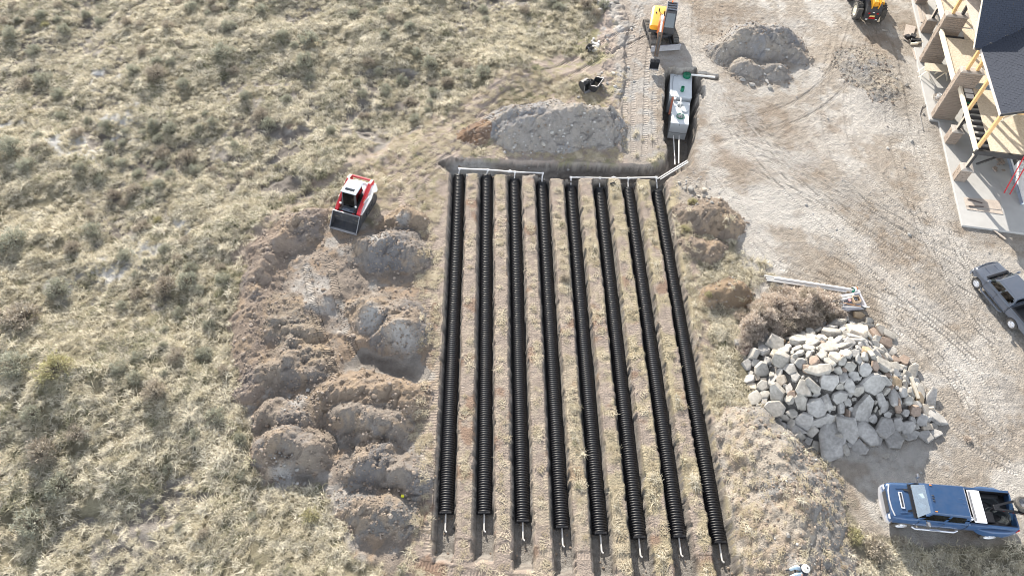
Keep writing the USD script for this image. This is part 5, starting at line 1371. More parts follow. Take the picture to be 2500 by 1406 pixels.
cu, cv = np.mean([p[0] for p in q]), np.mean([p[1] for p in q])
for du_ in (-.65, .65):
    part(tb_, 'trestle', cat([hull([(cu + du_ + s * p + a, cv + dv + b, z) for p, z in ((.02, .90), (.42, .14)) for a in (-.025, .025) for b in (-.045, .045)]) for s in (-1, 1) for dv in (-.32, .32)], box((cu + du_, cv, .86), (.09, .9, .09))), LUMB, smooth=False)
for k, (lab, pts) in enumerate((('outermost grey plank along the far patio edge', ((2240, 0), (2252, 55))), ('second grey plank in from the far patio edge', ((2250, 0), (2262, 55))), ('third grey plank in from the far patio edge', ((2259, 0), (2270, 48))))):
    a, b = [np.array([*hpx(*p, .17), .155]) for p in pts]; d_ = b - a
    solo('plank', hm(move(move(box((np.linalg.norm(d_) / 2, 0, 0), (np.linalg.norm(d_), .28, .04), .006)), a, rz=math.degrees(math.atan2(d_[1], d_[0])))), WEATH, lab, 'plank', smooth=False)
q = [at(*p, .06) for p in ((2212, 60), (2236, 66), (2229, 90), (2206, 87))]
solo('plywood_sheet', panel(q, .03), WEATH, 'square weathered plywood sheet lying on the ground beside the far patio', 'plywood', smooth=False)
bx_ = on(2222, 101)
for lab, dx, dy, s, r, ma in (('left black plastic box in the heap beside the patio', -.25, .25, (.34, .30, .34), 20, BLACKP), ('right black plastic box in the heap beside the patio', .25, .35, (.42, .36, .30), -30, BLACKP), ('long black case lying in the heap beside the patio', .4, -.05, (.75, .3, .2), -8, BLACKP)):
    t = thing('storage_box', lab, 'box', bx_ + [dx, dy, .0], r)
    part(t, 'box_body', box((0, 0, s[2] / 2), s, .03), ma); part(t, 'lid', box((0, 0, s[2] + .02), (s[0] + .03, s[1] + .03, .04), .012), DARKM)
for lab, dx, dy, L_, r in (('front pale timber offcut by the black boxes', .15, -.45, .62, 4), ('rear pale timber offcut by the black boxes', .62, -.28, .6, 8)):
    solo('timber_block', move(box((0, 0, .09), (L_, .18, .16), .01), bx_ + [dx, dy, 0], rz=r), LUMB, lab, 'timber block', smooth=False)
for lab, a, b, w_ in (('grey board leaning from the black boxes to the patio corner', (2230, 122), (2238, 146), .2), ('thin grey board left of the black boxes', (2204, 92), (2218, 101), .12), ('loose board sticking out from the front patio edge', (2421, 558), (2455, 585), .12)):
    A, B = at(*a, .07), at(*b, .1 if b[1] < 300 else .03); d_ = B - A
    solo('board', move(box((np.linalg.norm(d_) / 2, 0, 0), (np.linalg.norm(d_), w_, .04), .006), A, rz=math.degrees(math.atan2(d_[1], d_[0]))), WEATH, lab, 'board', smooth=False)
cu, cv = hpx(2289, 240, .2)
rr = np.random.default_rng(5)
cw = []
for k in range(5):
    a = np.linspace(0, 2 * math.pi, 24, endpoint=False); r_ = .33 + .07 * rr.normal()
    cw.append(tube(np.c_[cu + r_ * np.cos(a) + rr.normal() * .06, cv + r_ * np.sin(a) + rr.normal() * .06, .20 + .04 * k + .04 * np.sin(a * 2 + k)], .016, 5, True))
solo('wire_coil', hm(cat(cw)), WEATH, 'loose coil of wire on the patio at the foot of the nearer tall pier', 'wire coil')
bq = hthing('bucket', 'white bucket standing inside the wire coil on the patio', 'bucket')
part(bq, 'bucket_body', tri(mani(cyl((cu + .05, cv + .1, .135), (cu + .05, cv + .1, .5), .13, 16, .15)) - mani(cyl((cu + .05, cv + .1, .16), (cu + .05, cv + .1, .6), .12, 16, .14))), WHITEP)
gb = hthing('green_tub', 'green plastic tub on the patio behind the nearer tall pier', 'tub')
gu_, gv_ = hpx(2352, 247, .3)
part(gb, 'tub_body', tri(mani(box((gu_ + .3, gv_, .36), (.5, .4, .44), .05)) - mani(box((gu_ + .3, gv_, .5), (.42, .32, .44), .04))), GREENP)
offc = []
for k in range(9):
    u_, v_ = hpx(2436 + rr.uniform(-14, 18), 398 + rr.uniform(-18, 22), .2)
    p = solo('stone_offcut', hm(move(box((0, 0, .09), (rr.uniform(.15, .4), rr.uniform(.12, .3), rr.uniform(.06, .12)), .02), (u_, v_, .13 - .05), rz=rr.uniform(0, 180))), STONE, '', 'stone', 'stone offcuts heaped under the end of the deck', smooth=False); offc.append((p, 'loose stone offcut', 'in the heap under the deck end', px_of(hp(u_, v_, .13))))
tell_apart(offc)
for lab, x_, y_ in (('left white roll lying on the upper deck near the top edge', 2392, 8), ('right white roll lying on the upper deck near the top edge', 2399, 4)):
    u_, v_ = hpx(x_, y_, DZ + .2); solo('wrap_roll', hm(cyl((u_, v_ + .7, DZ + .16), (u_ + .1, v_ - .6, DZ + .16), .13, 14)), WHITEP, lab, 'roll')
a, b = hpx(2232, 305, .03), hpx(2262, 262, .03)
hz_ = [at(*p)[:2] for p in ((2262, 256), (2250, 262), (2245, 280), (2249, 300), (2254, 318))]
solo('garden_hose', tube([[*p, float(zat(*p)) + .05] for p in hz_], .03, 6), mat('grey_hose', (.2, .19, .18), .7), 'thin dark hose trailing on the ground beside the patio step', 'hose')

# ------------------------------------------------------------ rock pile
rk = np.random.default_rng(21)
ROCKM = [ramp_mat('pale_rock', [(.3, (.215, .203, .18)), (.5, (.31, .293, .263)), (.7, (.38, .36, .325))], 'noise', .9, scale=1.1, bump=.018, bscale=9, fine=.18),
         ramp_mat('grey_rock', [(.3, (.225, .216, .202)), (.5, (.305, .295, .28)), (.7, (.375, .362, .342))], 'noise', .9, scale=1.1, bump=.018, bscale=9, fine=.18),
         ramp_mat('tan_rock', [(.3, (.35, .30, .24)), (.5, (.44, .385, .315)), (.7, (.49, .44, .375))], 'noise', .9, scale=3.5, bump=.018, bscale=9, fine=.18),
         ramp_mat('brown_rock', [(.3, (.22, .165, .13)), (.7, (.32, .25, .20))], 'noise', .9, scale=3.5, bump=.018, bscale=9),
         ramp_mat('orange_rock', [(.3, (.28, .205, .13)), (.7, (.38, .295, .20))], 'noise', .9, scale=3.5, bump=.015, bscale=9)]


def rock(L, W, T, r=rk, n=5):
    """A broken slab: an irregular polygon with chipped rims, slightly different top and bottom."""
    k = r.integers(n, n + 3)
    a = np.sort((np.arange(k) + r.uniform(-.32, .32, k)) * 2 * math.pi / k)
    rad = r.uniform(.80, 1.08, k)
    sq = 1 / np.maximum(np.abs(np.cos(a)) ** 3 + np.abs(np.sin(a)) ** 3, .3) ** (1 / 3)
    P = np.c_[np.cos(a) * rad * sq * L / 2, np.sin(a) * rad * sq * W / 2]
    pts = []
    for z, s in ((-.5, .86), (-.30, .98), (.30, .98), (.5, .84)):
        j = r.normal(0, .025, (k, 2)) * min(L, W)
        pts.append(np.c_[P * s + j, np.full(k, z * T) + r.normal(0, .05, k) * T])
    m = hull(np.vstack(pts))
    return m


def cut_rock(m):
    s = m.subdivide()
    s = s.subdivide() if len(s.faces) < 260 else s
    d = fbm(s.vertices * 4.5 + 50 * rk.random(), 3, 3) - .5
    nrm_ = s.vertex_normals
    s.vertices = s.vertices + nrm_ * d[:, None] * .075 * np.ptp(m.vertices, 0).min()
    return s


def pz(x, y): return float(pile_h(np.array([[x]]), np.array([[y]]))[0, 0])


def on_pile(px, py, dz=0):
    z = 1.0
    for _ in range(14): q = at(px, py, z); z = .5 * z + .5 * max(pz(q[0], q[1]), 0)
    return np.array([q[0], q[1], z])


def pile_n(x, y, e=.25):
    return np.array([-(pz(x + e, y) - pz(x - e, y)) / (2 * e), -(pz(x, y + e) - pz(x, y - e)) / (2 * e), 1.0])


# surveyed large stones: (x, y in the detail sheet, length, width, angle, thickness share, kind, label)
BIGS = [(1000, 1005, 190, 125, 92, .35, 1, 'largest upright grey slab on the near face of the rock pile'), (785, 1215, 280, 150, 68, .3, 1, 'longest grey slab at the foot of the rock pile, with two small stones on it'), (888, 1155, 200, 115, -82, .4, 1, 'rounded grey boulder leaning on the longest slab at the pile foot'),
        (1020, 1170, 170, 110, -50, .4, 1, 'broad grey boulder right of the rounded one at the pile foot'), (1138, 1125, 125, 105, 40, .5, 1, 'five sided grey boulder in the lower right of the rock pile'), (1200, 1215, 120, 95, -70, .5, 1, 'angular grey boulder at the lower right foot of the pile'),
        (720, 1090, 165, 90, 40, .35, 1, 'dark grey slab at the lower left of the rock pile'), (600, 1090, 110, 120, 0, .4, 1, 'grey rounded slab above the flat stone at the lower left foot'), (530, 1150, 180, 60, -12, .4, 1, 'flat long stone at the lower left foot of the pile'), (680, 1005, 120, 110, 15, .5, 1, 'square grey boulder in the lower middle of the pile'),
        (738, 965, 90, 90, 20, .5, 1, 'small square stone above the square grey boulder'), (765, 825, 115, 105, 0, .3, 1, 'round flat pale disc shaped slab in the middle of the pile'), (700, 745, 165, 75, -8, .5, 0, 'sunlit oblong boulder left of the pile centre'), (955, 495, 135, 120, -35, .6, 2, 'tan sunlit boulder near the top of the pile'),
        (785, 495, 95, 110, 60, .6, 0, 'bright boulder under the top stones of the pile'), (830, 425, 105, 60, -10, .6, 0, 'bright top stone beside the brush pile'), (850, 585, 140, 42, -15, .6, 0, 'thin pale slab across the upper middle of the pile'), (765, 600, 120, 70, -20, .5, 0, 'pale jagged stone below the bright boulder'),
        (1090, 600, 105, 50, -22, .5, 0, 'lens shaped pale slab at the upper right of the pile'), (1120, 710, 130, 90, -18, .5, 0, 'bright flat boulder right of the pile centre'), (1065, 830, 150, 110, -40, .3, 1, 'large shaded slab right of the pile centre'), (1140, 810, 130, 60, -55, .4, 1, 'steep shaded slab beside the large shaded one'),
        (405, 575, 125, 105, -25, .6, 0, 'large pale boulder at the left end of the pile'), (310, 565, 60, 105, -15, .6, 0, 'upright pale stone at the left end of the pile'), (255, 640, 100, 75, 15, .6, 0, 'pale block at the far left of the pile'), (445, 680, 110, 100, -30, .6, 0, 'white cracked block in the left part of the pile'),
        (310, 740, 90, 95, -10, .6, 0, 'pale square block at the left edge of the pile'), (415, 905, 100, 130, 20, .6, 0, 'tall pale block on the lower left of the pile'), (405, 1010, 110, 115, 50, .6, 0, 'pale pointed block at the bottom left of the pile'), (315, 1015, 90, 70, -5, .6, 0, 'pale block at the bottom left corner of the pile'),
        (575, 945, 75, 110, 8, .6, 0, 'tall narrow pale stone in the lower left of the pile'), (655, 845, 130, 55, -55, .5, 0, 'slanting pale bar left of the round slab'), (605, 870, 110, 100, -45, .4, 0, 'broad pale slab left of the slanting bar'), (905, 845, 75, 90, 10, .5, 1, 'shaded square block right of the round slab'),
        (560, 550, 110, 85, -15, .6, 0, 'pale boulder below the brush pile'), (655, 565, 80, 75, 10, .6, 0, 'pale square stone right of the boulder below the brush'), (590, 510, 95, 40, -8, .5, 0, 'flat pale stone at the edge of the brush'), (180, 560, 110, 55, 0, .6, 0, 'leftmost pale stone of the pile under the brush'),
        (1340, 755, 60, 125, -25, .5, 0, 'long pale block on the right edge of the pile'), (1385, 895, 60, 100, -10, .6, 0, 'white block beside the timber offcut'), (1465, 965, 60, 190, -22, .4, 1, 'thin slab standing along the right edge of the pile'), (1500, 1075, 130, 80, -35, .4, 1, 'lowest grey slab on the right edge of the pile'),
        (1215, 930, 90, 110, 20, .4, 1, 'shaded upright slab above the brown stone'), (1235, 990, 80, 90, 40, .5, 3, 'brown triangular stone in the shaded part of the pile'), (1280, 680, 65, 75, -60, .6, 3, 'brown rounded stone on the right side of the pile'), (1150, 555, 95, 60, -30, .6, 3, 'brown stone near the upper right of the pile'),
        (675, 680, 70, 60, 30, .6, 3, 'tan and brown stone left of the pile centre'), (970, 365, 105, 45, -8, .5, 4, 'orange tinted slab at the top of the pile by the tray'), (455, 545, 35, 30, 0, .8, 4, 'small orange stone at the left of the pile'), (1050, 405, 130, 35, -10, .5, 0, 'long thin slab at the top of the pile'), (1020, 440, 140, 38, -15, .5, 0, 'second long thin slab at the top of the pile'),
        (920, 540, 150, 50, -30, .4, 0, 'slanting slab under the tan boulder'), (1130, 470, 90, 50, -45, .5, 2, 'tan stone on the upper right rim of the pile'), (1180, 500, 100, 45, -40, .5, 0, 'pale slab on the upper right rim of the pile'), (1300, 1130, 100, 75, 15, .5, 1, 'grey block in the lower right of the pile'), (1320, 1185, 120, 60, 12, .4, 1, 'flat grey stone at the lower right foot'),
        (1430, 1195, 75, 70, 40, .4, 1, 'grey square slab at the bottom right foot'), (1495, 1175, 70, 50, 25, .4, 1, 'outermost small slab at the bottom right of the pile'), (1230, 1110, 75, 85, 10, .5, 1, 'grey stone between the boulders of the lower right'), (970, 1275, 80, 80, 35, .35, 1, 'flat kite shaped stone lying off the pile foot'), (880, 1290, 45, 70, 0, .7, 0, 'small pale stone between the slabs at the pile foot'), (818, 1195, 62, 52, 10, .6, 0, 'pale stone lying on the longest slab'), (1160, 1328, 48, 30, 10, .5, 0, 'lone flat stone on the ground below the pile'), (790, 1232, 40, 26, 5, .6, 0, 'smallest pale stone lying on the longest slab'),
        (520, 915, 50, 60, 0, .7, 3, 'brown stone in the lower left of the pile'), (500, 945, 60, 55, 20, .7, 0, 'white stone below the brown one, lower left'), (515, 1035, 70, 55, 0, .6, 0, 'pale stone left of the square grey boulder')]
taken = []; small = []; used_last = ['']
k_px = 2.8117


def put_rock(px, py, L, W, a, ts, kind, label, grp=None, lift=.28, foot=False):
    q = on_pile(px, py)
    sc = np.linalg.norm(q - CAM) / FPX
    n = pile_n(q[0], q[1]); n /= np.linalg.norm(n)
    L, W = L * sc * 1.1, W * sc * 1.2
    T = max(.09, min(L, W) * ts * .72)
    m = cut_rock(rock(L, W, T)) if L > .5 else rock(L, W, T)
    up = n * .8 + rk.normal(0, .24, 3) + np.array([0, -.12, 0]); up /= np.linalg.norm(up)
    ar = math.radians(a); x = np.array([math.cos(ar), math.sin(ar), 0]); x -= up * (x @ up); x /= np.linalg.norm(x); y = np.cross(up, x)
    M = np.eye(4); M[:3, 0], M[:3, 1], M[:3, 2] = x, y, up; M[:3, 3] = q + n * T * lift
    m.apply_transform(M)
    used_last[0] = solo('rock', m, ROCKM[kind], label, 'rock', grp, smooth=28 if L > .5 else 20)
    taken.append((q[0], q[1], min(L, W) / 2))


for (zx_, zy_, L, W, a, ts, kind, lab) in BIGS:
    put_rock(1750 + zx_ / k_px, 640 + zy_ / k_px, L / k_px, W / k_px, a, ts, kind, lab)
lo, hi = PILE.min(0), PILE.max(0)
cnt = 0
for tries in range(9000):
    x, y = rk.uniform(lo, hi)
    s = float(sd_poly(PILE, np.array([[x]]), np.array([[y]]), 3)[0, 0])
    if s < -.12: continue
    size = (.68, .52, .39, .29)[min(3, tries // 1300)] * rk.uniform(.85, 1.15)
    if any((x - a) ** 2 + (y - b) ** 2 < (c * .78 + size * .30) ** 2 for a, b, c in taken): continue
    z = pz(x, y); d_ = np.array([x, y, z]) - CAM; w_ = d_ @ FW
    px_, py_ = 1250 + FPX * d_[0] / w_, 703 - FPX * (d_ @ UP) / w_
    sc = np.linalg.norm(d_) / FPX
    shaded = y < 20.3
    kind = rk.choice([0, 1, 2, 3, 4], p=[.42, .42, .08, .07, .01])
    put_rock(px_, py_, size * rk.uniform(.8, 1.3) / sc, size * rk.uniform(.6, .95) / sc, rk.uniform(0, 180), rk.uniform(.32, .68), kind, '', 'smaller stones of the rock pile', lift=.15)
    small.append((used_last[0], ('big ' if size > .62 else 'middling ' if size > .42 else 'small ') + ('pale', 'grey', 'tan', 'brown', 'orange')[kind] + ' stone', 'in the ' + ('top', 'upper', 'mid', 'lower', 'foot')[int(np.clip((py_ - 765) / 68, 0, 4))] + ' ' + ('left end', 'left part', 'centre', 'right part', 'right end')[int(np.clip((px_ - 1800) / 102, 0, 4))] + ' of rock pile', (px_, py_)))
    cnt += 1
    if cnt >= 232: break
tell_apart(small)
ob = (1750 + 1335 / k_px, 640 + 882 / k_px)
q = on_pile(*ob); solo('timber_offcut', move(box((0, 0, 0), (1.25, .17, .12), .012, rot=(0, -14, 0)), q + [0, 0, .42], rz=98), LUMB, 'pale timber offcut lying on the right side of the rock pile', 'timber', smooth=False)

# stones at the top edge and by the yard
for lab, px, py, L, W, a, k in (('square pale stone at the left of the group at the top edge', 1465, 12, 15, 14, -30, 0), ('long pale slab in the middle of the group at the top edge', 1481, 14, 28, 12, 82, 1), ('white boulder at the right of the group at the top edge', 1504, 5, 17, 10, -15, 0), ('lower pale block of the group at the top edge', 1465, 27, 11, 10, -40, 0), ('grey stone under the white boulder at the top edge', 1493, 11, 10, 7, 10, 1), ('small grey stone farthest left at the top edge', 1452, 37, 6, 6, 0, 1), ('pale stone cut by the top edge left of the slab', 1459, 2, 14, 8, 20, 0),
                           ('bright stone on the upper slope of the largest mound', 1917, 93, 6, 4, -40, 0), ('largest loose stone at the foot of the largest mound', 1878, 214, 13, 9, -5, 0), ('pale stone on the near slope of the largest mound', 1904, 165, 8, 6, -30, 1), ('long stone at the left foot of the largest mound', 1835, 208, 15, 7, -25, 1), ('flat stone low on the largest mound', 1814, 196, 14, 6, -12, 1), ('pale stone halfway up the largest mound', 1874, 121, 10, 5, 0, 1), ('stone below the flat one on the largest mound', 1872, 200, 6, 16, 12, 1),
                           ('white stone by the patio on the dark ground', 2213, 209, 9, 6, 35, 0), ('white scrap on the yard left of the plywood', 2160, 76, 18, 3, 3, 0),
                           ('largest white stone by the head of the last chamber row', 1686, 462, 15, 11, 35, 0), ('white stone left of the largest by the last chamber row', 1671, 461, 8, 8, 0, 0), ('small white stone near the trench corner', 1658, 447, 8, 6, 0, 0), ('white stone right of the largest by the last row', 1730, 484, 8, 7, 0, 0), ('white stone on the right by the weedy mound', 1719, 481, 8, 7, 30, 0), ('small stone above the weedy mound', 1705, 480, 7, 6, 10, 0), ('grey stone below the slanting pipes', 1718, 464, 14, 9, 20, 2),
                           ('tan stone in the track of the excavator corridor', 1497, 182, 10, 9, 40, 2), ('larger stone on the berm beside the buckets', 1462, 185, 12, 8, 30, 2), ('pale round stone left of the toothed bucket', 1412, 240, 9, 7, 0, 1), ('pale stone on the spoil heap foot, tallest', 1326, 350, 10, 18, 0, 0), ('pale stone at the end of the spoil heap foot', 1363, 371, 10, 8, 0, 1)):
    q = on(px, py); sc = np.linalg.norm(q - CAM) / FPX
    T = max(.1, min(L, W) * sc * .7)
    m = rock(L * sc, W * sc * 1.35, T); m = cut_rock(m)
    solo('loose_stone', move(move(m, rot=(rk.normal() * 12, rk.normal() * 12, 0)), q + [0, 0, T * .28], rz=a), ROCKM[k], lab, 'stone', smooth=28)
# ------------------------------------------------------------ plants
vg = np.random.default_rng(17)


def blades(n, h, spread, lean, w, r, wind=(0, 0)):
    """A tuft of n bent blades, two quads each."""
    a = r.uniform(0, 2 * math.pi, n); d = np.c_[np.cos(a), np.sin(a)]
    base = r.normal(0, spread, (n, 2)); hh = h * r.uniform(.55, 1.15, n); ln = lean * r.uniform(.3, 1.3, n)
    d2 = d * ln[:, None] * hh[:, None] + np.array(wind) * hh[:, None]
    p0 = np.c_[base, np.full(n, -.03)]
    p1 = np.c_[base + d2 * .38, hh * .62]
    p2 = np.c_[base + d2, hh * np.clip(1.02 - ln * .42, .25, 1)]
    sd_ = np.c_[-d[:, 1], d[:, 0], np.zeros(n)] * (w * r.uniform(.6, 1.2, n))[:, None]
    v = np.stack([p0 - sd_, p0 + sd_, p1 - sd_ * .8, p1 + sd_ * .8, p2], 1).reshape(-1, 3)
    k = np.arange(n)[:, None] * 5
    f = np.vstack([k + [0, 1, 3], k + [0, 3, 2], k + [2, 3, 4]])
    return trimesh.Trimesh(v, f, process=False)


def instancer(name, label, protos, pos, rotz, scl, idx, tilt=None, cat_=None):
    path = '/World/' + name
    pi = UsdGeom.PointInstancer.Define(stage, path)
    tag(pi.GetPrim(), label, cat_, None, 'stuff')
    targets = []
    for k, (m, ma) in enumerate(protos):
        p = f'{path}/source_{k:03d}'
        usdkit.mesh(stage, p, m, ma, smooth=False); targets.append(Sdf.Path(p))
    pi.CreatePrototypesRel().SetTargets(targets)
    n = len(pos)
    pi.CreatePositionsAttr(Vt.Vec3fArray.FromNumpy(np.asarray(pos, np.float32)))
    c, s = np.cos(rotz / 2), np.sin(rotz / 2)
    if tilt is None: q = np.stack([np.zeros(n), np.zeros(n), s, c], 1)
    else:
        cx, sx = np.cos(tilt / 2), np.sin(tilt / 2)
        q = np.stack([sx * c, sx * s, cx * s, cx * c], 1)
    pi.CreateOrientationsAttr(Vt.QuathArray([Gf.Quath(float(w), float(x), float(y), float(z)) for x, y, z, w in q]))
    pi.CreateScalesAttr(Vt.Vec3fArray.FromNumpy(np.asarray(scl, np.float32)))
    pi.CreateProtoIndicesAttr(Vt.IntArray.FromNumpy(np.asarray(idx, np.int32)))


def grid_at(A, x, y):
    i = np.clip(np.round((y - ys[0]) / STEP).astype(int), 0, NY - 1); j = np.clip(np.round((x - xs[0]) / STEP).astype(int), 0, NX - 1)
    return A[i, j]


STRAW = ramp_mat('straw_blade', [(0, (.37, .33, .235)), (.5, (.56, .51, .385)), (1, (.74, .685, .56))], 'object', .8, scale=1.2, trans=.25, fine=.3)
OLIVE = ramp_mat('olive_blade', [(0, (.18, .175, .11)), (.5, (.295, .28, .185)), (1, (.44, .41, .285))], 'object', .8, scale=1.2, trans=.25, fine=.3)
GREYB = ramp_mat('grey_blade', [(0, (.26, .24, .19)), (.6, (.38, .35, .28)), (1, (.52, .49, .41))], 'object', .8, scale=1.2, trans=.2, fine=.3)
vis_px = lambda x, y, m=0.0: None
gmask = np.clip(1 - np.maximum.reduce([sstep(-.5, .25, dirtyard), sstep(-.4, .2, spoil), sstep(-.4, .3, field_rows), sstep(-.7, .3, trampled + nm * 2.0) * .93, bare]), 0, 1)
alk = alb.mean(-1) > .46
gmask *= np.where(alk, .12, 1)
gmask *= np.where(TR[..., 2] > .4, .25, 1)
gmask *= np.clip(.55 + nm * 2.5 + nn * 1.2, .12, 1.0)
gmask = np.maximum(gmask, .42 * sstep(.0, .6, rightgrass) * sstep(-.2, .2, nm + .12))
gmask = np.maximum(gmask, .17 * sstep(0, .6, lowright + nm * 2) * sstep(1.0, 1.6, dpath + nm))
rowgrass = sstep(.2, .6, field_rows) * strawx * sstep(.0, .14, nm + nn * .5) * .22
gmask = np.maximum(gmask, rowgrass)
wide = trench | cut
for _ in range(3): wide[1:-1, 1:-1] |= wide[:-2, 1:-1] | wide[2:, 1:-1] | wide[1:-1, :-2] | wide[1:-1, 2:]
gmask[wide] *= .06; gmask[trench | cut] = 0
gmask = np.where((MREG >= 0) & (MREG != 17), gmask * .05, gmask)
gmask = np.where(MREG == 17, .006 + .03 * (nm > 0.04), gmask)
gmask *= 1 - .9 * np.maximum(sstep(-.3, .3, trackway), .8 * sstep(-.2, .3, bench))
gmask *= 1 - .85 * trail
gmask[PH > .05] = 0
gmask[sds > -.3] = 0
for px, py, k_ in ((1370, 215, .5), (1430, 130, .4), (1690, 545, .8), (1820, 660, .5), (760, 1300, 1), (1730, 700, .5)):
    q = at(px, py); gmask = np.maximum(gmask, k_ * sstep(2.3, .6, np.hypot(WX - q[0], (WY - q[1]) * 1.6) + nm * 2) * (MREG < 0) * (Z > -.2) * (TR[..., 2] < .4))
protos = []
r0 = np.random.default_rng(99)
for k in range(3): protos.append((blades(30, .30, .11, 1.25, .017, r0, (-.22, -.20)), STRAW))
for k in range(3): protos.append((blades(30, .26, .12, 1.1, .017, r0, (-.2, -.18)), OLIVE))
for k in range(2): protos.append((blades(28, .36, .10, 1.3, .016, r0, (-.25, -.2)), GREYB))
for k in range(2): protos.append((blades(44, .46, .08, 1.0, .014, r0, (-.1, -.1)), STRAW))
NT = 235000
x = vg.uniform(xs[0], xs[-1], NT); y = vg.uniform(ys[0], ys[-1], NT)
keep = vg.uniform(0, 1, NT) < grid_at(gmask, x, y)
wdt = 25 + (y - 6) * .46 + 1.5                                                    # the strip of land the drone can see, with a margin
keep &= np.abs(x) < wdt
x, y = x[keep], y[keep]; n = len(x)
g1, g2 = grid_at(nn, x, y) + grid_at(nm, x, y) * .5, grid_at(nb, x, y) * .7 - grid_at(nm, x, y) * .4
u = vg.uniform(0, 1, n)
fam = np.where(u < np.clip(.15 + g1 * 2.4, .03, .7) * (x < 6), 1, np.where(u > .86, 2, 0))
fam = np.where((g2 > .1) & (u < .75), 0, fam)
idx = np.where(fam == 1, 3 + vg.integers(0, 3, n), np.where(fam == 2, 6 + vg.integers(0, 2, n), vg.integers(0, 3, n)))
idx = np.where((vg.uniform(0, 1, n) < .05), 8 + vg.integers(0, 2, n), idx)
sc = vg.uniform(.5, 1.05, n) * np.where(grid_at(field_rows, x, y) > 0, .8, 1) * (1 + np.clip(grid_at(nn, x, y), -.2, .3))
instancer('grass', 'dry straw and olive grass covering the field and the strips between trenches', protos, np.c_[x, y, grid_at(Z, x, y) - .01], vg.uniform(-1.4, 1.4, n), np.c_[sc, sc, sc * vg.uniform(.8, 1.2, n)], idx)

# loose straw lying on the trampled strips
STRW = ramp_mat('loose_straw_stalk', [(0, (.36, .30, .20)), (1, (.58, .51, .38))], 'object', .85, fine=.2)
straw = []
for k in range(2):
    ms = []
    for i in range(26):
        a = r0.uniform(0, math.pi); L = r0.uniform(.08, .26); c = r0.normal(0, .12, 2)
        ms.append(box((c[0], c[1], .02 + r0.uniform(0, .03)), (L, .012, .008), rot=(0, r0.uniform(-12, 12), math.degrees(a))))
    straw.append((cat(ms), STRW))
smask = np.maximum.reduce([sstep(-.2, .3, field_rows) * (.12 + .4 * sstep(.0, .14, nm)), sstep(-.5, .5, trampled + nm * 2) * .4 * (MREG < 0), np.where(MREG == 17, .10, 0), sstep(0, .5, rightgrass) * .4]) * (Z > -.2) * ~wide
N2 = 26000
x = vg.uniform(xs[0], xs[-1], N2 * 4); y = vg.uniform(ys[0], 46, N2 * 4)
kp = (vg.uniform(0, 1, N2 * 4) < grid_at(smask, x, y)) & (np.abs(x) < 25 + (y - 6) * .46)
x, y = x[kp], y[kp]; n = len(x); sc = vg.uniform(.7, 1.3, n)
instancer('loose_straw', 'broken straw stalks littering the trampled ground', straw, np.c_[x, y, grid_at(Z, x, y)], vg.uniform(0, 6.28, n), np.c_[sc, sc, sc], vg.integers(0, 2, n))


# clods and crumbs
def clod(r, sub=1):
    m = trimesh.creation.icosphere(sub, 1.0)
    d = fbm(m.vertices * 1.3 + r.uniform(0, 90), 3, 5) - .5
    m.vertices = m.vertices * (1 + d[:, None] * 1.1) * np.array([1, r.uniform(.7, 1), r.uniform(.55, .8)])
    return m


CLODM = ramp_mat('soil_clod', [(0, (.17, .135, .105)), (.5, (.245, .20, .16)), (1, (.31, .26, .215))], 'object', .95, fine=.25)
GRAVM = ramp_mat('grey_stone', [(0, (.22, .21, .195)), (.6, (.31, .30, .28)), (1, (.44, .425, .40))], 'object', .9, fine=.2)
cl_ = [(clod(r0), CLODM) for _ in range(4)]; gr_ = [(clod(r0), GRAVM) for _ in range(4)]
foot = np.zeros(X.shape)
mz = (MREG >= 0).astype(float)
slope = np.hypot(gz[0], gz[1])
cm = np.where(MREG >= 0, .30 + .9 * sstep(.05, .2, nn + nf * .4), 0) * np.where((MREG == 0) | (MREG == 1), .5, np.where(MREG == 17, 1.3, 1)) + sstep(-.3, .2, spoil) * .22
blur = mz.copy()
for _ in range(5): blur[2:-2, 2:-2] = (blur[2:-2, 2:-2] + blur[:-4, 2:-2] + blur[4:, 2:-2] + blur[2:-2, :-4] + blur[2:-2, 4:]) / 5
cm += np.clip(1 - np.abs(blur - .45) / .35, 0, 1) * .8
cm = np.where(Z < -.2, .12 * (sdp > -1) + .12 * (sd > -.4) + .15 * (trench & (Z < -.7)), cm)
cm[PH > 0.3] = 0; cm[sds > -.3] = 0
N3 = 260000
x = vg.uniform(-24, 30, N3); y = vg.uniform(ys[0], ys[-1], N3)
kp = vg.uniform(0, 1, N3) < grid_at(cm, x, y) * .75
x, y = x[kp], y[kp]; n = len(x); sz = .024 + .055 * vg.power(.45, n) ** 2 + (vg.uniform(0, 1, n) < .02) * vg.uniform(.03, .09, n)
instancer('dirt_clods', 'clods and crumbs of dug earth lying on the heaps and at their feet', cl_, np.c_[x, y, grid_at(Z, x, y) + sz * .2], vg.uniform(0, 6.28, n), np.c_[sz, sz, sz], vg.integers(0, 4, n))
gm = np.zeros(X.shape)
gm = np.where(MREG == 1, .55 + 1.2 * sstep(.3, .9, slope) * (Y < at(1380, 300)[1]), gm)
gm = np.where(MREG == 0, .35, gm)
for px, py, r_, k_ in ((730, 985, .9, .8), (690, 1175, 1.3, 1.2), (905, 790, .9, .4), (985, 830, .9, .4), (1700, 470, 2.2, .5), (1320, 365, 3.0, .7), (1500, 200, 2.0, .5), (1800, 665, 1.2, .35), (1840, 170, 2.5, .4), (2040, 960, 5.0, .16), (1620, 250, 1.2, .4), (1150, 405, 1.2, 1.5), (1950, 1250, 3, .12)):
    q = at(px, py); gm = np.maximum(gm, k_ * sstep(r_ * 1.2, r_ * .4, np.hypot(WX - q[0], WY - q[1])))
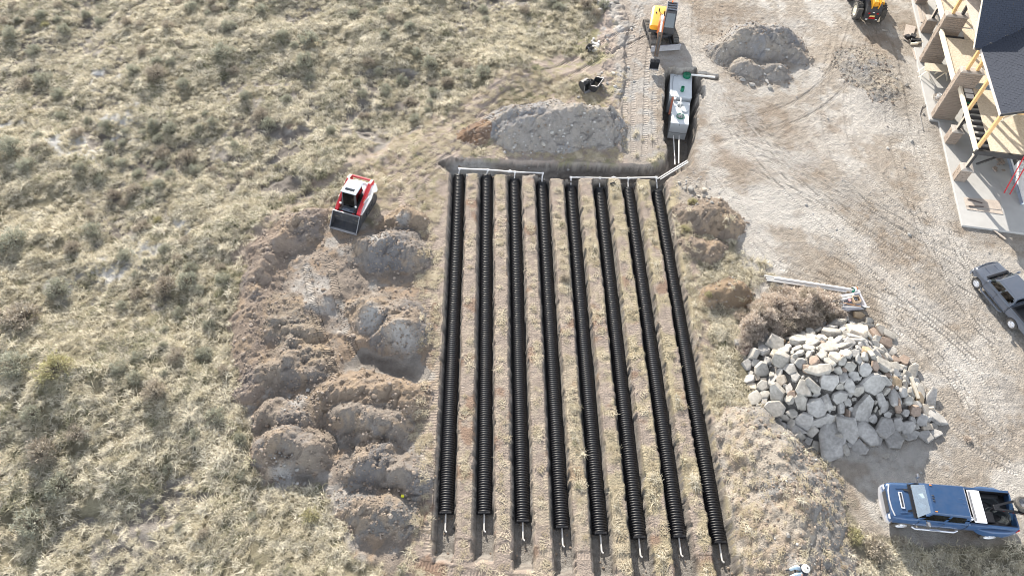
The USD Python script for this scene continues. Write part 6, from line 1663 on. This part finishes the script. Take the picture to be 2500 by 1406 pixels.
gm = np.maximum(gm, .018 * sstep(-.2, .3, dirtyard)); gm[sds > -.2] = 0; gm[PH > .15] = 1.0
x = vg.uniform(-24, 40, N3); y = vg.uniform(ys[0], ys[-1], N3)
kp = vg.uniform(0, 1, N3) < grid_at(gm, x, y) * .40
x, y = x[kp], y[kp]; n = len(x); sz = .02 + .055 * vg.power(.5, n) ** 2 + (vg.uniform(0, 1, n) < .05) * vg.uniform(.03, .12, n)
instancer('rubble', 'pale broken stones strewn on the grey heaps, the yard and the rock pile', gr_, np.c_[x, y, np.maximum(grid_at(Z, x, y), 0 * x - 9) + sz * .15], vg.uniform(0, 6.28, n), np.c_[sz, sz, sz], vg.integers(0, 4, n))


# sagebrush
def bush(r, R, Hh, nclump, nleaf, leaf, up=.75):
    """Twigs radiating from a root crown, each with a spray of small leaves."""
    tw, lv = [], []
    for k in range(nclump):
        a = r.uniform(0, 2 * math.pi); el = math.asin(r.uniform(.12, 1) ** up)
        d = np.array([math.cos(a) * math.cos(el), math.sin(a) * math.cos(el), math.sin(el)])
        L = r.uniform(.72, 1.06) * (1 + .25 * (noise(d * 2.2 + 7, 3) - .5) * 2)
        tip = d * np.array([R, R, Hh]) * L
        tw.append(cyl((0, 0, 0), tip * .96, .012, 3, .004))
        c = tip + r.normal(0, .055, (nleaf, 3)) * [1, 1, .8] - d * r.uniform(0, .16, (nleaf, 1)) * R
        c[:, 2] = np.maximum(c[:, 2], .02)
        dirv = d * .8 + r.normal(0, .55, (nleaf, 3)); dirv[:, 2] = np.abs(dirv[:, 2]) + .15; dirv /= np.linalg.norm(dirv, axis=1, keepdims=True)
        sd_ = np.cross(dirv, r.normal(0, 1, (nleaf, 3))); sd_ /= np.linalg.norm(sd_, axis=1, keepdims=True)
        l_ = leaf * r.uniform(.6, 1.3, (nleaf, 1))
        v = np.stack([c - sd_ * l_ * .22, c + sd_ * l_ * .22, c + dirv * l_], 1).reshape(-1, 3)
        lv.append(trimesh.Trimesh(v, np.arange(nleaf * 3).reshape(-1, 3), process=False))
    return cat(tw), cat(lv)


SAGE = ramp_mat('sage_leaf', [(.2, (.24, .245, .19)), (.5, (.35, .35, .275)), (.8, (.50, .49, .40))], 'noise', .85, scale=2.0, trans=.2, fine=.3)
SAGE2 = ramp_mat('dry_sage_leaf', [(.2, (.27, .235, .19)), (.5, (.38, .335, .27)), (.8, (.50, .45, .37))], 'noise', .85, scale=2.0, trans=.2, fine=.3)
SAGEY = ramp_mat('yellow_sage_leaf', [(.2, (.27, .26, .14)), (.5, (.40, .37, .21)), (.8, (.50, .46, .29))], 'noise', .85, scale=2.0, trans=.2, fine=.3)
DEAD = ramp_mat('dead_brush', [(.2, (.44, .375, .31)), (.5, (.57, .495, .42)), (.8, (.70, .625, .54))], 'noise', .9, scale=1.2, trans=.1, fine=.3)
STEM = mat('bush_stem', (.13, .105, .085), .9)
SRC = {}
for kind_, ma in (('sage', SAGE), ('dry', SAGE2), ('yellow', SAGEY), ('dead', DEAD)):
    for v_ in range(3):
        p = f'/World/{kind_.capitalize()}BushSource{"ABC"[v_]}'
        stage.CreateClassPrim(p)
        t_, l_ = bush(r0, .55, .50, 85, 13, .085)
        part(p, 'stems', t_, STEM if kind_ != 'dead' else mat('dead_stem', (.34, .27, .225), .9), smooth=False); part(p, 'foliage', l_, ma, smooth=False)
        SRC[kind_, v_] = p
spots = []
for px, py, s in ((383, 185, 2.0), (330, 180, 1.5), (545, 135, 2.0), (755, 105, 1.8), (745, 155, 1.6), (560, 70, 1.6), (865, 40, 1.3), (1180, 185, 1.7), (1120, 160, 1.2), (1050, 160, 1.5), (760, 195, 1.2), (35, 597, 2.2), (180, 610, 1.3), (230, 570, 1.7), (350, 560, 1.5), (150, 715, 1.9), (60, 780, 2.3), (410, 710, 1.9), (460, 690, 1.5), (40, 900, 2.2), (140, 905, 2.4), (85, 1015, 1.5), (190, 1060, 1.3), (110, 1105, 2.2), (150, 1190, 2.0), (80, 1280, 1.8), (380, 960, 1.6), (500, 870, 1.4), (430, 870, 1.2), (160, 80, 1.5), (250, 60, 1.4), (470, 25, 1.4), (520, 10, 1.2), (110, 200, 1.7), (60, 210, 1.7), (150, 240, 1.7), (30, 370, 1.9), (70, 410, 1.6), (400, 380, 1.4), (460, 390, 1.5), (420, 320, 1.5), (390, 345, 1.3), (280, 480, 1.3), (330, 470, 1.4), (190, 330, 1.2), (310, 60, 1.2), (640, 30, 1.5), (700, 250, 1.2), (640, 290, 1.8), (660, 310, 1.4), (690, 90, 1.4), (940, 90, 1.1), (900, 160, 1.2), (1000, 70, 1.2), (1280, 30, 1.4), (1180, 30, 1.2), (1365, 25, 1.3), (1430, 15, 1.3), (470, 660, 1.2), (570, 180, 1.3), (260, 310, 1.1), (810, 325, 1.1), (30, 90, 1.6), (10, 60, 1.4), (85, 130, 1.5), (520, 420, 1.0), (610, 430, 1.0), (350, 130, 1.2), (450, 210, 1.2), (520, 300, 1.0), (600, 240, 1.1)):
    q = on(px, py); spots.append((q[0], q[1], s * .76))
bm_ = np.clip(gmask, 0, 1) * sstep(-.02, .14, fb(5.5, 3, 91) + nm * .3)
for k in range(4000):
    x, y = vg.uniform(-46, 8), vg.uniform(9, 58)
    if abs(x) > 25 + (y - 6) * .46 or vg.uniform() > float(grid_at(bm_, x, y)) * (.35 + .65 * (y > 25)): continue
    s = vg.uniform(.5, 1.0)
    if any((x - a) ** 2 + (y - b) ** 2 < (.55 * (s + c)) ** 2 for a, b, c in spots): continue
    spots.append((x, y, s))
    if len(spots) >= 285: break
LBL = {'sage': ('grey green sagebrush bush growing in the dry grass of the left field', 'grey green sagebrush of the field'), 'dry': ('brownish dry sagebrush bush growing in the grass of the left field', 'brownish dry sagebrush of the field'), 'yellow': ('yellowish leafy shrub growing in the grass of the left field', 'yellowish shrubs of the field')}
SPECIAL = {11: 'rounded silver green sagebrush at the far left edge, greenest of the field', 0: 'large dark sagebrush clump below two bare patches, upper left field', 2: 'broad sagebrush clump right of the upper left patches'}
bl = []
for k, (x, y, s) in enumerate(spots):
    kd = 'sage' if k == 11 else vg.choice(['sage', 'dry', 'yellow'], p=[.62, .36, .02])
    p = copy_of(SRC[kd, int(vg.integers(0, 3))], 'sagebrush', SPECIAL.get(k, ''), 'shrub', (x, y, float(zat(x, y)) - .03), 0, None if k in SPECIAL else 'sagebrush scattered over the field', rot=(0, 0, vg.uniform(0, 360)), scale=(s * vg.uniform(.9, 1.2), s * vg.uniform(.9, 1.2), s * vg.uniform(1.0, 1.4)))
    qx, qy = px_of((x, y, .3))
    col = int(np.clip(qx / 160, 0, 9)); row = int(np.clip(qy / 176, 0, 7))
    where = ('at top edge', 'below top edge', 'upper field', 'above mid height', 'below mid height', 'lower field', 'above bottom edge', 'at bottom edge')[row] + ', ' + ('far left', 'left', 'left of the loader', 'towards the dirt heaps', 'beside the dirt heaps', 'above the loader', 'right of the loader', 'above the chambers', 'by the spare buckets', 'near the excavator')[col]
    if k not in SPECIAL: bl.append((p, ('large ' if s > .95 else 'medium ' if s > .7 else 'small ') + {'sage': 'grey green', 'dry': 'brownish dry', 'yellow': 'yellowish'}[kd] + ' bush', where, (qx, qy)))
tell_apart(bl)
for lab, px, py, s, kd in (('pale dry shrub at the bottom right, below the blue pickup front', 2140, 1345, 1.25, 'dry'), ('small straw coloured shrub left of the pale one below the blue pickup', 2085, 1310, .9, 'yellow'), ('grey twiggy shrub beside the front wheel of the blue pickup', 2195, 1325, .7, 'dry'), ('small orange brown weed on the yard behind the rock pile shadow', 2360, 1072, .45, 'dead'), ('green yellow weed at the upper left of the weedy mound', 1690, 495, .7, 'yellow'), ('green yellow weed at the lower left of the weedy mound', 1672, 560, .7, 'yellow'), ('yellow green shrub in the grass below the spoil mounds', 760, 1262, 1.0, 'yellow'), ('yellowish weed right of the compact brown heap', 1730, 720, .5, 'yellow')):
    q = on(px, py); copy_of(SRC[kd, 0], 'shrub', lab, 'shrub', q - [0, 0, .03], 0, None, rot=(0, 0, vg.uniform(0, 360)), scale=(s, s, s * .9))
# pile of uprooted brush
BP = ats([(1795, 800), (1800, 850), (1850, 845), (1930, 820), (2010, 790), (2050, 770), (2030, 735), (1960, 715), (1900, 715), (1850, 745), (1810, 770)])
up_ = []
for k in range(110):
    for _ in range(60):
        x, y = vg.uniform(BP.min(0), BP.max(0))
        s = float(sd_poly(BP, np.array([[x]]), np.array([[y]]), 3)[0, 0])
        if s > -.05: break
    z = 1.15 * min(s / 1.1, 1) ** .7 * vg.uniform(.25, 1.0) if s > 0 else 0
    sc = vg.uniform(.75, 1.2)
    kd = 'dead' if vg.uniform() < .8 else 'dry'
    p = copy_of(SRC[kd, int(vg.integers(0, 3))], 'uprooted_bush', '', 'brush', (x, y, z), 0, 'uprooted brush heaped beside the rock pile', rot=(vg.uniform(-60, 60), vg.uniform(-60, 60), vg.uniform(0, 360)), scale=sc)
    qx, qy = px_of((x, y, z + .3)); up_.append((p, ('big ' if sc > .97 else 'small ') + {'dead': 'brown', 'dry': 'grey brown'}[kd] + ' bush', ('low' if z < .3 else 'high') + ' in brush heap, ' + ('left end', 'left middle', 'right middle', 'right end')[int(np.clip((qx - 1795) / 62, 0, 3))] + (', far side' if qy < 745 else ', near side'), (qx, qy)))
tell_apart(up_)

# ------------------------------------------------------------ pipes, tray and tools behind the rock pile
for k, (a, b, lab) in enumerate((((1866, 673), (2098, 709), 'uppermost long white pipe lying behind the brush pile'), ((1870, 679), (2100, 713), 'middle long white pipe lying behind the brush pile'), ((1890, 679), (2090, 708), 'third long white pipe on top of the bundle behind the brush pile'), ((1872, 684), (2066, 712), 'lowest long white pipe lying behind the brush pile'))):
    A, B = at(*a, .12 + .06 * (k == 2)), at(*b, .16 + .12 * (k == 2))
    solo('long_pipe', cyl(A, B, .055, 10), PVC, lab, 'pipe')
tq = [at(*p, .42)[:2] for p in ((2012, 716), (2108, 724), (2112, 757), (2040, 748))]
tc, tw_, tl_, trz = rect_of(tq)
TRAYM = mat('tray_grey', (.44, .44, .48), .5, var=.06, dust=.15)
tr_ = thing('cargo_tray', 'grey flat cargo tray full of pipe fittings between rock pile and yard', 'tray', (*tc, .02), trz)
part(tr_, 'tray_body', tri(mani(box((0, 0, .22), (tw_, tl_, .40), .03)) - mani(box((0, 0, .34), (tw_ - .12, tl_ - .12, .4), .02))), TRAYM)
part(tr_, 'tray_rim', cat([box((0, s * (tl_ / 2), .42), (tw_ + .06, .07, .05), .015) for s in (-1, 1)], [box((s * tw_ / 2, 0, .42), (.07, tl_ + .06, .05), .015) for s in (-1, 1)]), TRAYM)
R_ = math.radians(trz)
tp = lambda x, y, z: np.array([tc[0] + x * math.cos(R_) - y * math.sin(R_), tc[1] + x * math.sin(R_) + y * math.cos(R_), z])
for lab, a, b, r_ in (('white pipe lying across the front of the cargo tray', (-.55, -.36, .50), (1.15, -.62, .50), .035), ('thick white pipe lying along the middle of the cargo tray', (-.95, .10, .50), (.75, .22, .50), .07), ('white pipe lying along the back of the cargo tray', (-.95, .32, .46), (.6, .40, .46), .055), ('short white pipe across the cargo tray', (-.28, .02, .50), (-.4, -.36, .50), .03), ('grey pipe in the left part of the cargo tray', (-.9, -.08, .44), (-.1, -.12, .44), .05)):
    solo('tray_pipe', cyl(tp(*a), tp(*b), r_, 10), PVC, lab, 'pipe')
fb_ = thing('fitting_box', 'open tan box of fittings in the cargo tray', 'box', tp(.52, -.02, .40), trz)
part(fb_, 'box_body', tri(mani(box((0, 0, .14), (.44, .44, .28), .01)) - mani(box((0, 0, .2), (.38, .38, .3), .01))), mat('cardboard', (.50, .38, .26), .8))
part(fb_, 'fittings', cat([cyl(vg.uniform(-.13, .13, 3) * [1, 1, 0] + [0, 0, .12], vg.uniform(-.13, .13, 3) * [1, 1, 0] + [0, 0, .22], .045, 8) for _ in range(9)]), GREYP)
wb_ = thing('bucket', 'white and orange bucket with green lid on the pipes behind the tray', 'bucket', at(2085, 707, .16), 0, rot=(62, 0, -58))
part(wb_, 'bucket_body', tri(mani(cyl((0, 0, -.2), (0, 0, .25), .16, 18, .19)) - mani(cyl((0, 0, -.1), (0, 0, .3), .15, 18, .18))), WHITEP)
part(wb_, 'band', cyl((0, 0, -.22), (0, 0, -.06), .172, 18), ORANGEP); part(wb_, 'contents', cyl((0, 0, .05), (.02, 0, .2), .12, 12), mat('bright_green', (.02, .35, .2), .5))
sv = thing('shovel', 'long handled shovel with orange brown shaft lying over the tray', 'shovel')
part(sv, 'handle', cyl(tp(-.35, -.1, .52), tp(.6, -.55, .56), .022, 8), mat('shovel_wood', (.45, .22, .08), .6)); part(sv, 'blade', hull([tp(.6, -.55, .54), tp(.62, -.5, .57), tp(.85, -.78, .5), tp(.95, -.68, .5), tp(.7, -.7, .55)]), DARKM)
solo('red_fitting', lathe([(.06, 0), (.07, .12), (.09, .12), (.09, .16), (.001, .16)], 'z', 14).apply_translation(tp(.12, .0, .42)), mat('pink_cap', (.45, .28, .28), .5), 'dull pink pipe cap standing in the cargo tray', 'fitting')
gcap = [lathe([(.07, 0), (.08, .1), (.1, .1), (.1, .14), (.001, .14)], 'z', 14).apply_translation(tp(x, y, .40)) for x, y in ((-.62, .22),)]
solo('white_fitting', gcap[0], PVC, 'white pipe cap in the back left of the cargo tray', 'fitting')

# ------------------------------------------------------------ small things
q = on(983, 1211); solo('yellow_marker', box(q + [0, 0, .05], (.16, .14, .09), .015), mat('marker_yellow', (.72, .70, .03), .5), 'small bright yellow block on the dirt right of the lowest mound', 'marker')
q = on(1495, 449); solo('black_fitting', cyl(q + [-.16, -.05, .06], q + [.16, .07, .07], .06, 10), BLACKP, 'short black pipe stub lying by the right manifold', 'fitting')
q = on(1440, 124); WHS = mat('white_stone', (.52, .51, .49), .9)
t = thing('metal_coupler', 'black metal coupler lying left of a heap of white stones on the grass', 'coupler', q, 20)
part(t, 'side_plate', cat([prism([(-.3, 0), (.3, 0), (.25, .4), (0, .55), (-.28, .3)], s * .18, s * .22) for s in (-1, 1)]), DARKM); part(t, 'cross_pin', cat(cyl((-.12, -.24, .25), (-.12, .24, .25), .06, 10), cyl((.18, -.24, .22), (.18, .24, .22), .05, 10)), STEEL)
wst = []
for k in range(16):
    q = on(1453 + vg.normal() * 5, 114 + vg.normal() * 8); m = rock(vg.uniform(.18, .4), vg.uniform(.15, .3), vg.uniform(.12, .2), vg)
    wst.append((solo('loose_stone', move(m, q + [0, 0, .05], rz=vg.uniform(0, 180)), WHS, '', 'stone', 'white stones heaped beside the black coupler', smooth=20), 'white stone', 'in the far half of the coupler heap' if q[1] > on(1453, 114)[1] else 'in the near half of the coupler heap', px_of(q)))
tell_apart(wst)

# person sitting on the berm with legs towards the field
pq = on(1958, 1396); px0, py0, pz0 = pq[0], pq[1], float(zat(pq[0], pq[1]))


def limb(chain):
    Ms = []
    for (a, ra), (b_, rb) in zip(chain[:-1], chain[1:]):
        sa = trimesh.creation.icosphere(2, ra).apply_translation(a).vertices; sb = trimesh.creation.icosphere(2, rb).apply_translation(b_).vertices
        Ms.append(mani(hull(np.vstack([sa, sb]))))
    return Ms


J = lambda x, y, z: np.array([x, y, z])
leg_l = [(J(0, .10, .14), .10), (J(-.40, .17, .44), .075), (J(-.52, .17, .08), .05)]
leg_r = [(J(0, -.10, .14), .10), (J(-.43, -.15, .38), .075), (J(-.66, -.17, .06), .05)]
torso = [(J(.02, 0, .14), .145), (J(.03, 0, .36), .15), (J(-.02, 0, .55), .13), (J(-.05, 0, .64), .06), (J(-.07, 0, .70), .055)]
arms = [[(J(-.02, s * .18, .56), .06), (J(-.12, s * .23, .34), .045), (J(-.33, s * .08, .34), .035)] for s in (-1, 1)]
hands = []
for s in (-1, 1):
    w0 = J(-.33, s * .08, .34)
    hands += limb([(w0, .032), (w0 + [-.07, -s * .01, 0], .034)])
    for k in range(4): hands += limb([(w0 + [-.08, s * (.025 - .017 * k), 0], .010), (w0 + [-.125, s * (.022 - .017 * k) - s * .01, -.005], .009), (w0 + [-.14, s * (.02 - .017 * k) - s * .02, -.025], .008)])
    hands += limb([(w0 + [-.03, -s * .03, .01], .012), (w0 + [-.08, -s * .05, .025], .009)])
head = limb([(J(-.08, 0, .80), .095), (J(-.11, 0, .77), .085), (J(-.10, 0, .72), .06)]) + limb([(J(-.195, 0, .785), .016), (J(-.21, 0, .765), .014)]) + limb([(J(-.08, -.1, .785), .02), (J(-.08, .1, .785), .02)])
M = m3.Manifold()
for q_ in limb(leg_l) + limb(leg_r) + limb(torso) + limb(arms[0]) + limb(arms[1]) + hands + head: M = M + q_
bodym = tri(M.refine_to_length(.03)); trimesh.smoothing.filter_taubin(bodym, iterations=6)
pe = thing('person', 'person in a pale brimmed hat and light blue jeans sitting on the berm, bottom edge', 'person', (px0, py0, pz0 - .02), 6)
part(pe, 'body', bodym, mat('skin', (.52, .34, .26), .6))


def cloth(chains, g, col, nm_, z0=None):
    M = m3.Manifold()
    for c in chains:
        for q_ in limb([(a, r_ + g) for a, r_ in c]): M = M + q_
    m = tri(M.refine_to_length(.04)); trimesh.smoothing.filter_taubin(m, iterations=5)
    part(pe, nm_, m, col)


cloth([leg_l, leg_r, [(J(.02, 0, .14), .14), (J(.03, 0, .22), .15)]], .018, mat('light_denim', (.36, .46, .55), .85), 'jeans')
cloth([torso[1:3], [(a, r_) for a, r_ in arms[0][:2]], [(a, r_) for a, r_ in arms[1][:2]]], .02, mat('dark_jacket', (.03, .032, .04), .85), 'jacket')
part(pe, 'hat', cat(lathe([(.001, .93), (.07, .935), (.105, .91), (.12, .83), (.19, .80), (.20, .795), (.19, .785), (.11, .805)], 'z', 24).apply_translation((-.085, 0, 0))), mat('hat_cream', (.66, .63, .58), .85))
part(pe, 'hat_dent', cyl((-.06, -.01, .925), (-.06, -.01, .937), .045, 10), DARKM)
for s, a in ((1, J(-.56, .17, .05)), (-1, J(-.70, -.17, .04))): part(pe, 'shoe', hull(np.vstack([trimesh.creation.icosphere(1, .05).apply_translation(a).vertices, trimesh.creation.icosphere(1, .042).apply_translation(a + [-.16, 0, -.005]).vertices])), DARKM)
part(pe, 'controller', cat(box((-.45, 0, .36), (.10, .2, .04), .015)), DARKM)
